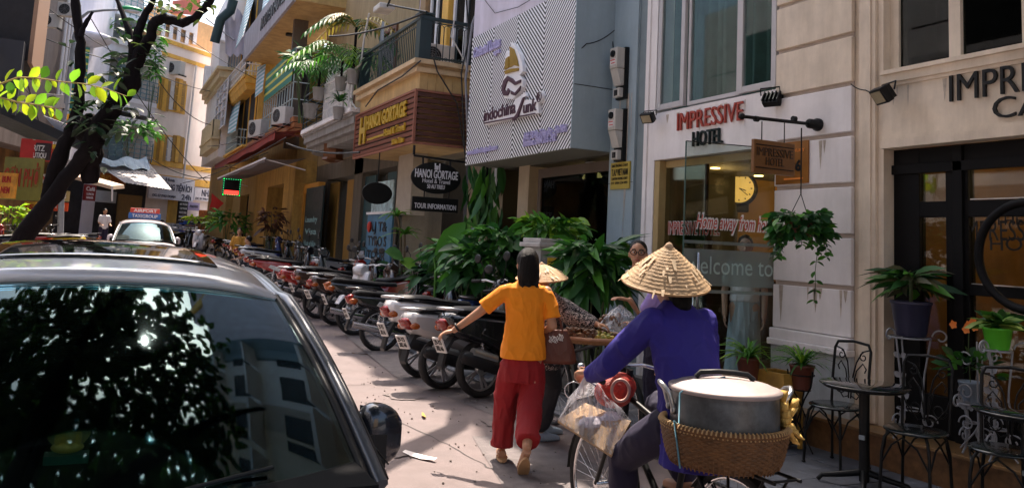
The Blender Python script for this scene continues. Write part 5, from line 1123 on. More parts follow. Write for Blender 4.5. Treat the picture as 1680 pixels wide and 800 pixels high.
def pot(parent, c, r, h, mt, name='pot'):
    MB().lathe([(r*.68, 0), (r*.74, h*.1), (r*.95, h*.9), (r, h*.92), (r, h), (r*.88, h), (r*.86, h*.9), (.01, h*.88)], 20, c).obj(name, mt, parent)
# hedge of big leaved plants before the striped shop
def at(px, py, t): return P(px, py, t=t)
def plant(px, py, t, rx, rz, n, L, mts, seed, kind, label, g=None, asobj=True, stems=6):
    c = P(px, py, t=t); return bush('leafy_shrub', label, c, (rx, rx*.8, rz), n, L, mts, seed, kind, stems, V((c.x, c.y, gz(c.y)+.03)), g, asobj=asobj)
GP = 'leafy potted shrubs in front of the striped shop'
plant(800, 450, 11.6, .68, .68, 230, .36, [leafG, leafD, leafD], 1, 'broad', 'dense dark green shrub behind the woman in orange', GP)
plant(838, 400, 11.6, .66, .40, 150, .30, [leafG, leafG, leafD], 2, 'broad', 'broad leaved shrub top just left of the grey utility cabinet', GP)
plant(905, 377, 10.4, .52, .24, 190, .24, [leafB, leafG], 3, 'broad', 'shrub with sunlight coloured into its bright leaves above the grey utility cabinet', GP)  # leaf colour alone gives the sunlit look
plant(975, 455, 8.2, .40, .62, 290, .36, [leafD, leafD, leafG], 4, 'long', 'tall dark shrub with drooping leaves right of the utility cabinet', GP)
plant(762, 420, 13.0, .66, .46, 150, .34, [leafG, leafD], 5, 'long', 'mid green shrub left of the woman in orange', GP)
plant(665, 462, 15.6, .55, .5, 100, .30, [leafG, leafD], 6, 'broad', 'low shrub behind the black spoked motorbike', GP)
plant(742, 462, 13.8, .72, .6, 190, .32, [leafD, leafD, leafG], 7, 'broad', 'dark shrub behind the white tailed scooters', GP)
# hanging long leaves under the striped box
hc = P(798, 300, X=5.7); t = thing('hanging_vine', 'curtain of long drooping leaves hanging beside the dark doorway', 'plant', hc)
r = random.Random(11)
for k in range(70):
    p = hc+V((r.uniform(-.25, .15), r.uniform(-.45, .45), r.uniform(-.6, .35))); leaf_obj(t, 'long', [leafG, leafD, leafD][k % 3], p, (r.uniform(-.5, .2), r.uniform(-.4, .4), -1), r.uniform(.35, .6), r.uniform(-1, 1))
MB().tube([hc+V((0, 0, .4)), hc, hc+V((0, .1, -.7))], .02, 6).obj('stem', bark, t)
# cane plant with starry leaf heads by the blue poster
cp = thing('dragon_tree', 'slim potted cane plant with two starry leaf heads before the porch', 'plant', G(662, 500))
b0_ = P(662, 480, t=15.2); b0_.z = 0
for (x, y) in ((652, 355), (664, 385)):
    c_ = P(x, y, t=15.2); MB().tube([(b0_.x, b0_.y, .3), c_.lerp(V((b0_.x, b0_.y, c_.z)), .4)-V((0, 0, .3)), c_], .022, 6).obj('cane', mat('cane_brown', (.12, .09, .05), .8), cp)
    blades(cp, c_, 26, .48, [leafB, leafG], x, 1.0, .06)
pot(cp, (b0_.x, b0_.y, .03), .2, .35, terracotta)
cm = thing('giant_taro', 'plant with one huge upright glossy leaf left of the white post', 'plant', G(738, 480))
bp_ = P(728, 440, t=12); tipp = P(758, 372, t=12.4)
for (a, b, L_, k) in ((P(712, 420, t=12), P(762, 366, t=12.4), 1, .24), (P(712, 428, t=12), P(745, 405, t=12), .6, .14)):
    m_ = MB(); d = b-a; leaf(m_, a, d, CF*-1, d.length*1.05, d.length*.42, 0); m_.obj('leaf', leafG, cm)
MB().tube([(bp_.x-.1, bp_.y, .1), P(715, 440, t=12), P(712, 422, t=12)], .02, 6).obj('stem', leafG, cm)
for k, (x, y) in enumerate(((640, 408), (665, 425), (690, 415), (700, 432))):
    p = P(x, y, t=13.8); tt = cm; m_ = MB(); leaf(m_, p-V((.1, 0, .05)), (1, -.3, -.1), (-.2, -.6, .8), .35, .32, .3); m_.obj('leaf', [leafG, leafB][k % 2], cm)
# utility cabinet
a, b = P(888, 398, t=9.2), P(942, 560, t=9.2)
uc = thing('utility_cabinet', 'grey roadside utility cabinet with sloped lid among the shrubs', 'cabinet', V((a.x+.3, a.y, .02)))
cbm = mat('cabinet_grey', (.30, .32, .33), .6, dirt=.4)
MB().box(a.x, a.x+.52, a.y, a.y+.4, .02, a.z-.03).obj('case', cbm, uc, bevel=.01)
MB().box(a.x-.05, a.x+.57, a.y-.05, a.y+.45, a.z-.05, a.z+.0).box(a.x-.02, a.x+.54, a.y-.02, a.y+.42, a.z, a.z+.05).obj('lid', mat('cabinet_lid', (.42, .42, .42), .6, dirt=.3), uc, bevel=.01)
MB().box(a.x+.04, a.x+.255, a.y-.012, a.y, .1, a.z-.12).box(a.x+.265, a.x+.48, a.y-.012, a.y, .1, a.z-.12).obj('door', cbm, uc)
MB().box(a.x+.08, a.x+.19, a.y-.018, a.y-.012, a.z-.36, a.z-.16).obj('yellow_notice', mat('notice_yellow', (.75, .50, .03), .5), uc); MB().box(a.x+.31, a.x+.45, a.y-.018, a.y-.012, a.z-.3, a.z-.13).obj('blue_notice', mat('notice_blue', (.10, .28, .55), .5), uc)
for k in range(4): MB().box(a.x+.09, a.x+.18, a.y-.022, a.y-.018, a.z-.21-.035*k, a.z-.20-.035*k).obj('print', blackp, uc)
# hanging basket plant from the bracket
hp = P(1311, 372, Y=b0.y-.02) if 0 else P(1311, 370, t=6.9)
ht = thing('hanging_basket', 'trailing green plant in a brown pot hanging by chain from the bracket', 'plant', hp)
pot(ht, hp-V((0, 0, .12)), .13, .2, terracotta)
topc = P(1315, 205, t=6.9)
MB().tube([P(1315, 210, t=6.9), P(1314, 318, t=6.9)], .006, 5).tube([P(1314, 318, t=6.9), hp+V((-.1, 0, .08))], .004, 4).tube([P(1314, 318, t=6.9), hp+V((.1, 0, .08))], .004, 4).obj('chain', blackp, ht)
r = random.Random(21); k_ = 0
for k in range(270):
    d = rdir(r, .1); p = hp+V((d.x*.23, d.y*.23, d.z*.26-.04))*r.uniform(.6, 1.05); leaf_obj(ht, 'oval', [leafG, leafD, leafD][k % 3], p, (d.x, d.y, r.uniform(-.9, .3)), r.uniform(.07, .12), r.uniform(-1, 1))
vm = MB()
for k in range(12):
    a_ = r.uniform(0, 2*pi); q = hp+V((cos(a_)*.17, sin(a_)*.17, 0)); ln_ = r.uniform(.12, .28) if k else .56; pts = [q]
    if k == 0: q = hp+V((.08, -.1, -.05)); pts = [q]
    for i in range(1, 8): pts.append(q+V((cos(a_)*.04+.02*sin(i*1.3+k), sin(a_)*.04+.02*cos(i+k), -ln_*i/7)))
    vm.tube(pts, .003, 4)
    for p in pts[1:]:
        for s_ in (-1, 1): leaf_obj(ht, 'oval', [leafG, leafD][k % 2], p, (s_*r.uniform(.3, 1), r.uniform(-1, 1), -.4), r.uniform(.045, .08), r.uniform(-1, 1))
vm.obj('vines', MATS['stem_green'], ht)
# spider plants on wire stands beside the door
def spider(px, py, t, label, seed, potmat=terracotta):
    c_ = P(px, py, t=t); tt = thing('spider_plant', label, 'plant', V((c_.x, c_.y, c_.z-.22)), group='strap leaved plants in brown pots by the hotel door')
    pot(tt, c_-V((0, 0, .22)), .105, .2, potmat); blades(tt, c_-V((0, 0, .03)), 80, .42, [leafB, leafG, leafG], seed, 1.3, .024)
    return c_
s1 = spider(1316, 594, 6.95, 'spiky green plant in a brown pot on the thin wire stand', 5)
s2 = spider(1228, 582, 7.2, 'spiky green plant beside the glass door left of the wooden crate', 6)
st = thing('plant_stand', 'thin black wire plant stand under the spiky plant', 'plant stand', V((s1.x, s1.y, .03)))
m_ = MB(); zt2 = s1.z-.22
m_.tube([s1+V((cos(a)*.1, sin(a)*.1, -.10)) for a in [2*pi*i/16 for i in range(16)]], .006, 5, True).tube([(s1.x+cos(a)*.07, s1.y+sin(a)*.07, zt2-.004) for a in [2*pi*i/14 for i in range(14)]], .006, 5, True)
for k in range(3):
    a = 2*pi*k/3+.5; m_.tube([(s1.x+cos(a)*.13, s1.y+sin(a)*.13, .03), (s1.x-cos(a)*.05, s1.y-sin(a)*.05, .26), (s1.x+cos(a)*.03, s1.y+sin(a)*.03, .45), (s1.x+cos(a)*.1, s1.y+sin(a)*.1, zt2+.03), (s1.x+cos(a)*.12, s1.y+sin(a)*.12, s1.z-.06)], .007, 5)
m_.obj('wire_frame', blackp, st)
# wooden crate stand by the door
a, b = P(1240, 598, t=7.2), P(1318, 598, t=7.0); cz_ = P(1280, 608, t=7.1).z
cr = thing('crate_stand', 'mustard wooden crate stand with dark lower shelf by the hotel door', 'stand', V(((a.x+b.x)/2, a.y, .03)))
mus = mat('mustard_wood', (.45, .26, .05), .5, var=.3, scale=8); x0, x1, y0 = a.x, b.x, min(a.y, b.y)
for (q0, q1, w0, w1) in ((x0, x1, y0, y0+.02), (x0, x1, y0+.30, y0+.32), (x0, x0+.02, y0+.02, y0+.3), (x1-.02, x1, y0+.02, y0+.3)): MB().box(q0, q1, w0, w1, cz_-.2, cz_).obj('crate_board', mus, cr, bevel=.003)
MB().box(x0+.02, x1-.02, y0+.02, y0+.3, cz_-.19, cz_-.1).box(x0+.04, x1-.04, y0-.002, y0, cz_-.12, cz_-.105).obj('tray', woodbrown, cr)
for x in (x0, x1-.03):
    for y in (y0, y0+.29): MB().box(x, x+.03, y, y+.03, .03, cz_-.2).obj('leg', mus, cr)
MB().box(x0+.03, x1-.03, y0+.04, y0+.28, .06, cz_-.22).obj('dark_box', darkroom, cr)
# potted plant on white stands by the cafe front
def scroll(c, r, a0, turns, ex, ez, n=22, shrink=.35):
    return [V(c)+V(ex)*(cos(a0+turns*2*pi*i/n)*r*(1-(1-shrink)*i/n))+V(ez)*(sin(a0+turns*2*pi*i/n)*r*(1-(1-shrink)*i/n)) for i in range(n+1)]
wst = mat('white_wire', (.30, .31, .34), .4)
def wire_stand(c, w, zt, label, legs=True, scr=True):
    tt = thing('white_wire_stand', label, 'plant stand', V((c[0], c[1], .29)), group='white wire plant stands before the cafe front'); m_ = MB(); x, y = c[0], c[1]
    m_.tube([(x+cos(a)*w, y+sin(a)*w, zt) for a in [2*pi*i/18 for i in range(18)]], .008, 6, True)
    m_.tube([(x+cos(a)*w*.6, y+sin(a)*w*.6, .5) for a in [2*pi*i/14 for i in range(14)]], .006, 6, True)
    for k in range(3):
        a = pi/3+k*2*pi/3; e = V((cos(a), sin(a), 0)); p0 = V((x, y, 0))
        m_.tube([p0+e*w*1.25+V((0, 0, .29)), p0+e*w*.9+V((0, 0, .33)), p0+e*w*.55+V((0, 0, .5)), p0+e*w*.7+V((0, 0, (zt+.5)/2)), p0+e*w+V((0, 0, zt))], .008, 6)
        m_.tube(scroll(p0+e*(w+.07)+V((0, 0, zt+.02)), .06, pi, -.9, e, (0, 0, 1)), .007, 6)
        m_.tube(scroll(p0+e*(w*.9)+V((0, 0, .42)), .06, 0, 1.1, e, (0, 0, 1)), .006, 6)
    m_.obj('wire_frame', wst, tt)
    for k in range(3):
        z = .6+k*(zt-.6)/3; q = V((x-w*.75, y-w*.3+.03*sin(k), z)); m2 = MB()
        for s_ in (-1, 1): leaf(m2, q, (-.3, s_*.8, .5), (-1, 0, 0), .07, .05, .0)
        m2.obj('metal_leaf', wst, tt)
    return tt
c1 = P(1492, 553, X=5.72); wire_stand((5.72, c1.y), .15, c1.z, 'taller white wire stand under the navy pot left of the cafe window')
p1 = thing('potted_evergreen', 'large leaved plant in a tall dark navy pot on the white stand', 'plant', V((5.74, c1.y, c1.z)))
pot(p1, V((5.74, c1.y, c1.z+.01)), .155, .27, mat('pot_navy', (.035, .035, .075), .35)); r = random.Random(31)
for k in range(70):
    d = rdir(r, .3); q = V((5.74, c1.y, c1.z+.38)); leaf_obj(p1, 'long', [leafD, leafG, leafmat('leaf_bronze', (.10, .10, .04))][k % 3], q+V((d.x*.07, d.y*.07, d.z*.12)), (d.x, d.y, d.z*.7), r.uniform(.18, .34), r.uniform(-1, 1))
MB().tube([(5.74, c1.y, c1.z+.25), (5.74, c1.y, c1.z+.5)], .015, 6).obj('stem', MATS['stem_green'], p1)
c2 = P(1634, 575, X=5.70); wire_stand((5.72, c2.y), .09, c2.z, 'white wire stand carrying the lime green pot')
p2 = thing('dumb_cane', 'variegated plant in a bright lime green pot on a white stand', 'plant', V((5.72, c2.y, c2.z)))
pot(p2, V((5.72, c2.y, c2.z+.01)), .10, .15, mat('pot_lime', (.10, .50, .03), .35)); r = random.Random(32)
for k in range(42):
    d = rdir(r, .5); q = V((5.72, c2.y, c2.z+.17)); leaf_obj(p2, 'broad', [leafmat('leaf_variegated', (.45, .55, .12), (.05, .22, .04)), leafG, leafD][k % 3], q, (d.x, d.y, abs(d.z)*.9), r.uniform(.12, .23), r.uniform(-1, 1))
c3 = P(1590, 662, X=5.72); p3 = thing('potted_orchid', 'dark leaved plant with small orange flowers in a pale blue pot', 'plant', V((5.74, c3.y, c3.z)))
pot(p3, V((5.74, c3.y, c3.z)), .085, .16, mat('pot_pale_blue', (.22, .28, .36), .4)); r = random.Random(33)
for k in range(50):
    d = rdir(r, .4); leaf_obj(p3, 'oval', [leafD, leafG][k % 2], V((5.74, c3.y, c3.z+.2))+d*.16, d, r.uniform(.07, .13), r.uniform(-1, 1))
MB().tube([(5.74, c3.y, c3.z+.1), (5.72, c3.y, c3.z+.4), P(1590, 535, X=5.70)], .004, 4).obj('stem', MATS['stem_green'], p3)
for x, y in ((1590, 533), (1597, 528), (1600, 536), (1586, 540), (1565, 532)):
    q = P(x, y, X=5.70); m_ = MB()
    for k in range(5): leaf(m_, q, (-.2, cos(k*1.256), sin(k*1.256)), (-1, 0, 0), .035, .03, 0)
    m_.obj('flower', mat('flower_orange', (.8, .22, .03), .6), p3)
wire_stand((5.74, c3.y), .08, c3.z, 'low white wire stand under the pale blue pot')
t = thing('white_trellis', 'white metal trellis post with scrolls between the cafe plants', 'trellis', P(1606, 700, X=5.66)); m_ = MB(); q = P(1603, 560, X=5.66); z0_ = .29
for dy in (0, -.035): m_.cyl((5.66, q.y+dy, z0_), (5.66, q.y+dy, q.z), .007, n=6)
for z in (.5, .72, .95): m_.tube(scroll((5.66, q.y+.09, z), .06, 0, 1.1, (0, 1, 0), (0, 0, 1)), .006, 6); m_.tube(scroll((5.66, q.y-.12, z+.05), .06, pi, -1.1, (0, 1, 0), (0, 0, 1)), .006, 6)
m_.tube([(5.66, q.y+.14, .32), (5.66, q.y+.03, .45), (5.66, q.y-.06, .6)], .006, 6); m_.obj('wire_frame', wst, t)
# balcony palms
def palm(c, n, L, label, seed, mts, z0, name='areca_palm'):
    tt = thing(name, label, 'palm', V((c.x, c.y, z0))); r = random.Random(seed)
    for k in range(n):
        a = r.uniform(0, 2*pi); d = V((cos(a), sin(a), r.uniform(.5, 1.6))).normalized(); l = L*r.uniform(.7, 1.15); m_ = MB(); pts = []
        for i in range(11): f = i/10; pts.append(c+d*l*f-V((0, 0, 1))*l*.75*f*f)
        m_.tube(pts, .008, 4)
        for i in range(2, 11):
            tn = (pts[i]-pts[i-1]).normalized(); s = tn.cross(V((0, 0, 1))).normalized()
            for sg in (-1, 1):
                leaf(m_, pts[i], (tn*.8+s*sg-V((0, 0, .35))), (0, 0, 1), l*.30*(1.1-.06*i), .05, .3, 3)
        m_.obj('frond', mts[k % len(mts)], tt)
    MB().tube([(c.x, c.y, z0+.3), c], .03, 6).obj('stem', bark, tt); pot(tt, V((c.x, c.y, z0)), .15, .3, MATS['stone_grey'])
    return tt
palm(P(562, 100, t=18.5), 20, 1.6, 'areca palm rising over the white rounded panel', 41, [leafG, leafD, leafB], P(560, 150, t=18.5).z)
palm(P(525, 118, t=20), 18, 1.4, 'dark areca palm left of the white rounded panel', 42, [leafD, leafG], P(520, 165, t=20).z)
palm(P(585, 45, t=18), 12, 1.2, 'yellowing palm top above the areca palm', 43, [leafmat('leaf_yellowing', (.4, .3, .05)), leafD], P(585, 140, t=18).z)
c_ = P(500, 108, t=21); bush('balcony_shrub', 'dark potted shrub at the round end of the curved balcony', c_, (.6, .6, .7), 110, .35, [leafD, leafG], 44, 'long', 5, V((c_.x, c_.y, zt_)))
pc = P(557, 160, t=18.2); tt = thing('potted_dracaena', 'small spiky plant behind the pale balcony rails', 'plant', pc-V((0, 0, .5))); blades(tt, pc-V((0, 0, .1)), 30, .6, [leafG, leafD], 45, 1.3, .05); pot(tt, pc-V((0, 0, .5)), .13, .28, MATS['stone_grey'])
pc = P(509, 178, t=21); tt = thing('balcony_pot', 'stone pot with a pale face shape behind the round dark rails', 'pot', pc-V((0, 0, .25))); pot(tt, pc-V((0, 0, .25)), .2, .36, MATS['stone_grey'])
for k, (px, py, t_, rx, rz, n, L, lb) in enumerate(((378, 368, 33, 1.0, .9, 110, .45, 'round green bush under the awning end by the far scooters'), (215, 215, 40, 1.5, 1.0, 150, .5, 'small balcony tree behind the leaning trunk'), (218, 52, 42, 1.8, .9, 130, .5, 'green shrub on the upper recessed balcony'), (252, 115, 42, .5, 2.6, 170, .4, 'creeper hanging down between the balcony house and yellow windows'), (16, 355, 24, .5, .6, 80, .35, 'lime green plant low under the olive food board'), (330, 362, 36, .8, .35, 50, .4, 'yellow green plants behind the far white scooter'), (445, 370, 26, .5, 1.0, 80, .35, 'reddish plant in front of the yellow doorway'))):
    c_ = P(px, py, t=t_); base = V((c_.x, c_.y, gz(c_.y))) if py > 300 else V((c_.x, c_.y, c_.z-rz*1.2))
    bush('green_shrub', lb, c_, (rx, rx*.7, rz), n, L, [leafG if k in (0, 1, 2) else leafG if k == 3 else leafY if k in (4, 5) else leafmat('leaf_russet', (.16, .06, .03))], 60+k, 'broad', 5, base, asobj=False)
# ------------------------------------------------------------------ the leaning street tree
tr = thing('leaning_tree', 'dark leaning tree with forked trunk on the left side of the street', 'tree', G(35, 430) if 0 else V((P(35, 395, t=18).x, P(35, 395, t=18).y, gz(19))))
def limb(px, rs, t0, t1, name='trunk', n=9):
    K = len(px); pts = [P(x, y, t=t0+(t1-t0)*i/(K-1)) for i, (x, y) in enumerate(px)]
    q, rr = [], []; r = random.Random(len(px)*7+px[0][0])
    for i in range(K-1):
        for k in range(4): f = k/4; q.append(pts[i].lerp(pts[i+1], f)+V((r.uniform(-1, 1), r.uniform(-1, 1), r.uniform(-1, 1)))*rs[i]*.18); rr.append((rs[i]+(rs[i+1]-rs[i])*f)*r.uniform(.9, 1.12))
    q.append(pts[-1]); rr.append(rs[-1]); return MB().tube(q, .1, n, rs=rr).obj(name, bark, tr)
limb([(22, 440), (42, 385), (90, 318), (128, 268), (152, 238), (165, 208), (182, 180), (210, 146), (218, 122)], [.30, .22, .17, .17, .22, .22, .21, .20, .18], 18, 18)
limb([(214, 130), (226, 95), (245, 65), (255, 35), (268, 30), (300, 38), (325, 26), (345, 0), (352, -30)], [.18, .15, .12, .11, .11, .10, .09, .08, .07], 18, 18, 'branch')
limb([(215, 132), (222, 80), (228, 50), (238, 22), (250, 5), (262, -20)], [.15, .11, .09, .08, .06, .05], 18, 18.2, 'branch')
limb([(222, 92), (212, 50), (200, 20), (188, -10)], [.1, .07, .05, .04], 18.1, 18.6, 'branch')
limb([(72, 345), (82, 300), (98, 255), (118, 215), (130, 172), (131, 130), (132, 70), (127, 30), (122, -15)], [.09, .13, .17, .15, .11, .10, .11, .10, .09], 18.3, 18.5)
limb([(128, 200), (145, 215), (160, 195)], [.22, .28, .26], 18.2, 18.1, 'branch')
limb([(150, 225), (147, 262), (148, 300)], [.22, .24, .16], 18.2, 18.4, 'branch')
limb([(131, 60), (140, 40), (152, 20)], [.06, .05, .03], 18.3, 18.4, 'branch')
r = random.Random(77); fo = MB()
def clump(px, py, sx, sy, n, L=.34, t_=17.7, mb=None):
    for k in range(int(n*.62)):
        p = P(px+r.gauss(0, sx), py+r.gauss(0, sy), t=t_+r.uniform(-.4, .6)); d = rdir(r, -.2); leaf(mb or fo, p, d, (r.uniform(-.6, .6), r.uniform(-.6, .6), 1), L*r.uniform(.7, 1.2), L*.42, .25)
for a in ((180, 120, 14, 10, 26), (160, 175, 18, 14, 50), (185, 215, 14, 10, 34), (140, 200, 14, 10, 24), (120, 75, 5, 18, 8), (195, 95, 8, 12, 12), (205, 60, 14, 12, 22), (230, 105, 12, 10, 16), (212, 185, 12, 14, 20), (150, 250, 10, 12, 14), (232, 92, 8, 8, 10), (120, 168, 8, 8, 10), (205, 115, 10, 10, 14)): clump(*a)
fo.obj('foliage', leafmat('leaf_black_green', (.018, .05, .015)), tr, kind='stuff')
fo = MB()
for a in ((282, 16, 8, 8, 18, .3), (310, 10, 10, 6, 12, .3), (335, 14, 8, 6, 8, .3), (262, 8, 8, 6, 10, .3), (240, 70, 6, 8, 8, .25), (345, 5, 5, 5, 6, .28)): clump(*a)
fo.obj('foliage', leafmat('leaf_olive', (.10, .16, .03)), tr, kind='stuff')
# lime leaved twigs reaching in from the left
lt = thing('lime_twig', 'backlit lime green leafy twigs hanging across the left shops', 'tree branch', P(0, 140, t=9)); r = random.Random(5)
for (pts_, n) in (([(-30, 150), (0, 138), (30, 127), (60, 128), (100, 134), (140, 138), (175, 146), (208, 158)], 34), ([(-30, 140), (0, 160), (30, 168), (60, 172), (92, 178)], 26)):
    q = [P(x, y, t=9.0-.004*x) for x, y in pts_]; MB().tube(q, .008, 5, rs=[.012-.0012*i for i in range(len(q))]).obj('twig', mat('twig_yellow', (.30, .22, .06), .7), lt)
    for k in range(n):
        f = k/(n-1)*(len(q)-1); i = min(int(f), len(q)-2); p = q[i].lerp(q[i+1], f-i); sgn = 1 if k % 2 else -1
        leaf_obj(lt, 'oval', [leafY, leafB, leafY][k % 3], p, (.35+r.uniform(-.3, .3), r.uniform(-.3, .3), -1+r.uniform(-.1, .5) if k % 3 else .5), r.uniform(.09, .18), r.uniform(-1.5, 1.5))
# big shade tree behind the photographer: its unseen crown is shaped for windscreen reflections and shade
bt = thing('shade_tree', 'huge shade tree whose crown spreads above the photographer, outside the picture', 'tree', (-3.2, -2, 0)); r = random.Random(9)
MB().tube([(-3.2, -2, 0), (-3.0, -1.6, 2), (-2.6, -.6, 4.2), (-1.6, 1, 5.6)], .3, 10, rs=[.45, .36, .3, .24]).obj('trunk', bark, bt)
for (a, b) in (((-1.6, 1, 5.6), (3, 9, 7.4)), ((-1.6, 1, 5.6), (4.4, 5, 7.2)), ((-2.2, .2, 5), (-2, 6, 7)), ((-2.6, -.6, 4.2), (1, -3, 6.6)), ((3, 9, 7.4), (3.4, 15, 7.6)), ((3, 9, 7.4), (5, 12, 7.0)), ((-1.6, 1, 5.6), (-.3, 5.4, 7))):
    a, b = V(a), V(b); MB().tube([a, a.lerp(b, .5)+(V((-.7, .7, .3)) if b.y == 9 else V((.2, -.3, .3))), b], .1, 7, rs=[.16, .11, .05]).obj('branch', bark, bt)  # one limb bent clear of the sun's ray to the windscreen
fo = MB()
def shade(x, y):                        # how thickly leaved the crown is above a place
    d = 0
    if -3 < x < 2.0 and -3.5 < y < 7.0: d = max(d, 1.0)
    if 1.9 < x < 3.2 and -2 < y < 6.9: d = max(d, .85 if y < 5.4 else .55)
    if x > .8 and 5 < y < 6.8 and noise.noise(V((x*2, y*2, 9))) > 0: d *= .3
    if -3 < x < 5 and -6 < y < -.5: d = max(d, .5)
    return d
n_ = 0
while n_ < 11000:
    x, y = r.uniform(-3, 5.7), r.uniform(-6, 17.6); h = noise.noise(V((x*.9, y*.9, 3)))
    n_ += 1
    if r.random() > shade(x, y)*(1.0+.8*h): continue
    z = r.uniform(6.5, 8.4)
    for _ in range(3):
        q = V((x+r.uniform(-.3, .3), y+r.uniform(-.3, .3), z+r.uniform(-.2, .2))); g_ = q-V((.133, 2.60, 1.27)); g_ -= SUN*g_.dot(SUN)
        if g_.length < .2: continue  # leaves left out along the sun's ray so its glint reaches the windscreen
        leaf(fo, q, rdir(r, -.1), (r.uniform(-.4, .4), r.uniform(-.4, .4), 1), r.uniform(.24, .38), .17, .2, 3)
fo.obj('foliage', leafT, bt, kind='stuff')
# ------------------------------------------------------------------ cars
wsglass = glass('windscreen_glass', (.72, .80, .78), rough=.03, refl=1.15, gcol=(.66, .93, 1))
sideglass = glass('car_side_glass', (.06, .09, .09), rough=.01, refl=1.6)
def surf(fn, nu, nv, name, mt, parent, th=0, world=False):
    mb = MB(); vs = [fn(i/nu, j/nv) for j in range(nv+1) for i in range(nu+1)]
    fs = [(j*(nu+1)+i, j*(nu+1)+i+1, (j+1)*(nu+1)+i+1, (j+1)*(nu+1)+i) for j in range(nv) for i in range(nu)]
    mb.add(vs, fs, True); o = mb.obj(name, mt, parent, world=world)
    if th: s = o.modifiers.new('s', 'SOLIDIFY'); s.thickness = th; s.offset = 0
    return o
def car(name, label, loc, paint, dark=True, rz=0, sunroof=False, hood_mt=None):
    c = thing(name, label, 'car', loc, rz)
    e = lambda mb, n, m_, par=None, **k: mb.obj(n, m_, par or c, world=False, **k)
    secs = [(0.0, .58, .34, .56), (.06, .72, .26, .66), (.2, .79, .22, .76), (.6, .82, .2, .87), (1.17, .825, .19, .93), (1.8, .835, .19, .945), (3.0, .835, .19, .965), (3.95, .82, .2, .98), (4.2, .77, .24, .96), (4.32, .66, .32, .85)]
    rings = []
    for y, hw, zb, zt in secs:
        r_ = []; n = 24
        for i in range(n):
            a = 2*pi*i/n; ex = .42; cx = abs(cos(a))**ex*(1 if cos(a) > 0 else -1); cz = abs(sin(a))**ex*(1 if sin(a) > 0 else -1)
            r_.append(V((cx*hw, y, (zb+zt)/2+cz*(zt-zb)/2)))
        rings.append(r_)
    e(MB().ring_loft(rings), 'body', paint)
    # windscreen, roof, glasses: u in 0..1 across, v up/back
    def W(u, v, g=1.0, lift=0):
        s = (u*2-1)*g; hw = .755+(.605-.755)*v
        return V((s*hw, 1.17+.78*v+.24*s*s, .925+.50*v+.035*sin(pi*v)-.05*s*s*v-.02*s*s+lift))
    def Rf(u, v, g=1.0, lift=0):
        s = (u*2-1)*g; hw = .605-.03*v
        return V((s*hw, 1.95+.24*s*s*(1-v)-.25*s*s*v+v*2.15, 1.425+.105*sin(pi*min(1, v*.72+.04))-.05*s*s-.05*s**6-.03*v+lift))
    surf(lambda u, v: W(u, v, .985), 64, 48, 'windscreen', wsglass, c, .004)
    surf(lambda u, v: Rf(u, v), 20, 18, 'roof', paint, c, .03)
    if sunroof: surf(lambda u, v: Rf(.18+u*.64, .16+v*.52, lift=.019+.0*u), 12, 10, 'glass_roof_panel', mat('sunroof_glass', (.01, .012, .012), .05, coat=1), c, .004)
    blk = darkplastic
    for s in (-1, 1):
        uu = .0 if s < 0 else 1.0
        pl_ = [W(uu, v/10) for v in range(11)]+[Rf(uu, v/10) for v in range(1, 11)]
        e(MB().tube([p+V((s*.012, 0, 0)) for p in pl_], .024, 8), 'pillar_rail', mat('pillar_dark_silver', (.09, .10, .12), .3, metal=.4, coat=.5))
        e(MB().tube([p+V((s*.026, .01, .012)) for p in pl_], .014, 6), 'rubber_seal', mat('seal_black', (.008, .008, .01), .35))
        e(MB().tube([W(uu, v/10)+V((-s*.03, 0, .012)) for v in range(11)], .016, 6), 'glass_trim', darkplastic)
        # side windows
        def S(u, v, s=s):
            top = Rf(uu, max(0.0, u*.9)); bt = V((s*.80, 1.45+u*2.2, .95)); return bt.lerp(top+V((-s*.02, 0, -.05)), v)
        surf(S, 10, 4, 'side_glass', sideglass, c, .004)
        e(MB().bar((s*.79, 2.55, .95), (s*.57, 2.5, 1.34), .05, .05), 'centre_pillar', blk)
        # mirror
        mb = MB(); rr = []
        for k in range(9):
            f = k/8; a = sin(pi*min(max(f, .02), .98))**.22
            rr.append([V((s*(.765+.135*f), 1.66+(.05 if sin(t) > 0 else -.075*a*(1-.5*f))*abs(sin(t))**.8, 1.0-.01*f+(abs(cos(t))**.5*(1 if cos(t) > 0 else -1))*.098*a*(1-.18*f if cos(t) > 0 else 1))) for t in [2*pi*i/18 for i in range(18)]])
        mh_ = e(mb.ring_loft(rr), 'mirror_housing', paint if not dark else mat('mirror_blue_grey', (.025, .03, .042), .25, metal=.4, coat=.8, var=.05))
        mb = MB(); mb.ring_loft([[V((s*x, 1.66+.051*0+.052, z)) for x, z in ((.78, .93), (.88, .93), (.89, 1.05), (.78, 1.07))], [V((s*x, 1.66+.055, z)) for x, z in ((.78, .93), (.88, .93), (.89, 1.05), (.78, 1.07))]]); e(mb, 'mirror_glass', chrome, mh_)
        e(MB().box(s*.76 if s > 0 else -.84, s*.84 if s > 0 else -.76, 1.60, 1.68, .90, 1.0), 'mirror_foot', blk)
        e(MB().lathe([(.07, 0), (.09, .02), (.05, .07)], 14, (s*.60, .10, .62), (0, -1, 0)), 'headlight', mat('headlamp', (.6, .6, .62), .1, coat=1))
        for y in (.68, 3.6):
            w_ = e(MB().lathe([(.20, -.09), (.27, -.10), (.295, -.06), (.295, .06), (.27, .10), (.20, .09)], 28, (s*.74, y, .295), (1, 0, 0), ring=True), 'wheel', rubber)
            e(MB().lathe([(.2, 0), (.16, .02), (.05, .01)], 20, (s*.84, y, .295), (s, 0, 0)), 'rim', steel, w_)
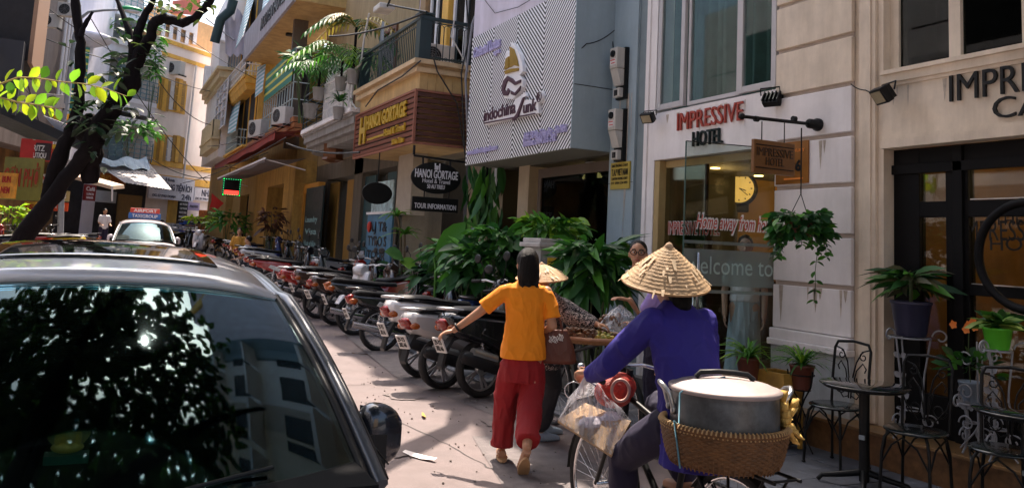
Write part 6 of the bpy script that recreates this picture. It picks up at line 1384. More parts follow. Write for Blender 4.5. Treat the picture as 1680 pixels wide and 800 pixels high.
    # front edge shade strip, rear glass, hatch
    def RG(u, v): s = (u*2-1); a = Rf(u, 1); return a.lerp(V((s*.72, 4.22-.1*s*s, .98)), v)
    surf(RG, 10, 5, 'rear_glass', sideglass, c, .004)
    e(MB().box(-.70, .70, 1.22, 1.75, .90, .963).box(-.72, .72, 1.76, 3.9, .90, .985), 'dashboard', mat('dash_cover_dark', (.010, .010, .011), .9, spec=.1))  # black sheet behind the dash is added to darken the cabin
    for x in (-.36, .36):
        st_ = e(MB().box(x-.24, x+.24, 2.15, 2.6, .45, .62).box(x-.23, x+.23, 2.5, 2.66, .62, 1.12), 'seat', mat('seat_dark', (.02, .02, .022), .9), bevel=.04)
        e(MB().box(x-.12, x+.12, 2.56, 2.66, 1.16, 1.32).cyl((x-.05, 2.6, 1.1), (x-.05, 2.6, 1.2), .008, n=5), 'headrest', mat('seat_dark', (0, 0, 0)), st_)
    e(MB().tube([(.36+cos(a)*.17, 1.85+sin(a)*.06, .98+sin(a)*.16) for a in [2*pi*i/24 for i in range(24)]], .013, 6, True), 'steering_wheel', blk)
    e(MB().tube([(0, 1.98, 1.40), (0, 1.93, 1.34)], .008, 5).box(-.11, .11, 1.90, 1.92, 1.28, 1.34), 'rear_view_mirror', blk)
    e(MB().box(-.25, .25, .012, .03, .42, .52), 'front_grille', blk); e(MB().box(-.24, .24, -.002, .012, .34, .42), 'number_plate', white)
    for s in (-1, 1): e(MB().tube([W(.5-s*.02, .02)+V((0, -.02, .02)), W(.5+s*.30, .10)+V((0, -.01, .022))], .006, 5), 'wiper', blk)
    return c
silver = mat('silver_paint', (.70, .71, .76), .3, metal=.12, var=.03, coat=.8)
near = car('parked_car', 'silver hatchback in the foreground with dark windscreen facing the camera', (0, .93, 0), silver, sunroof=True)
p = P(108, 757, Z=.964)
bd = thing('golden_statue', 'small golden seated buddha figure behind the windscreen on the dashboard', 'statue', p)
gld = mat('statue_gold', (.9, .62, .12), .4, metal=.15)
GS = Matrix.Translation(p) @ Matrix.Scale(.9, 4) @ Matrix.Translation(-p); MB().box(p.x-.06, p.x+.06, p.y-.03, p.y+.03, p.z, p.z+.025).obj('plinth', mat('plinth_jade', (.02, .12, .08), .3), bd, M=GS)
MB().lathe([(.062, 0), (.062, .006)], 28, p+V((0, .02, .095)), (0, -1, 0)).obj('halo', mat('halo_dull_gold', (.42, .36, .12), .5), bd, M=GS)
MB().ell(p+V((0, 0, .043)), .045, .026, .018).ell(p+V((0, 0, .075)), .024, .017, .032).ell(p+V((0, 0, .118)), .015, .015, .018).ell(p+V((0, 0, .138)), .006, .006, .009).ell(p+V((-.028, -.006, .07)), .009, .010, .026).ell(p+V((.028, -.006, .07)), .009, .010, .026).obj('figure', gld, bd, M=GS)
tp_ = P(236, 400, t=22); taxi = car('taxi', 'white taxi with airport roof sign coming up the street', (tp_.x, tp_.y-1.6, gz(tp_.y)), mat('taxi_white', (.62, .55, .56), .3, coat=.6, var=.03), dark=False)
tz = gz(tp_.y)+1.53; ty = tp_.y-1.6+2.9
ts = thing('taxi_roof_sign', 'blue and red airport taxi sign on the roof of the white taxi', 'sign', (tp_.x, ty, tz))
MB().box(tp_.x-.42, tp_.x+.42, ty-.05, ty+.05, tz, tz+.17).obj('blue_box', mat('taxi_blue', (.03, .12, .35), .3), ts, bevel=.01); MB().box(tp_.x-.38, tp_.x+.38, ty-.06, ty+.04, tz+.17, tz+.30).obj('red_box', mat('taxi_red', (.5, .05, .03), .4), ts, bevel=.01)
text(ts, 'lettering', 'AIRPORT', (tp_.x, ty-.06, tz+.195), *FRONT, W=.6, H=.08, depth=.005, mt=white, align='C', bold=.02); text(ts, 'lettering', 'TAXIGROUP', (tp_.x, ty-.05, tz+.04), *FRONT, W=.66, H=.09, depth=.005, mt=white, align='C', bold=.02)
# ------------------------------------------------------------------ motorbikes (front along +X, rear axle at the origin, height from the ground)
def inset(poly, d):
    cx = sum(p[0] for p in poly)/len(poly); cy = sum(p[1] for p in poly)/len(poly); out = []
    n = len(poly)
    for i in range(n):
        a, b, c = V((*poly[i-1], 0)), V((*poly[i], 0)), V((*poly[(i+1) % n], 0)); e1 = (b-a).normalized(); e2 = (c-b).normalized(); nn_ = V((-(e1.y+e2.y), e1.x+e2.x, 0))
        if nn_.length < 1e-4: nn_ = V((-e1.y, e1.x, 0))
        nn_.normalize()
        if nn_.x*(cx-b.x)+nn_.y*(cy-b.y) < 0 and False: nn_ = -nn_
        out.append((b.x+nn_.x*d, b.y+nn_.y*d))
    return out
def area(p): return sum(p[i-1][0]*p[i][1]-p[i][0]*p[i-1][1] for i in range(len(p)))
def pillow(mb, poly, w, e_=.03, yc=0):
    """side outline (x,z) swelling to half width w"""
    if area(poly) < 0: poly = poly[::-1]
    R_ = []
    for y, d in ((-w, e_*1.1), (-w*.85, e_*.4), (-w*.4, 0), (w*.4, 0), (w*.85, e_*.4), (w, e_*1.1)):
        q = inset(poly, d); R_.append([V((x, yc+y, z)) for x, z in q])
    return mb.ring_loft(R_)
platem = mat('plate_white', (.62, .60, .58), .5, var=.1)
def bike_wheel(parent, x, spoked, R=.285, wd=.045):
    wr = MB().lathe([(R-.062, -wd*.6), (R-.03, -wd), (R-.008, -wd*.7), (R, 0), (R-.008, wd*.7), (R-.03, wd), (R-.062, wd*.6)], 32, (x, 0, R), (0, 1, 0), ring=True).obj('wheel', rubber, parent, world=False)
    rm = MB().tube([(x+cos(a)*(R-.065), 0, R+sin(a)*(R-.065)) for a in [2*pi*i/32 for i in range(32)]], .014, 6, True)
    if spoked:
        for k in range(28): a = 2*pi*k/28; b = a+(.35 if k % 2 else -.35); rm.tube([(x+cos(b)*.035, (.03 if k % 2 else -.03), R+sin(b)*.035), (x+cos(a)*(R-.065), 0, R+sin(a)*(R-.065))], .0022, 3)
    else:
        for k in range(5):
            a = 2*pi*k/5; rm.bar((x+cos(a-.1)*.03, .01, R+sin(a-.1)*.03), (x+cos(a-.14)*(R-.06), .01, R+sin(a-.14)*(R-.06)), .02, .016, (0, 1, 0)).bar((x+cos(a+.1)*.03, .01, R+sin(a+.1)*.03), (x+cos(a+.14)*(R-.06), .01, R+sin(a+.14)*(R-.06)), .02, .016, (0, 1, 0))
    rm.obj('rim', chrome if spoked else mat('alloy_grey', (.38, .38, .4), .35, metal=.7), wr, world=False)
    MB().lathe([(.055, -.045), (.06, -.02), (.045, .03), (.02, .05)], 14, (x, 0, R), (0, 1, 0)).obj('hub', steel, wr, world=False)
bikeblack = mat('bike_black', (.010, .011, .014), .18, coat=.7, var=.05)
redlens = mat('red_lens', (.22, .010, .006), .15, coat=.5); orlens = mat('orange_lens', (.35, .08, .01), .15, coat=.5)
seatm = mat('bike_seat', (.010, .011, .014), .6, var=.2)
def motorbike(kind, label):
    t = thing('motorbike' if kind == 'A' else 'scooter', label, 'motorbike', (0, 0, 0)); o = lambda mb, n, m_, **k: mb.obj(n, m_, t, world=False, **k)
    A = kind == 'A'; R = .29 if A else .27
    bike_wheel(t, 0, A, R, .04 if A else .055); bike_wheel(t, 1.22, A, R, .038 if A else .05)
    if A:
        tail = [(-.42, .70), (-.30, .60), (0, .52), (.25, .42), (.55, .40), (.62, .52), (.45, .62), (.35, .72), (-.05, .74), (-.38, .76)]; wd = .105
        seat = [(-.40, .76), (-.32, .82), (0, .80), (.28, .77), (.62, .76), (.64, .70), (.30, .70), (-.1, .73), (-.38, .73)]
    else:
        tail = [(-.46, .72), (-.36, .58), (-.05, .50), (.20, .36), (.55, .30), (.58, .52), (.50, .66), (.35, .74), (-.05, .78), (-.42, .80)]; wd = .15
        seat = [(-.36, .80), (-.28, .86), (0, .86), (.25, .81), (.55, .80), (.58, .73), (.30, .74), (-.1, .77), (-.34, .78)]
    o(pillow(MB(), tail, wd, .05), 'tail_fairing', bikeblack); o(pillow(MB(), seat, wd*.95, .04), 'seat', seatm)
    o(pillow(MB(), [(-.1, .60), (.2, .48), (.30, .50), (.22, .60), (-.05, .67)], wd+.008, .02), 'side_stripe', steel if A else bikeblack)
    # grab rail, tail lamp, indicators, fender, plate
    o(MB().tube([(-.1, -.12, .80), (-.36, -.12, .83), (-.47, -.06, .84), (-.47, .06, .84), (-.36, .12, .83), (-.1, .12, .80)], .014, 7), 'grab_rail', steel if not A else bikeblack)
    o(pillow(MB(), [(-.50, .72), (-.47, .64), (-.36, .61), (-.30, .68), (-.42, .76)], wd*.62, .03), 'tail_light', redlens)
    for s in (-1, 1): o(MB().ell((-.40, s*wd*.85, .66), .06, .03, .035), 'indicator', orlens)
    o(MB().ring_loft([[V((x+dx, y, z+dz)) for y, dx, dz in ((-.06, 0, -.02), (-.05, -.015, .01), (.05, -.015, .01), (.06, 0, -.02))] for x, z in ((-.20, .60), (-.34, .56), (-.42, .44), (-.46, .30))], True, False), 'rear_fender', darkplastic)
    M = Matrix.Translation((-.47, 0, .50)) @ Matrix.Rotation(radians(-25), 4, 'Y')
    pl_ = o(MB().box(-.006, .006, -.095, .095, -.075, .075, M), 'number_plate', platem)
    for k, s_ in enumerate(('29-Y5', '382.46')):
        q = M @ V((-.006, .07, .012-k*.062)); text(t, 'plate_number', s_, q, (0, -1, 0), M.to_3x3() @ V((0, 0, 1)), W=.14, H=.046, depth=.002, mt=blackp, bold=.03)
    # engine, exhaust, swing arm, shocks, stand
    o(MB().cyl((.50, -.10, .30), (.50, .12, .30), .11, n=16).box(.42, .80, -.08, .09, .22, .36).cyl((.62, 0, .33), (.80, 0, .36), .07, n=10), 'engine', mat('engine_grey', (.10, .10, .11), .45, metal=.6))
    if A: o(MB().tube([(.7, -.1, .25), (.5, -.15, .2), (.3, -.16, .22), (.05, -.17, .27), (-.42, -.18, .36)], .04, 10, rs=[.018, .02, .026, .05, .045]), 'exhaust', chrome)
    else:
        o(MB().tube([(.6, -.1, .22), (.35, -.16, .2), (.2, -.17, .24), (.05, -.18, .30), (-.30, -.19, .40), (-.33, -.19, .41)], .06, 12, rs=[.018, .02, .045, .07, .062, .03]), 'exhaust', darkplastic); o(MB().tube([(.06, -.19, .36), (-.22, -.20, .44)], .05, 8, rs=[.05, .045]), 'exhaust_shield', steel)
    o(MB().bar((0, -.075, R), (.5, -.07, .30), .03, .05).bar((0, .075, R), (.5, .07, .30), .03, .09), 'swing_arm', darkplastic)
    for s in (-1, 1):
        m_ = MB(); a, b = V((0, s*.10, R+.02)), V((-.06 if not A else .04, s*.10, .60)); m_.cyl(a, b, .012, n=6)
        m_.tube([a.lerp(b, .15+.75*i/48)+V((cos(i*1.05)*.024, sin(i*1.05)*.024, 0)) for i in range(49)], .0055, 4); o(m_, 'shock_absorber', chrome)
    o(MB().tube([(.42, .12, .25), (.34, .28, .02), (.38, .29, .015)], .011, 6), 'side_stand', darkplastic)
    o(MB().cyl((.48, -.26, .27), (.48, .26, .27), .012, n=6).cyl((.08, -.22, .36), (.08, .22, .36), .011, n=6), 'foot_pegs', rubber)
    # front: leg shield, fork, fender, cowl, bars
    if A: sh = [(.62, .40), (.80, .30), (.98, .36), (1.06, .62), (1.02, .86), (.94, .90), (.92, .66), (.84, .50)]
    else: sh = [(.55, .26), (.92, .24), (1.02, .36), (1.10, .62), (1.04, .90), (.94, .94), (.94, .66), (.84, .36), (.58, .36)]
    o(pillow(MB(), sh, .17 if A else .20, .04), 'leg_shield', bikeblack)
    o(MB().tube([(1.22, .075, R), (1.08, .075, .72)], .02, 8).tube([(1.22, -.075, R), (1.08, -.075, .72)], .02, 8).tube([(1.10, 0, .66), (.98, 0, 1.0)], .03, 8), 'fork', steel)
    o(MB().ring_loft([[V((1.22+cos(a)*(R+.03+dr), y, R+sin(a)*(R+.03+dr))) for y, dr in ((-.065, -.05), (-.05, .0), (.05, .0), (.065, -.05))] for a in [radians(d) for d in (20, 50, 80, 110, 140, 165)]], True), 'front_fender', bikeblack)
    o(pillow(MB(), [(.90, .92), (.96, 1.04), (1.04, 1.06), (1.14, .98), (1.12, .86), (1.0, .84)], .11, .035), 'headlight_cowl', bikeblack); o(MB().ell((1.11, 0, .93), .04, .08, .055), 'headlight', mat('headlamp', (.6, .6, .62)))
    o(MB().tube([(.84, -.34, 1.03), (.92, -.2, 1.04), (.97, 0, 1.0), (.92, .2, 1.04), (.84, .34, 1.03)], .013, 7), 'handlebar', steel)
    for s in (-1, 1):
        o(MB().cyl((.82, s*.37, 1.03), (.88, s*.25, 1.035), .019, n=8), 'grip', rubber); o(MB().tube([(.92, s*.24, 1.06), (.93, s*.28, 1.20), (.90, s*.32, 1.26)], .006, 5).ell((.89, s*.36, 1.29), .018, .085, .055), 'mirror', darkplastic)
        o(MB().tube([(.93, s*.24, 1.04), (.95, s*.3, 1.02), (.89, s*.36, 1.05)], .005, 4), 'brake_lever', chrome)
    return t
mbA = motorbike('A', 'proto'); mbB = motorbike('B', 'proto')
pearl = mat('pearl_grey_paint', (.42, .41, .42), .22, coat=.8, var=.04); whitep = mat('scooter_white', (.66, .64, .66), .22, coat=.8, var=.04); redp = mat('scooter_red', (.28, .015, .01), .2, coat=.8, var=.05); brownp = mat('scooter_bronze', (.05, .025, .018), .22, coat=.8); bluep = mat('scooter_blue', (.02, .05, .22), .2, coat=.8)
GB = 'motorbikes and scooters parked in a row along the pavement'
def cset(main, tail=None, light=None, stripe=None): return {'tail_fairing': tail or main, 'leg_shield': main, 'front_fender': main, 'headlight_cowl': main, **({'tail_light': light} if light else {}), **({'side_stripe': stripe} if stripe else {})}
rows = [('B', 787, 652, 8, cset(bikeblack), 'black scooter with silver exhaust shield, nearest the woman in orange', 5),
 ('B', 724, 638, 9, cset(bikeblack, pearl), 'pearl grey tailed scooter, second from the woman in orange', 7),
 ('B', 690, 619, 6, cset(bikeblack, whitep), 'white tailed scooter with big red tail lamp', 6),
 ('A', 622, 577, -4, cset(bikeblack), 'black motorbike with chrome spoked rear wheel', 8),
 ('A', 580, 550, 1, cset(bikeblack, None, orlens), 'black motorbike with orange tail lamp left of the spoked wheel one', 6),
 ('B', 548, 533, 5, cset(brownp), 'bronze scooter in the middle of the row', 7),
 ('B', 520, 522, 4, cset(bikeblack, brownp), 'dark scooter with long black seat beside the bronze one', 5),
 ('B', 496, 515, -2, cset(redp, redp), 'red scooter behind the car roof edge', 8),
 ('A', 443, 490, -12, cset(bikeblack, redp), 'red and black motorbike seen nearly side on by the car', 9),
 ('A', 432, 476, 2, cset(bikeblack), 'black motorbike behind the red and black one', 6),
 ('B', 420, 465, 6, cset(bikeblack, pearl), 'grey scooter partly behind the car roof', 6),
 ('A', 410, 452, 0, cset(bikeblack), 'black motorbike in the cluster before the yellow doorway', 6),
 ('B', 398, 445, 8, cset(bluep), 'dark blue scooter in the cluster before the yellow doorway', 6),
 ('B', 388, 436, 4, cset(bikeblack), 'dark scooter just past the end of the car roof', 6)]
for i, (k, x, y, rz, cs, lb, lean) in enumerate(rows):
    q = G(x, y); pr_ = mbA if k == 'A' else mbB
    c = clone(pr_, q, radians(rz), lb, GB, cs); c.rotation_euler = (radians(-lean*.8), 0, radians(rz+[0, 3, -2, 2, -3, 4, -2, 3][i % 8])); c.scale = (1.06, 1.06, [1.10, 1.04, 1.12, 1.06, 1.12, 1.05][i % 6])
extra = [('B', 4.95, 14.6, 205, cset(whitep, redp), 'white and red scooter facing out beside the blue poster board'), ('A', 5.0, 12.6, 28, cset(bikeblack), 'black motorbike standing among the shrubs behind the row'),
 ('B', 5.1, 16.4, 25, cset(bikeblack), 'dark scooter in the second row by the porch pillar'), ('A', 5.1, 18.3, 25, cset(bikeblack), 'dark motorbike in the second row under the lantern'), ('B', 5.0, 20.5, 20, cset(pearl), 'grey scooter in the second row by the black shop board'), ('B', 4.9, 10.9, 32, cset(bluep), 'blue scooter half hidden behind the shrubs')]
for k, x, y, rz, cs, lb in extra: clone(mbA if k == 'A' else mbB, (x, y, gz(y)+.03), radians(rz), lb, GB, cs)
for k, x, t_, rz, cs, lb in (('B', 335, 34, 250, cset(whitep), 'white scooter parked before the convenience shop'), ('A', 362, 32, 40, cset(bikeblack), 'black motorbike right of the far white scooter'), ('B', 292, 36, 240, cset(bikeblack), 'black scooter beside the taxi'), ('A', 318, 37, 250, cset(bikeblack), 'far motorbike by the blue packet rack')):
    q = P(x, 400, t=t_); clone(mbA if k == 'A' else mbB, (q.x, q.y, gz(q.y)), radians(rz), lb, 'motorbikes at the far end of the street', cs)
for k, x, t_, rz, cs, lb in (('B', 62, 24, 200, cset(redp, redp), 'red scooter behind the foot of the leaning tree'), ('A', 85, 25, 190, cset(bikeblack, redp), 'red and black motorbike left of the yellow one'), ('B', 112, 24, 170, cset(mat('scooter_yellow', (.62, .42, .03), .3, coat=.5)), 'yellow scooter on the left pavement'), ('A', 15, 23, 200, cset(bikeblack), 'black motorbike at the far left under the signs'), ('A', 138, 27, 180, cset(bikeblack), 'black motorbike under the small pale awning'), ('B', 38, 26, 190, cset(bikeblack), 'black scooter at the foot of the leaning tree')):
    q = P(x, 400, t=t_); clone(mbA if k == 'A' else mbB, (q.x, q.y, gz(q.y)+.06), radians(rz), lb, 'motorbikes on the left pavement', cs)
for pr_ in (mbA, mbB):
    for ch in list(pr_.children):
        for g2 in list(ch.children): bpy.data.objects.remove(g2)
        bpy.data.objects.remove(ch)
    bpy.data.objects.remove(pr_)
# ------------------------------------------------------------------ people
skin = mat('skin_tan', (.42, .22, .13), .5, var=.08, scale=12, sss=.15); skin2 = mat('skin_light', (.52, .32, .22), .5, var=.06, sss=.15); hairm = mat('hair_black', (.004, .0035, .004), .45, var=.3, scale=30, stretch=(6, 6, .6), bump=.5, spec=.2)
def remeshed(mb, name, mt, parent, voxel=.007, smooth=4, fold=0, fscale=9, seed=0, fstretch=(1, 1, .5), kind=None):
    me = bpy.data.meshes.new('tmp'); me.from_pydata([tuple(p) for p in mb.v], [], mb.f); me.update()
    import bmesh as _b
    bm = _b.new(); bm.from_mesh(me); _b.ops.recalc_face_normals(bm, faces=bm.faces); bm.to_mesh(me); bm.free()
    o = bpy.data.objects.new('tmp', me); COL.objects.link(o)
    m = o.modifiers.new('r', 'REMESH'); m.mode = 'VOXEL'; m.voxel_size = voxel; m.use_smooth_shade = True
    s = o.modifiers.new('s', 'SMOOTH'); s.factor = .6; s.iterations = smooth
    me2 = bpy.data.meshes.new_from_object(o.evaluated_get(bpy.context.evaluated_depsgraph_get())); bpy.data.objects.remove(o); bpy.data.meshes.remove(me)
    if fold:
        nrm = [v.normal.copy() for v in me2.vertices]; cos_ = []
        for v, vn in zip(me2.vertices, nrm):
            c = v.co; fo_ = fold*max(0, 1-1.35*abs(vn.z)); q = V((c.x*fscale*fstretch[0], c.y*fscale*fstretch[1], c.z*fscale*fstretch[2]+seed))
            n = noise.noise(q); n2 = noise.noise(q*2.3+V((5, 1, 2))); n3 = 1.6*(1-min(1, abs(noise.noise(q*1.2+V((9, 3, 1))))*2.6))**2+.9*(1-min(1, abs(noise.noise(q*2.1+V((2, 8, 4))))*3))**2
            cos_ += list(c+vn*fo_*(n*.9+n2*.4+n3*.55-.4))
        me2.vertices.foreach_set('co', cos_)
    I = inv_of(parent); me2.transform(I); me2.materials.clear(); me2.materials.append(mt); me2.polygons.foreach_set('use_smooth', [True]*len(me2.polygons))
    o = bpy.data.objects.new(name, me2); COL.objects.link(o); o.parent = parent; return o
class Fr:
    """a person's own frame: x right, y forward, z up"""
    def __init__(s, loc, az): s.o = V(loc); a = radians(az); s.x = V((cos(a), -sin(a), 0)); s.y = V((sin(a), cos(a), 0)); s.z = V((0, 0, 1))
    def __call__(s, x, y, z): return s.o+s.x*x+s.y*y+s.z*z
    def M(s): 
        m = Matrix.Identity(3); m.col[0], m.col[1], m.col[2] = s.x, s.y, s.z; return m.to_4x4()
def chain(mb, pts, rs, n=12):
    mb.tube(pts, .1, n, rs=rs)
    for p, r in zip(pts, rs): mb.ell(p, r, r, r, 10, 6)
def torso(mb, F, secs, n=20):
    """secs: (x, y, z, half width, half depth)"""
    mb.ring_loft([[F(x+cos(2*pi*j/n)*w*(1-.0*abs(sin(2*pi*j/n))), y+sin(2*pi*j/n)*d, z) for j in range(n)] for x, y, z, w, d in secs])
def hand(mb, wr, d, nrm, side, curl=.5, s=1.0):
    """wr wrist, d direction of the fingers, nrm back of the hand, side +1/-1 thumb side"""
    d = V(d).normalized(); nrm = (V(nrm)-d*V(nrm).dot(d)).normalized(); sd = d.cross(nrm)*side
    c = V(wr)+d*.045*s
    M = Matrix.Identity(3); M.col[0], M.col[1], M.col[2] = sd, d, nrm
    mb.ell(c, .038*s, .048*s, .016*s, 12, 8, M.to_4x4())
    for k, (o, L) in enumerate(((.028, .068), (.010, .076), (-.009, .070), (-.026, .055))):
        p = V(wr)+(d*.082+sd*o)*s; a = 0; pts = [p]; 
        for j in range(3):
            a += curl*(.7+.15*k); p = p+(d*cos(a)-nrm*sin(a))*L*s*(.45, .32, .25)[j]; pts.append(p)
        mb.tube(pts, .008, 7, rs=[.0095*s, .009*s, .008*s, .0065*s])
    p = V(wr)+(d*.03+sd*.03)*s; mb.tube([p, p+(sd*.03+d*.022-nrm*.008)*s, p+(sd*.038+d*.052-nrm*.02)*s], .01, 7, rs=[.012*s, .011*s, .008*s])
def head(mb, c, F, tilt=0, s=1.0, nose=True):
    """c = centre of the skull; F = frame whose y the face looks at"""
    m = F.M(); mb.ell(c, .074*s, .092*s, .098*s, 16, 12, m); q = lambda x, y, z: c+(F.x*x+F.y*y+F.z*z)*s
    mb.ell(q(0, .022, -.055), .056*s, .066*s, .062*s, 14, 9, m); mb.ell(q(0, .052, -.095), .028*s, .026*s, .022*s, 10, 7, m)
    if nose: mb.tube([q(0, .088, .0), q(0, .107, -.032), q(0, .092, -.045)], .01, 7, rs=[.008*s, .013*s, .011*s]); mb.ell(q(0, .088, -.068), .022*s, .010*s, .008*s, 10, 6, m)
    for x in (-1, 1): mb.ell(q(x*.076, -.005, -.022), .010*s, .020*s, .030*s, 8, 6, m)
    mb.tube([q(0, -.02, -.06), q(0, -.035, -.16)], .05, 12, rs=[.05*s, .052*s])
def face(par, c, F, s=1.0, glasses=False):
    q = lambda x, y, z: c+(F.x*x+F.y*y+F.z*z)*s
    for x in (-1, 1):
        MB().ell(q(x*.030, .078, .0), .014*s, .010*s, .008*s, 10, 6, F.M()).obj('eye', mat('eye_white', (.6, .58, .55), .2), par); MB().ell(q(x*.030, .086, .0), .0065*s, .005*s, .0068*s, 8, 6, F.M()).obj('iris', blackp, par)
        MB().tube([q(x*.014, .092, .022), q(x*.03, .090, .028), q(x*.05, .078, .022)], .004*s, 5).obj('eyebrow', hairm, par)
    MB().tube([q(-.024, .087, -.066), q(-.01, .097, -.063), q(.01, .097, -.063), q(.024, .087, -.066)], .0055*s, 6).obj('lips', mat('lips', (.35, .09, .07), .4), par)
    if glasses:
        m_ = MB()
        for x in (-1, 1): m_.tube([q(x*.033+cos(a)*.026, .103, -.002+sin(a)*.019) for a in [2*pi*i/18 for i in range(18)]], .0035*s, 5, True).tube([q(x*.058, .10, .004), q(x*.078, .05, .006), q(x*.078, -.01, .0)], .003*s, 5)
        m_.tube([q(-.008, .103, .002), q(.008, .103, .002)], .003*s, 5); m_.obj('glasses', blackp, par)
strawm = mat('palm_leaf_straw', (.50, .34, .19), .7, var=.28, scale=22, bump=.5, bscale=60, dirt=.35)
def conical_hat(name, label, c, R, h, axis, seed=0):
    t = thing(name, label, 'conical hat', c); ax = V(axis).normalized(); prof = []
    N_ = 15
    for i in range(N_*4+1):
        f = i/(N_*4); prof.append((R*f*(1+.0)+.002+.0028*abs(sin(f*N_*pi)), h*(1-f)**1.0+.012*sin(pi*f)-.0))
    mb = MB(); x = ax.orthogonal().normalized(); y = ax.cross(x); n = 64; rings = []; r = random.Random(seed)
    jag = [r.uniform(-.0016, .0016) for _ in range(n)]
    for rr, hh in prof: rings.append([V(c)+ax*(hh+jag[j]*2*(rr/R))+(x*cos(2*pi*j/n)+y*sin(2*pi*j/n))*(rr+jag[j]*.8) for j in range(n)])
    mb.ring_loft(rings[::-1], cap=False, smooth=True)
    o = mb.obj('palm_leaf_cone', strawm, t); s = o.modifiers.new('s', 'SOLIDIFY'); s.thickness = .006; s.offset = -1
    MB().tube([V(c)+(x*cos(2*pi*j/48)+y*sin(2*pi*j/48))*R for j in range(48)], .0065, 6, True).obj('rim_hoop', mat('rim_bamboo', (.36, .22, .10), .6), t)
    MB().lathe([(.001, h+.012), (.012, h+.006), (.024, h-.012), (.02, h-.018)], 12, c, ax).obj('tip', mat('tip_cloth', (.55, .38, .24), .8), t)
    # torn leaf flaps
    fl = MB()
    for k in range(46):
        a = r.uniform(0, 2*pi); f = r.uniform(.25, .97); w_ = r.uniform(.004, .012); l = r.uniform(.02, .07); e = x*cos(a)+y*sin(a); tg = ax.cross(e)
        p0 = V(c)+ax*(h*(1-f)+.012*sin(pi*f)+.006)+e*(R*f+.004); dn = (e*R-ax*h).normalized()
        fl.add([p0-tg*w_, p0+tg*w_, p0+tg*w_*.6+dn*l+ax*.004, p0-tg*w_*.5+dn*l*.9+ax*.003], [(0, 1, 2, 3)])
    fl.obj('leaf_flaps', mat('flap_straw', (.62, .47, .30), .7, var=.3, scale=20), t, kind='stuff')
    return t
# --- woman in orange walking away
F = Fr((2.89, 5.62, 0), 22)
wo = thing('person', 'woman in orange t-shirt and loose red trousers walking away with one arm out', 'person', F(0, 0, 0))
mb = MB(); hc_ = F(.0, .015, 1.475)
head(mb, hc_, Fr((0, 0, 0), 12), s=.98)
torso(mb, F, [(0, 0, .78, .10, .07), (0, 0, .95, .115, .08), (0, 0, 1.15, .135, .09), (0, -.0, 1.27, .13, .075), (0, 0, 1.34, .06, .05)])
chain(mb, [F(-.15, 0, 1.265), F(-.345, .03, 1.09), F(-.525, .08, .945)], [.046, .036, .024]); chain(mb, [F(.155, 0, 1.265), F(.205, -.05, 1.02), F(.13, .14, .92)], [.046, .037, .026])
hand(mb, F(-.53, .08, .942), F.x*-.9-F.z*.25, F.z*1.0-F.x*.2, 1, .55, .95); hand(mb, F(.13, .14, .92), F.y*.8-F.x*.5, F.z, -1, .9, .95)
for pts, rs in (([F(-.085, 0, .84), F(-.10, .10, .47), F(-.115, .12, .10)], [.066, .050, .034]), ([F(.085, 0, .84), F(.068, -.06, .47), F(.02, -.40, .22)], [.066, .050, .034])): chain(mb, pts, rs)
mb.tube([F(-.115, .07, .05), F(-.12, .16, .04), F(-.125, .26, .03)], .03, 8, rs=[.035, .036, .028]); mb.tube([F(.02, -.42, .20), F(.01, -.35, .13), F(0, -.26, .045), F(0, -.22, .028)], .03, 8, rs=[.034, .034, .036, .026])
remeshed(mb, 'body', skin, wo, .006)
mb = MB(); torso(mb, F, [(0, .0, .765, .172, .120), (0, 0, .84, .168, .116), (0, 0, .98, .145, .100), (0, 0, 1.12, .150, .105), (0, -.005, 1.22, .165, .10), (0, 0, 1.29, .155, .085), (0, .005, 1.325, .09, .065), (0, .005, 1.345, .062, .055)])
mb.tube([F(-.10, 0, 1.27), F(-.17, .004, 1.245), F(-.235, .01, 1.19), F(-.31, .024, 1.125)], .06, 14, rs=[.055, .060, .060, .064]); mb.tube([F(.10, 0, 1.27), F(.155, -.005, 1.235), F(.185, -.02, 1.17), F(.205, -.04, 1.075)], .06, 14, rs=[.055, .060, .058, .060])
orange = mat('orange_cotton', (.80, .25, .004), .85, var=.06, scale=5, sheen=.3)
remeshed(mb, 'tshirt', orange, wo, .006, 4, .010, 8, 2, (1.2, 1.2, .6))
mb = MB(); torso(mb, F, [(0, 0, .60, .160, .115), (0, 0, .70, .168, .115), (0, 0, .76, .150, .098), (0, 0, .80, .120, .08)])
for pts, rs in (([F(-.070, .0, .72), F(-.095, .04, .60), F(-.110, .08, .42), F(-.116, .10, .28), F(-.118, .10, .10)], [.098, .096, .092, .090, .086]), ([F(.070, 0, .72), F(.080, .02, .60), F(.062, -.09, .45), F(.042, -.22, .34), F(.026, -.36, .24)], [.098, .098, .094, .088, .082])): mb.tube(pts, .1, 16, rs=rs)
remeshed(mb, 'trousers', mat('red_cotton', (.26, .004, .008), .8, var=.12, scale=4), wo, .007, 3, .014, 7, 7, (1.3, 1.3, .40))
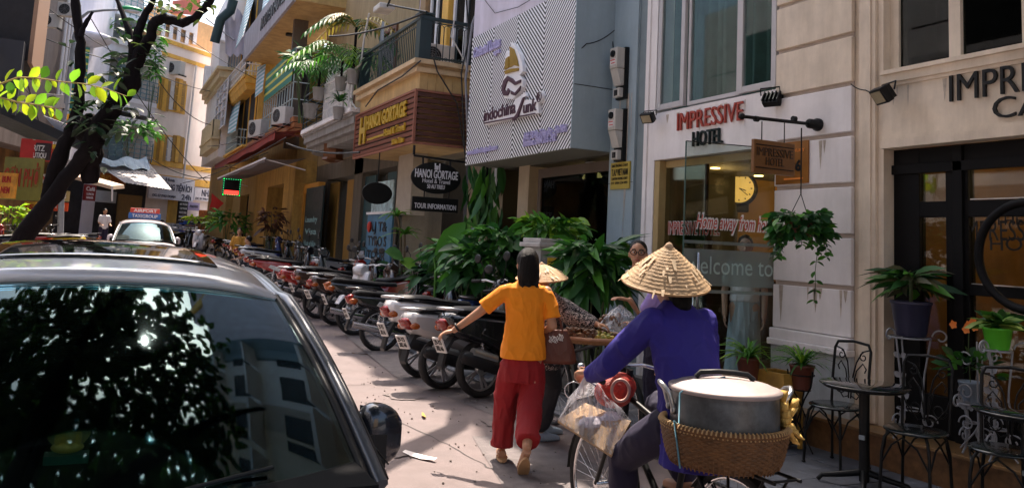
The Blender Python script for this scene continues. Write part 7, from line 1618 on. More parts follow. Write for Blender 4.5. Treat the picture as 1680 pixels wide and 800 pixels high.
# hair
mb = MB(); Fh = Fr((0, 0, 0), 12); hq = lambda x, y, z: hc_+Fh.x*x+Fh.y*y+Fh.z*z
mb.ell(hq(0, -.012, .018), .084, .100, .102, 16, 12, Fh.M()); mb.ring_loft([[hq(cos(a)*w, -.045+sin(a)*d, z) for a in [2*pi*j/16 for j in range(16)]] for z, w, d in ((.05, .072, .06), (-.05, .086, .062), (-.11, .084, .056), (-.16, .066, .042), (-.20, .045, .028))])
for k_ in range(9): mb.tube([hq(-.07+k_*.0175, -.085+.03*abs(k_-4)/4, -.08), hq(-.066+k_*.0165, -.088+.03*abs(k_-4)/4, -.16), hq(-.055+k_*.014, -.08, -.22-.02*((k_*5) % 3))], .01, 6, rs=[.014, .012, .004])
mb.tube([hq(.045, -.07, -.12), hq(.062, -.085, -.20), hq(.064, -.080, -.29), hq(.058, -.085, -.37)], .01, 7, rs=[.02, .012, .009, .003]); mb.tube([hq(-.05, -.06, -.12), hq(-.045, -.075, -.20), hq(-.03, -.08, -.24)], .01, 7, rs=[.022, .012, .004])
remeshed(mb, 'hair', hairm, wo, .006, 3, .004, 30, 1, (1, 1, .15))
for c_, d_, nm in ((F(-.115, .10, .012), F.y, 0), (F(.012, -.325, .080), (F.y*.72-F.z*.70), 1)):
    s_ = MB(); M = Matrix.Identity(3); dd = d_.normalized(); M.col[1] = dd; M.col[0] = F.x; M.col[2] = F.x.cross(dd)
    s_.prism([(cos(a)*.042*(1+.12*sin(a)), sin(a)*.125) for a in [2*pi*i/20 for i in range(20)]], c_-M.col[2]*.012*(2.4 if nm else 0), M.col[0], M.col[1], M.col[2], .016); so = s_.obj('sandal', mat('sandal_tan', (.50, .30, .15), .6), wo)
    MB().tube([c_+M.col[0]*.04+M.col[2]*.008, c_+M.col[1]*.07+M.col[2]*.045, c_-M.col[0]*.04+M.col[2]*.008], .007, 6).obj('strap', mat('strap_tan', (.45, .25, .12), .6), so)
wq, wd_ = F(-.50, .07, .965), (F.x*-.18+F.y*.05-F.z*.145).normalized()
wx = wd_.orthogonal().normalized(); wy = wd_.cross(wx)
tag(MB().tube([wq+(wx*cos(a)+wy*sin(a))*.033 for a in [2*pi*i/16 for i in range(16)]], .009, 6, True).obj('wristwatch', blackp), 'black wristwatch on the outstretched arm of the woman in orange', 'watch')
wl_ = bpy.data.objects['wristwatch']
hbg = thing('handbag', 'brown handbag hanging from the elbow of the woman in orange', 'bag', F(.30, .0, .76))
bq = lambda x, y, z: F(.245+x, .03+y, .755+z)
mb = MB(); mb.ring_loft([[bq(cos(a)*w+dx, sin(a)*d, z) for a in [2*pi*j/20 for j in range(20)]] for z, w, d, dx in ((-.02, .135, .045, .02), (.0, .15, .055, .02), (.10, .135, .045, .01), (.20, .10, .03, 0), (.23, .09, .022, 0))])
remeshed(mb, 'body', mat('bag_brown', (.10, .022, .010), .45, var=.2, scale=5), hbg, .005, 3, .003, 12)
for y in (-.03, .03): MB().tube([bq(-.06, y, .2), bq(-.055, y, .30), bq(-.02, y*.6, .36), bq(.03, y, .30), (bq(.05, y, .2))], .007, 6).obj('handle', MATS['bag_brown'], hbg)
sq = MB(); r = random.Random(4)
for k in range(9): q = bq(-.055+k*.012, -.045, .19+r.uniform(-.01, .015)); sq.tube([q, q+V((.008, -.004, -.02)), q+V((-.006, -.006, -.035)), q+V((.004, -.004, -.045))], .004, 5)
sq.obj('white_scarf', white, hbg)
# --- cyclist in a conical hat seen from behind
BX, BYF, BYR = 2.57, 3.97, 2.90
F = Fr((2.55, 3.22, 0), 3)
cy_ = thing('person', 'cyclist in dark blue shirt riding away under a big straw conical hat', 'person', F(0, 0, .85))
mb = MB(); hc_ = F(-.005, .17, 1.46); head(mb, hc_, F)
torso(mb, F, [(0, -.03, .82, .11, .08), (0, 0, 1.0, .115, .085), (0, .08, 1.2, .15, .095), (0, .12, 1.31, .13, .07), (0, .13, 1.37, .06, .05)])
LH, RH = F(-.265, .585, .965), F(.265, .585, .965)
chain(mb, [F(-.165, .11, 1.28), F(-.29, .27, 1.05), LH-F.y*.07], [.05, .04, .027]); chain(mb, [F(.165, .11, 1.28), F(.27, .28, 1.05), RH-F.y*.07], [.05, .04, .027])
hand(mb, LH-F.y*.06, F.y*.9-F.z*.1, F.z*.9+F.y*.2, 1, .95); hand(mb, RH-F.y*.06, F.y*.9-F.z*.1, F.z*.9+F.y*.2, -1, .95)
PL, PR_ = F(-.12, .30, .16), F(.12, .18, .42)
chain(mb, [F(-.08, .02, .78), F(-.14, .33, .56), PL+V((0, 0, .08))], [.060, .050, .036]); chain(mb, [F(.08, .02, .80), F(.14, .42, .79), PR_+V((0, 0, .08))], [.060, .050, .036])
for p in (PL, PR_): mb.tube([p+V((0, -.06, .03)), p+V((0, .05, .03)), p+V((0, .16, .02))], .03, 8, rs=[.035, .038, .026])
remeshed(mb, 'body', skin, cy_, .007)
bluec = mat('blue_purple_cotton', (.024, .016, .22), .8, var=.12, scale=4)
mb = MB(); torso(mb, F, [(0, -.11, .64, .192, .155), (0, -.08, .78, .184, .148), (0, -.03, .95, .166, .135), (0, .03, 1.10, .170, .135), (0, .07, 1.20, .178, .125), (0, .10, 1.29, .160, .10), (0, .12, 1.34, .10, .07), (0, .13, 1.375, .062, .055)])
for s in (-1, 1): chain(mb, [F(s*.15, .10, 1.27), F(s*.23, .19, 1.15), F(s*.295, .28, 1.035), F(s*.285, .40, .985), F(s*.27, .47, .965)], [.072, .070, .062, .052, .045], 14)
remeshed(mb, 'shirt', bluec, cy_, .007, 4, .018, 6, 3, (1.2, 1.2, .6))
mb = MB(); torso(mb, F, [(0, -.02, .74, .15, .12), (0, -.02, .84, .17, .13), (0, -.0, .90, .15, .11)])
chain(mb, [F(-.09, .0, .80), F(-.13, .18, .69), F(-.145, .34, .57), F(-.135, .34, .42), F(-.125, .30, .25)], [.105, .092, .080, .074, .068], 14); chain(mb, [F(.10, 0, .82), F(.13, .24, .80), F(.145, .44, .80), F(.125, .33, .64), F(.12, .2, .54)], [.115, .105, .088, .080, .072], 14)
remeshed(mb, 'trousers', mat('navy_cotton', (.012, .009, .034), .8, var=.15, scale=4), cy_, .008, 5, .010, 6, 5, (1.2, 1.2, .5))
mb = MB(); mb.ell(hc_+V((0, -.02, .01)), .082, .10, .10).tube([hc_+V((0, -.07, -.04)), hc_+V((0, -.09, -.12)), hc_+V((0.0, -.085, -.17))], .05, 9, rs=[.06, .05, .02]); remeshed(mb, 'hair', hairm, cy_, .007, 3)
for p in (PL, PR_): MB().prism([(cos(a)*.045, sin(a)*.13) for a in [2*pi*i/18 for i in range(18)]], p+V((0, .05, -.012)), (1, 0, 0), (0, 1, 0), (0, 0, 1), .016).obj('sandal', darkplastic, cy_)
hat_c = P(1092, 464, t=4.08)
conical_hat('conical_hat', 'large weathered straw conical hat worn by the cyclist', hat_c, .214, .195, CF*-.23+V((0, 0, 1))+CR*.02, 1)
# --- bicycles
def bicycle(name, label, yf, yr, x, z0=0, rear_rack=True, colr=blackp, hang=0):
    t = thing(name, label, 'bicycle', (x, (yf+yr)/2, z0)); sgn = 1 if yf > yr else -1; pt = lambda f, y, z: V((x+f, yr+(yf-yr)*y, z0+z))
    for y in (yf, yr):
        w_ = MB().tube([(x, y+cos(a)*.325, z0+.335+sin(a)*.325) for a in [2*pi*i/48 for i in range(48)]], .019, 8, True).obj('wheel', rubber, t)
        m_ = MB().tube([(x, y+cos(a)*.302, z0+.335+sin(a)*.302) for a in [2*pi*i/48 for i in range(48)]], .010, 6, True)
        for k in range(32): a = 2*pi*k/32; b = a+(.5 if k % 2 else -.5); m_.tube([(x+(.03 if k % 4 < 2 else -.03), y+cos(b)*.025, z0+.335+sin(b)*.025), (x, y+cos(a)*.3, z0+.335+sin(a)*.3)], .0016, 3)
        m_.cyl((x-.05, y, z0+.335), (x+.05, y, z0+.335), .022, n=10).obj('rim', chrome, w_)
        MB().ring_loft([[V((x+dx, y+cos(a)*(.355+dr), z0+.335+sin(a)*(.355+dr))) for dx, dr in ((-.03, -.012), (-.015, 0), (.015, 0), (.03, -.012))] for a in [radians(d) if sgn*(1 if y == yf else -1) > 0 else pi-radians(d) for d in range(0 if y == yf else -20, 150, 15)]], False).obj('mudguard', colr, t)
    m_ = MB(); hd, st_, bb = pt(0, .80, .86), pt(0, .30, .82), pt(0, .42, .30)
    for a, b, r_ in ((pt(0, .83, .72), bb, .018), (pt(0, .81, .84), pt(0, .33, .70), .016), (st_, bb, .016), (pt(0, .83, .70), pt(0, .79, .98), .019)): m_.cyl(a, b, r_, n=8)
    for s in (-1, 1): m_.cyl(bb+V((s*.03, 0, 0)), pt(s*.045, 0, .335), .011, n=6).cyl(pt(0, .31, .72)+V((s*.02, 0, 0)), pt(s*.045, 0, .335), .010, n=6).cyl(pt(s*.045, .84, .70), pt(s*.045, 1, .335), .012, n=6)
    m_.obj('frame', colr, t)
    MB().ell(pt(0, .28, .86), .10, .13, .035).cyl(pt(0, .30, .70), pt(0, .28, .85), .013, n=6).obj('saddle', seatm, t)
    MB().tube([pt(-.27, .66, .95), pt(-.25, .74, .96), pt(-.08, .80, 1.0), pt(.08, .80, 1.0), pt(.25, .74, .96), pt(.27, .66, .95)], .011, 7).obj('handlebar', chrome, t)
    for s in (-1, 1): MB().cyl(pt(s*.27, .64, .948), pt(s*.26, .72, .955), .017, n=8).obj('grip', rubber, t); MB().tube([pt(s*.255, .76, .95), pt(s*.29, .74, .93), pt(s*.30, .66, .925)], .005, 4).obj('brake_lever', chrome, t)
    MB().lathe([(.085, -.004), (.09, 0), (.085, .004)], 24, bb+V((.05, 0, 0)), (1, 0, 0)).obj('chainring', steel, t); MB().bar(bb+V((.07, 0, 0)), bb+V((.075, sgn*-.06, .13)), .015, .02).bar(bb+V((-.07, 0, 0)), bb+V((-.075, sgn*.06, -.13)), .015, .02).obj('cranks', steel, t)
    for s, dy, dz in ((1, -.06, .13), (-1, .06, -.13)): MB().box(bb.x+min(s*.08, s*.16), bb.x+max(s*.08, s*.16), bb.y+sgn*dy-.03, bb.y+sgn*dy+.03, bb.z+dz-.01, bb.z+dz+.01).obj('pedal', rubber, t)
    if rear_rack:
        m_ = MB()
        for s in (-1, 1): m_.tube([pt(s*.05, 0, .335), pt(s*.07, -.02, .70), pt(s*.07, .20, .70)], .007, 6).tube([pt(s*.07, -.28, .705), pt(s*.07, .22, .705)], .008, 6).cyl(pt(s*.05, 0, .335), pt(s*.07, -.22, .70), .006, n=6)
        for k in range(5): m_.cyl(pt(-.07, -.26+k*.1, .705), pt(.07, -.26+k*.1, .705), .006, n=6)
        m_.obj('rear_rack', colr, t)
    return t
bicycle('bicycle', 'black bicycle ridden by the cyclist in blue with a pot on its rack', BYF, BYR, BX)
# basket and big aluminium pot on the rack
pc = P(1189, 640, t=3.66); cx, cyy = pc.x, pc.y
bz0, bz1 = .705, P(1192, 716, t=3.66).z+.062
bk = thing('wicker_basket', 'shallow woven wicker basket tied on the bicycle rack under the big pot', 'basket', (cx, cyy, bz0))
strawb = mat('wicker_brown', (.15, .07, .024), .65, var=.35, scale=18)
bz0 = P(1192, 756, t=3.66).z
mb = MB(); RW = 15
def bR(f): return .228+.040*(f**.6)
for k in range(RW):
    f = k/(RW-1); z = bz0+.015+(bz1-bz0-.03)*f; r_ = bR(f); pts = []
    for i in range(144): a = 2*pi*i/144; rr = r_+.0045*(1 if k % 2 else -1)*sin(a*36); pts.append((cx+cos(a)*rr, cyy+sin(a)*rr, z))
    mb.tube(pts, .0088, 5, True)
mb.obj('weave', strawb, bk)
MB().lathe([(.01, 0), (.21, 0), (.222, .01), (.262, bz1-bz0-.01)], 40, (cx, cyy, bz0), (0, 0, 1), cap=False).obj('lining', woodbrown, bk)
mb = MB()
for i in range(72):
    a = 2*pi*i/72; pts = []
    for j in range(7): f = j/6; pts.append((cx+cos(a)*(bR(f)+.004), cyy+sin(a)*(bR(f)+.004), bz0+(bz1-bz0)*f))
    mb.tube(pts, .004, 4)
mb.obj('stakes', strawb, bk)
rim = MB().tube([(cx+cos(a)*.270, cyy+sin(a)*.270, bz1) for a in [2*pi*i/60 for i in range(60)]], .013, 7, True).obj('rim', strawb, bk)
mb = MB()
for i in range(92):
    a = 2*pi*i/92; e = V((cos(a), sin(a), 0)); tg = V((-sin(a), cos(a), 0)); c_ = V((cx, cyy, bz1))+e*.270
    mb.tube([c_+(e*cos(q)+V((0, 0, 1))*sin(q))*.0155+tg*(q/6*.010) for q in [2*pi*j/7 for j in range(7)]], .0042, 4)
mb.obj('rim_wrapping', mat('rim_wrap_tan', (.45, .28, .12), .6, var=.2), rim, kind='stuff')
alu = mat('aluminium_pot', (.17, .185, .20), .42, metal=.6, var=.62, scale=6, bump=.15, bscale=12, dirt=.45)
pt_ = thing('cooking_pot', 'very large lidded aluminium cooking pot standing in the wicker basket', 'cooking pot', (cx, cyy, bz0+.02))
pz1 = P(1190, 636, t=3.66).z
PRd = .236
MB().lathe([(.01, 0), (.225, 0), (PRd-.003, .02), (PRd, .05), (PRd, pz1-bz0-.06), (PRd-.002, pz1-bz0-.045), (PRd+.004, pz1-bz0-.03), (PRd+.004, pz1-bz0-.02)], 56, (cx, cyy, bz0+.02)).obj('wall', alu, pt_)
lidm = mat('lid_aluminium', (.40, .34, .33), .6, metal=.5, var=.12, scale=4, bump=.1)
MB().lathe([(PRd+.008, -.012), (PRd+.012, -.004), (PRd+.010, .006), (PRd-.01, .010), (.20, .022), (.14, .034), (.06, .043), (.0, .045)], 56, (cx, cyy, pz1)).obj('lid', lidm, pt_)
q = V((cx, cyy, pz1+.042)); ld_ = CR.copy(); ld_.z = 0; ld_.normalize()
MB().tube([q-ld_*.13, q-ld_*.11+V((0, 0, .022)), q-ld_*.03+V((0, 0, .028)), q+ld_*.04+V((0, 0, .026)), q+ld_*.10+V((0, 0, .02)), q+ld_*.13+V((0, 0, -.002))], .012, 8).obj('lid_grip', darkplastic, pt_)
for s in (-1, 1):
    e = ld_*s; tg = V((-e.y, e.x, 0)); c_ = V((cx, cyy, pz1-.035))+e*(PRd)
    MB().tube([c_-tg*.055-V((0, 0, .06)), c_-tg*.06+e*.02+V((0, 0, .01)), c_-tg*.045+e*.045+V((0, 0, .04)), c_+e*.055+V((0, 0, .05)), c_+tg*.045+e*.045+V((0, 0, .04)), c_+tg*.06+e*.02+V((0, 0, .01)), c_+tg*.055-V((0, 0, .06))], .011, 8).obj('side_handle', steel, pt_)
    MB().ell(c_-tg*.055-V((0, 0, .06)), .014, .014, .02).ell(c_+tg*.055-V((0, 0, .06)), .014, .014, .02).obj('rivet', steel, pt_)
cb = mat('cord_blue', (.10, .26, .34), .6); e = (-ld_*.86-V((CF.x, CF.y, 0)).normalized()*.5).normalized()
tag(MB().tube([V((cx, cyy, pz1+.048)), V((cx, cyy, pz1+.02))+e*.2, V((cx, cyy, pz1-.01))+e*.262, V((cx, cyy, pz1-.15))+e*.262, V((cx, cyy, bz1+.03))+e*.29, V((cx, cyy, bz0))+e*.25], .004, 5).obj('cord', cb), 'thin blue cord tied over the lid of the big cooking pot', 'cord')
rg = thing('yellow_rag', 'crumpled yellow cloth tucked between the pot and the basket rim', 'cloth', (cx, cyy, bz1)); r = random.Random(8); mb = MB()
rc = V((cx, cyy, bz1))+ld_*.262-V((CF.x, CF.y, 0)).normalized()*.06
for k in range(6):
    a = rc+V((r.uniform(-.02, .02), r.uniform(-.02, .02), .02)); b = a+V((r.uniform(-.03, .03), r.uniform(-.03, .03), r.uniform(.06, .15))); c2 = a+ld_*r.uniform(.02, .07)+V((0, 0, r.uniform(-.10, .02)))
    vs = []; 
    for i in range(7): f = i/6; m0 = b.lerp(a, min(1, f*2)) if f < .5 else a.lerp(c2, f*2-1); w_ = .018*sin(pi*(f*.8+.1)); vs += [m0+ld_*w_+V((0, .01*sin(i*2+k), .004)), m0-ld_*w_*.4+V((.008*cos(i), -.012, 0)), m0+V((0, .015, -.006*sin(i)))-ld_*w_]
    for i in range(6):
        for j in range(2): q_ = i*3+j; mb.add([vs[q_], vs[q_+1], vs[q_+4], vs[q_+3]], [(0, 1, 2, 3)], True)
mb.obj('cloth', mat('rag_yellow', (.72, .47, .13), .8, var=.2, scale=20), rg).modifiers.new('s', 'SOLIDIFY').thickness = .004
# front tray, red bag and clear plastic bag on the handlebar
film = bpy.data.materials.new('clear_plastic_film'); film.use_nodes = True; nt = film.node_tree; L = nt.links; nt.nodes.clear(); o_ = node(nt, 'ShaderNodeOutputMaterial')
t1 = node(nt, 'ShaderNodeBsdfTransparent'); g1 = node(nt, 'ShaderNodeBsdfGlossy'); g1.inputs['Roughness'].default_value = .12; d1 = node(nt, 'ShaderNodeBsdfDiffuse'); d1.inputs[0].default_value = (.72, .74, .82, 1)
tl = node(nt, 'ShaderNodeBsdfTranslucent'); tl.inputs[0].default_value = (.7, .72, .8, 1); a1 = node(nt, 'ShaderNodeMixShader'); a1.inputs[0].default_value = .5; L.new(d1.outputs[0], a1.inputs[1]); L.new(tl.outputs[0], a1.inputs[2])
a2 = node(nt, 'ShaderNodeMixShader'); a2.inputs[0].default_value = .14; L.new(a1.outputs[0], a2.inputs[1]); L.new(g1.outputs[0], a2.inputs[2])
tc = node(nt, 'ShaderNodeTexCoord'); nz = node(nt, 'ShaderNodeTexNoise', Scale=14.0, Detail=4.0); mp = node(nt, 'ShaderNodeMapping'); mp.inputs['Scale'].default_value = (3, 3, .6); L.new(tc.outputs['Object'], mp.inputs[0]); L.new(mp.outputs[0], nz.inputs['Vector'])
rp = node(nt, 'ShaderNodeMapRange'); rp.inputs['From Min'].default_value = .35; rp.inputs['From Max'].default_value = .7; rp.inputs['To Min'].default_value = .10; rp.inputs['To Max'].default_value = .75; L.new(nz.outputs['Fac'], rp.inputs['Value'])
bp_2 = node(nt, 'ShaderNodeBump', Strength=.8); L.new(nz.outputs['Fac'], bp_2.inputs['Height']); L.new(bp_2.outputs[0], g1.inputs['Normal'])
a3 = node(nt, 'ShaderNodeMixShader'); L.new(rp.outputs[0], a3.inputs[0]); L.new(t1.outputs[0], a3.inputs[1]); L.new(a2.outputs[0], a3.inputs[2]); L.new(a3.outputs[0], o_.inputs[0]); MATS['film'] = film
def crumple(name, label, top, base_pts, seed, gather=.03, K=9, n=36, cat='bag', amp=.02):
    """thin bag hanging from the point top down to a closed outline"""
    r = random.Random(seed); rings = []; N_ = len(base_pts)
    for i in range(K+1):
        f = i/K; ring = []
        for j in range(n):
            u = j/n*N_; a, b = V(base_pts[int(u) % N_]), V(base_pts[(int(u)+1) % N_]); q = a.lerp(b, u-int(u))
            p = V(top).lerp(q, gather+(1-gather)*f**.8); w_ = amp*sin(pi*min(1, f*1.1))*noise.noise(V((j*.75, i*.35, seed*3)))*2
            cen = sum((V(x) for x in base_pts), V())/N_; dr = (q-cen); dr.z = 0
            if dr.length > 0: p += dr.normalized()*w_
            ring.append(p)
        rings.append(ring)
    t = thing(name, label, cat, top); MB().ring_loft(rings, False).obj('film', film, t); return t
d_ = 4.25
b1, b2, b3, b4 = P(915, 688, t=4.22), P(1003, 745, t=4.05), P(1035, 690, t=4.2), P(1000, 640, t=4.5)
crumple('plastic_bag', 'clear plastic bag of packed goods hanging at the left handlebar of the cyclist', P(962, 612, t=4.24), [b1, b1.lerp(b2, .5)+V((0, 0, -.01)), b2, b3, b4, P(945, 655, t=4.45)], 3)
MB().add([b1+V((0, 0, -.004)), b2+V((0, 0, -.004)), b3, P(960, 660, t=4.5)], [(0, 1, 2, 3)]).obj('front_tray', mat('tray_cardboard', (.40, .27, .16), .8), label='flat cardboard tray under the clear plastic bag', cat='tray').modifiers.new('s', 'SOLIDIFY').thickness = .012
c_ = P(985, 655, t=4.3); wp_ = thing('white_parcel', 'white paper wrapped parcel inside the clear plastic bag', 'parcel', c_); mb = MB(); mb.ell(P(975, 694, t=4.24), .10, .06, .035).ell(P(1004, 690, t=4.25), .06, .05, .05); remeshed(mb, 'paper', mat('paper_violet_white', (.60, .57, .66), .6, var=.15), wp_, .007, 2, .012, 12, 4)
c_ = P(1008, 642, t=4.35); rb = thing('red_bag', 'red textured handbag with ring handles in front of the cyclist', 'bag', c_); mb = MB(); mb.ell(c_, .12, .07, .085).ell(c_+V((.03, 0, .03)), .10, .06, .07); remeshed(mb, 'body', mat('bag_red', (.50, .03, .015), .5, var=.45, scale=45, bump=.5), rb, .006, 2, .006, 16, 4)
for dx in (0,): MB().tube([P(1018, 640, t=4.2)+CR*(dx+cos(a)*.045)+CU*(sin(a)*.055) for a in [2*pi*i/20 for i in range(20)]], .0085, 6, True).obj('ring_handle', mat('handle_pink_wood', (.60, .34, .28), .4), rb)
MB().tube([P(942, 640, t=4.3)+CR*cos(a)*.05+CU*sin(a)*.045 for a in [2*pi*i/20 for i in range(20)]], .003, 5, True).obj('wire_hoop', chrome, label='thin wire hoop hanging at the left end of the handlebar', cat='hoop')
MB().ell(P(954, 600, t=4.38), .022, .022, .018).obj('bell', chrome, label='chrome bell by the left hand of the cyclist', cat='bell')
# --- fruit vendor bending over her tray
F = Fr((3.42, 6.30, 0), 85)
ve = thing('person', 'fruit vendor in patterned sleeves bending to the tray beside her bicycle', 'person', F(0, 0, 0))
hc_ = P(884, 468, t=6.72); hc_ = V((hc_.x, hc_.y, hc_.z))
def Wp(px, py, t): return P(px, py, t=t)
hipc = Wp(886, 590, 6.85); sh_ = Wp(893, 490, 6.8)
mb = MB(); head(mb, hc_, Fr((0, 0, 0), 100), s=.95)
u_ = (sh_-hipc)
Ft = lambda p, w, d: [p+F.x*cos(a)*w+(F.y)*sin(a)*d for a in [2*pi*j/18 for j in range(18)]]
mb.ring_loft([Ft(hipc, .14, .11), Ft(hipc.lerp(sh_, .5), .13, .10), Ft(sh_, .12, .09)]); mb.tube([sh_, hc_-V((0, 0, .05))], .05, 10)
eA, hA = Wp(935, 522, 6.6), Wp(978, 531, 6.5); eB, hB = Wp(925, 500, 7.0), Wp(985, 535, 6.9)
chain(mb, [sh_+F.x*.13, eA, hA], [.045, .036, .026]); chain(mb, [sh_-F.x*.13, eB, hB], [.045, .036, .026])
hand(mb, hA, (hA-eA), V((0, 0, 1)), 1, .5, .9); hand(mb, hB, (hB-eB), V((0, 0, 1)), -1, .5, .9)
fL, fR = F(.10, -.05, .0), F(-.10, .12, .0)
chain(mb, [hipc+F.x*.08, F(.09, .06, .46), fL+V((0, 0, .1))], [.09, .058, .036]); chain(mb, [hipc-F.x*.08, F(-.09, .16, .46), fR+V((0, 0, .1))], [.09, .058, .036])
remeshed(mb, 'body', skin, ve, .008)
pat = bpy.data.materials.new('floral_cloth'); pat.use_nodes = True; nt = pat.node_tree; L = nt.links; tc = node(nt, 'ShaderNodeTexCoord'); vo = node(nt, 'ShaderNodeTexNoise', Scale=26.0, Detail=1.0, Distortion=3.0); L.new(tc.outputs['Object'], vo.inputs['Vector']); rp = node(nt, 'ShaderNodeValToRGB')
rp.color_ramp.interpolation = 'CONSTANT'; rp.color_ramp.elements[0].color = (.012, .012, .016, 1); rp.color_ramp.elements[1].color = (.50, .44, .42, 1); rp.color_ramp.elements[1].position = .52; e3 = rp.color_ramp.elements.new(.60); e3.color = (.05, .04, .05, 1); L.new(vo.outputs['Fac'], rp.inputs[0]); L.new(rp.outputs[0], nt.nodes['Principled BSDF'].inputs['Base Color']); nt.nodes['Principled BSDF'].inputs['Roughness'].default_value = .8
mb = MB(); mb.ring_loft([Ft(hipc-V((0, 0, .06)), .19, .15), Ft(hipc.lerp(sh_, .4), .17, .14), Ft(hipc.lerp(sh_, .85), .17, .13), Ft(sh_+V((0, 0, .05)), .09, .07)])
chain(mb, [sh_+F.x*.12, sh_.lerp(eA, .6)+F.x*.05, eA, eA.lerp(hA, .8)], [.07, .068, .062, .05]); chain(mb, [sh_-F.x*.12, eB, eB.lerp(hB, .8)], [.07, .062, .05])
remeshed(mb, 'shirt', pat, ve, .008, 4, .010, 7, 8)
mb = MB(); chain(mb, [hipc+F.x*.08, F(.09, .06, .46), fL+V((0, 0, .15))], [.115, .088, .075]); chain(mb, [hipc-F.x*.08, F(-.09, .16, .46), fR+V((0, 0, .15))], [.115, .088, .075]); remeshed(mb, 'trousers', mat('black_cotton', (.012, .013, .018), .8, var=.2), ve, .009, 4, .009, 6, 3)
for f_ in (fL, fR): mb = MB(); mb.ell(f_+F.y*.05+V((0, 0, .045)), .045, .045, .04).ring_loft([[f_+F.y*y+F.x*cos(a)*w+V((0, 0, h/2+sin(a)*h/2)) for a in [2*pi*j/12 for j in range(12)]] for y, w, h in ((-.07, .03, .07), (0, .042, .085), (.08, .045, .07), (.16, .035, .05), (.19, .015, .035))]).obj('shoe', mat('shoe_blue_grey', (.25, .32, .40), .6), ve)
conical_hat('conical_hat', 'pale straw conical hat worn by the fruit vendor', Wp(889, 456, 6.68), .21, .12, CF*-.12+V((0, 0, 1))-CR*.06, 2)
bicycle('bicycle', 'old bicycle of the fruit vendor standing at the pavement edge', 5.72, 6.80, 3.82, .0)
trc = Wp(968, 552, 6.72); ft = thing('fruit_tray', 'round wicker tray of fruit carried on the vendor bicycle', 'tray', trc)
MB().lathe([(.01, -.04), (.28, -.035), (.335, .0), (.345, .018), (.33, .02), (.27, -.015), (.01, -.02)], 44, trc).obj('tray', mat('tray_wicker', (.32, .17, .07), .6, var=.35, scale=25, bump=.4), ft)
MB().tube([trc+V((cos(a)*.342, sin(a)*.342, .012)) for a in [2*pi*i/44 for i in range(44)]], .014, 6, True).obj('rim', mat('rim_pinkish', (.42, .22, .13), .5), ft)
r = random.Random(12); fr_b = [mat('fruit_%d' % i, c, .45, var=.2) for i, c in enumerate(((.16, .07, .03), (.28, .30, .05), (.42, .33, .06), (.10, .05, .03)))]
for k in range(120):
    a = r.uniform(0, 2*pi); d = .27*sqrt(r.random()); x, y = cos(a)*d, sin(a)*d; s_ = r.uniform(.019, .027); right = (V((x, y, 0)).dot(CR)) > .02
    z = .0+.06*(1-d/.3)*(0 if right else 1.2)+r.uniform(0, .02)
    m_ = fr_b[(1 if r.random() < .6 else 2) if right and r.random() < .8 else (0 if r.random() < .6 else 3)]
    key = 'fr_'+m_.name
    if key not in MMC: o = MB().ell((0, 0, 0), 1, 1, .92, 9, 6).obj('fruit', m_, None); MMC[key] = o.data; bpy.data.objects.remove(o)
    o = bpy.data.objects.new('fruit', MMC[key]); COL.objects.link(o); o.location = trc+V((x, y, z)); o.scale = (s_,)*3
    o['label'] = 'small dark round fruit in the vendor tray' if m_.name in ('fruit_0', 'fruit_3') else 'small yellow green fruit in the vendor tray'; o['category'] = 'fruit'; o['group'] = 'dark fruit piled in the vendor tray' if m_.name in ('fruit_0', 'fruit_3') else 'yellow green fruit in the vendor tray'
# --- man with glasses
mc = Wp(1047, 414, 7.15); F = Fr((mc.x, mc.y, .03), 218)
ma = thing('person', 'man with short hair and black glasses behind the cyclist holding a clear bag', 'person', F(0, 0, 0))
hz = mc.z-.03; mb = MB(); head(mb, V((mc.x, mc.y, mc.z)), F, s=1.0)
FH = F; F = Fr((mc.x+CR.x*.20, mc.y+CR.y*.20, .03), 300)
torso(mb, F, [(0, -.02, hz-.75, .14, .10), (0, -.02, hz-.5, .15, .10), (0, -.02, hz-.25, .15, .09), (0, -.03, hz-.16, .06, .05)])
hM = Wp(1022, 492, 6.85); eM = Wp(1052, 520, 6.95); chain(mb, [F(-.15, .0, hz-.24), eM, hM+CR*.06], [.046, .036, .026]); hand(mb, hM+CR*.05, CR*-1+CU*.25, V((0, 0, 1)), 1, .35)
chain(mb, [F(.16, -.02, hz-.24), F(.22, .02, hz-.5), F(.18, .2, hz-.62)], [.045, .04, .028]); hand(mb, F(.18, .2, hz-.62), F.y, V((0, 0, 1)), -1, .4)
for s in (-1, 1): chain(mb, [F(s*.09, 0, .88), F(s*.10, .03, .48), F(s*.11, 0, .08)], [.09, .06, .04])
remeshed(mb, 'body', skin, ma, .007); face(ma, V((mc.x, mc.y, mc.z)), FH, 1.0, True)
mb = MB(); torso(mb, F, [(0, -.02, hz-.82, .18, .13), (0, -.02, hz-.6, .175, .13), (0, -.02, hz-.35, .185, .125), (0, -.02, hz-.23, .13, .085), (0, -.02, hz-.17, .065, .06)]); chain(mb, [F(-.14, .0, hz-.25), F(-.14, .0, hz-.25).lerp(eM, .75)], [.06, .055]); chain(mb, [F(.15, -.02, hz-.25), F(.2, .01, hz-.42)], [.062, .06])
remeshed(mb, 'shirt', mat('lilac_cotton', (.36, .26, .62), .8, var=.1), ma, .008, 4, .009, 7, 1)
mb = MB(); [chain(mb, [F(s*.09, 0, .88), F(s*.10, .03, .48), F(s*.11, 0, .12)], [.11, .09, .08]) for s in (-1, 1)]; remeshed(mb, 'trousers', MATS['navy_cotton'], ma, .01, 4, .008)
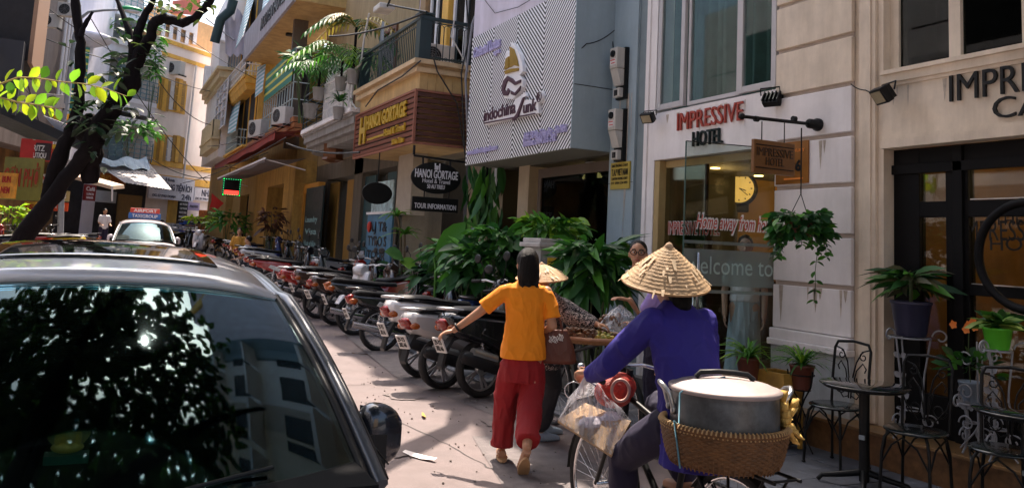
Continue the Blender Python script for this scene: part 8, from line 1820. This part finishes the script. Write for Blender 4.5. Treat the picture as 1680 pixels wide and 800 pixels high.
for s in (-1, 1): MB().ell(F(s*.11, .07, .04), .05, .05, .04).ell(F(s*.11, .0, .045), .045, .045, .045).ell(F(s*.11, .14, .035), .045, .05, .03).obj('shoe', blackp, ma)
mb = MB(); mb.ell(V((mc.x, mc.y, mc.z+.024))-FH.y*.016, .078, .090, .086, 16, 12, FH.M()); remeshed(mb, 'hair', hairm, ma, .006, 2, .003, 40)
bq_ = Wp(1018, 498, 6.8); crumple('plastic_bag', 'clear plastic bag held open by the man with glasses over the fruit', bq_, [Wp(978, 535, 6.7), Wp(1005, 545, 6.6), Wp(1040, 540, 6.7), Wp(1045, 520, 7.0), Wp(990, 520, 7.0)], 5, .05)
fb_ = thing('bagged_fruit', 'dark fruit bunch inside the clear bag held over the tray', 'fruit', Wp(1005, 530, 6.75)); mb = MB(); r = random.Random(3)
for k in range(26): mb.ell(Wp(1005, 530, 6.78)+V((r.uniform(-.10, .10), r.uniform(-.07, .07), r.uniform(-.04, .06))), .024, .024, .023, 8, 6)
mb.obj('fruit_cluster', fr_b[0], fb_, kind='stuff')
# --- woman inside the doorway
wc_ = Wp(1223, 402, 8.9); F = Fr((wc_.x, wc_.y, .28), 222)
wi = thing('person', 'woman in white top standing inside the hotel doorway behind the glass', 'person', F(0, 0, 0)); hz = wc_.z-.28; hv = V((wc_.x, wc_.y, wc_.z))
mb = MB(); head(mb, hv, F, s=1.0); torso(mb, F, [(0, -.02, .75, .14, .10), (0, -.02, hz-.45, .12, .09), (0, -.02, hz-.25, .135, .085), (0, -.03, hz-.16, .055, .05)])
for s in (-1, 1): chain(mb, [F(s*.15, -.02, hz-.23), F(s*.21, .0, hz-.50), F(s*.20, .08, hz-.75)], [.045, .036, .026]); hand(mb, F(s*.20, .08, hz-.75), V((0, 0, -1))+F.y*.2, F.x*s, -s, .35, .95); chain(mb, [F(s*.08, 0, .8), F(s*.09, .02, .45), F(s*.09, 0, .07)], [.08, .055, .036]); mb.ell(F(s*.09, .06, .035), .04, .04, .035)
remeshed(mb, 'body', skin2, wi, .008); face(wi, hv, F)
mb = MB(); torso(mb, F, [(0, -.02, .85, .155, .12), (0, -.02, hz-.5, .15, .115), (0, -.02, hz-.3, .165, .11), (0, -.02, hz-.20, .13, .08), (0, -.03, hz-.18, .07, .06)]); [chain(mb, [F(s*.14, -.02, hz-.24), F(s*.19, -.01, hz-.4)], [.068, .062]) for s in (-1, 1)]
remeshed(mb, 'top', mat('white_cotton', (.80, .85, .9), .8, var=.05), wi, .008, 4, .007)
mb = MB(); torso(mb, F, [(0, 0, .10, .20, .16), (0, -.01, .5, .17, .14), (0, -.02, .88, .15, .11)]); remeshed(mb, 'skirt', mat('pale_blue_cloth', (.38, .50, .56), .7, var=.2, scale=6, stretch=(3, 3, .3)), wi, .01, 3, .012, 7, 2, (2, 2, .15))
mb = MB(); mb.ell(hv+V((0, 0, .02))-F.y*.02, .083, .095, .098, 16, 12, F.M()).ell(hv-F.y*.05-V((0, 0, .05)), .075, .05, .09); remeshed(mb, 'hair', hairm, wi, .007, 2)
# --- far small figures
def simple_person(label, c, az, shirt, pants, seated=False, z0=0):
    F = Fr((c.x, c.y, z0), az); t = thing('person', label, 'person', F(0, 0, 0)); k = -.42 if seated else 0; mb = MB(); h_ = F(0, 0, 1.53+k); head(mb, h_, F)
    torso(mb, F, [(0, 0, .85+k, .14, .1), (0, 0, 1.1+k, .14, .1), (0, 0, 1.33+k, .15, .09), (0, 0, 1.4+k, .06, .05)])
    for s in (-1, 1):
        chain(mb, [F(s*.17, 0, 1.32+k), F(s*.21, .05, 1.05+k), F(s*.16, .25, .98+k)], [.045, .036, .026]); hand(mb, F(s*.16, .25, .98+k), F.y, V((0, 0, 1)), -s, .4)
        kn = F(s*.10, .42, .47) if seated else F(s*.09, .04, .46); ft_ = F(s*.1, .40, .08) if seated else F(s*.09, 0, .08); chain(mb, [F(s*.08, 0, .85+k), kn, ft_], [.085, .058, .038]); mb.ell(ft_+F.y*.07-V((0, 0, .04)), .04, .04, .035)
    remeshed(mb, 'body', skin, t, .012, 2)
    mb = MB(); torso(mb, F, [(0, 0, .82+k, .17, .12), (0, 0, 1.1+k, .165, .12), (0, 0, 1.33+k, .165, .10), (0, 0, 1.39+k, .07, .06)]); [chain(mb, [F(s*.15, 0, 1.32+k), F(s*.20, .04, 1.12+k)], [.065, .06]) for s in (-1, 1)]; remeshed(mb, 'shirt', shirt, t, .012, 2, .008)
    mb = MB()
    for s in (-1, 1): kn = F(s*.10, .42, .47) if seated else F(s*.09, .04, .46); ft_ = F(s*.1, .40, .15) if seated else F(s*.09, 0, .15); chain(mb, [F(s*.08, 0, .85+k), kn, ft_], [.11, .08, .07])
    remeshed(mb, 'trousers', pants, t, .012, 2, .006); mb = MB(); mb.ell(h_+V((0, 0, .02))-F.y*.015, .08, .095, .095, 14, 10, F.M()); remeshed(mb, 'hair', hairm, t, .01, 2)
    return t
q = P(167, 400, t=33); simple_person('person in white shirt beside the shelves on the far left pavement', q, 160, white, MATS['navy_cotton'], z0=gz(q.y)+.05)
q = P(407, 400, t=23); simple_person('person in pale grey shirt sitting low among the parked motorbikes', q, 300, mat('grey_shirt', (.35, .36, .40), .8), MATS['black_cotton'], True, gz(q.y))
tag(MB().lathe([(.16, 0), (.14, .42), (.17, .44), (.0, .45)], 14, (q.x, q.y, gz(q.y))).obj('stool', mat('stool_blue', (.05, .10, .3), .4)), 'small plastic stool under the seated person among the motorbikes', 'stool')
q = P(392, 395, t=25); simple_person('person in ochre shirt behind the seated person among the motorbikes', q, 200, mat('ochre_shirt', (.50, .24, .03), .8), MATS['black_cotton'], False, gz(q.y)-.25)
# ------------------------------------------------------------------ cafe furniture
def cafe_chair(label, x, y, rz):
    t = thing('cafe_chair', label, 'chair', (x, y, .03), radians(rz), group='black wrought iron cafe chairs'); o = lambda mb, n: mb.obj(n, blackp, t, world=False)
    MB().lathe([(.01, .44), (.19, .44), (.205, .447), (.205, .455), (.19, .462), (.01, .46)], 32, (0, 0, 0)).obj('seat', mat('seat_black_gloss', (.012, .018, .020), .25, coat=.5), t, world=False)
    for sx, sy in ((-1, -1), (-1, 1), (1, -1), (1, 1)):
        a = atan2(sy, sx); e = V((cos(a), sin(a), 0)); m_ = MB().tube([e*.17+V((0, 0, .44)), e*.205+V((0, 0, .40)), e*.225+V((0, 0, .30)), e*.24+V((0, 0, 0))], .011, 7).ell(e*.24+V((0, 0, .006)), .017, .017, .01); o(m_, 'leg')
    m_ = MB()
    for k in range(4):
        a0 = pi/4+k*pi/2; a1 = a0+pi/2; e0 = V((cos(a0), sin(a0), 0)); e1 = V((cos(a1), sin(a1), 0)); m_.tube([e0*.232+V((0, 0, .22)), (e0*.75+e1*.25)*.24+V((0, 0, .36)), (e0+e1)*.14+V((0, 0, .425)), (e0*.25+e1*.75)*.24+V((0, 0, .36)), e1*.232+V((0, 0, .22))], .007, 6)
    o(m_, 'brace')
    # back on the -y side
    m_ = MB().tube([(-.16, -.15, .44), (-.165, -.17, .65), (-.165, -.20, .88), (-.14, -.205, .93), (0, -.21, .945), (.14, -.205, .93), (.165, -.20, .88), (.165, -.17, .65), (.16, -.15, .44)], .011, 8); o(m_, 'back_frame')
    m_ = MB(); ex, ez = V((1, 0, 0)), V((0, 0, 1))
    for s in (-1, 1):
        m_.tube([(s*.01, -.16, .50), (s*.015, -.175, .65), (s*.04, -.19, .78), (s*.09, -.20, .87), (s*.15, -.20, .89)], .006, 6).tube([(s*.012, -.165, .55), (s*.05, -.18, .72), (s*.10, -.19, .78), (s*.13, -.19, .74), (s*.115, -.19, .71)], .0055, 6)
        m_.tube(scroll((s*.10, -.195, .83), .035, pi/2, s*1.1, ex, ez, 18), .005, 5).tube(scroll((s*.085, -.17, .58), .055, 0 if s > 0 else pi, s*-1.1, ex, ez, 20), .0055, 5).tube([(s*.01, -.165, .52), (s*.06, -.165, .50), (s*.14, -.165, .60), (s*.16, -.165, .66)], .005, 5)
    o(m_, 'back_scrolls'); return t
def cafe_table(label, x, y):
    t = thing('cafe_table', label, 'table', (x, y, .03), .3, group='black glass cafe tables')
    MB().lathe([(.01, .70), (.30, .70), (.305, .706), (.30, .712), (.01, .712)], 48, (0, 0, 0)).obj('glass_top', mat('black_glass', (.010, .014, .016), .04, coat=1), t, world=False); MB().lathe([(.27, .68), (.285, .69), (.285, .70), (.26, .70)], 40, (0, 0, 0)).obj('top_ring', blackp, t, world=False)
    MB().cyl((0, 0, .04), (0, 0, .70), .036, n=18).obj('column', blackp, t, world=False); MB().box(-.045, -.032, -.02, .02, .33, .36).obj('sticker', mat('sticker_grey', (.3, .35, .38)), t, world=False)
    for k in range(4): a = k*pi/2+.4; e = V((cos(a), sin(a), 0)); MB().tube([e*.03+V((0, 0, .10)), e*.15+V((0, 0, .07)), e*.28+V((0, 0, .045)), e*.31+V((0, 0, .01))], .02, 7, rs=[.026, .022, .018, .016]).obj('foot', blackp, t, world=False)
    return t
q = P(1418, 630, Z=.74); cafe_table('round black glass table between the two nearest cafe chairs', q.x, q.y)
q = P(1372, 665, Z=.48); cafe_chair('scroll backed black chair left of the glass table', q.x, q.y, 95)
q = P(1502, 706, Z=.48); cafe_chair('black chair before the white wire stands, second from the left', q.x, q.y, 104)
q = P(1648, 738, Z=.48); cafe_chair('black chair at the right edge of the picture', q.x, q.y, 112)
q = P(1668, 676, Z=.74); cafe_table('dark table half cut off at the right edge of the picture', q.x+.1, q.y)
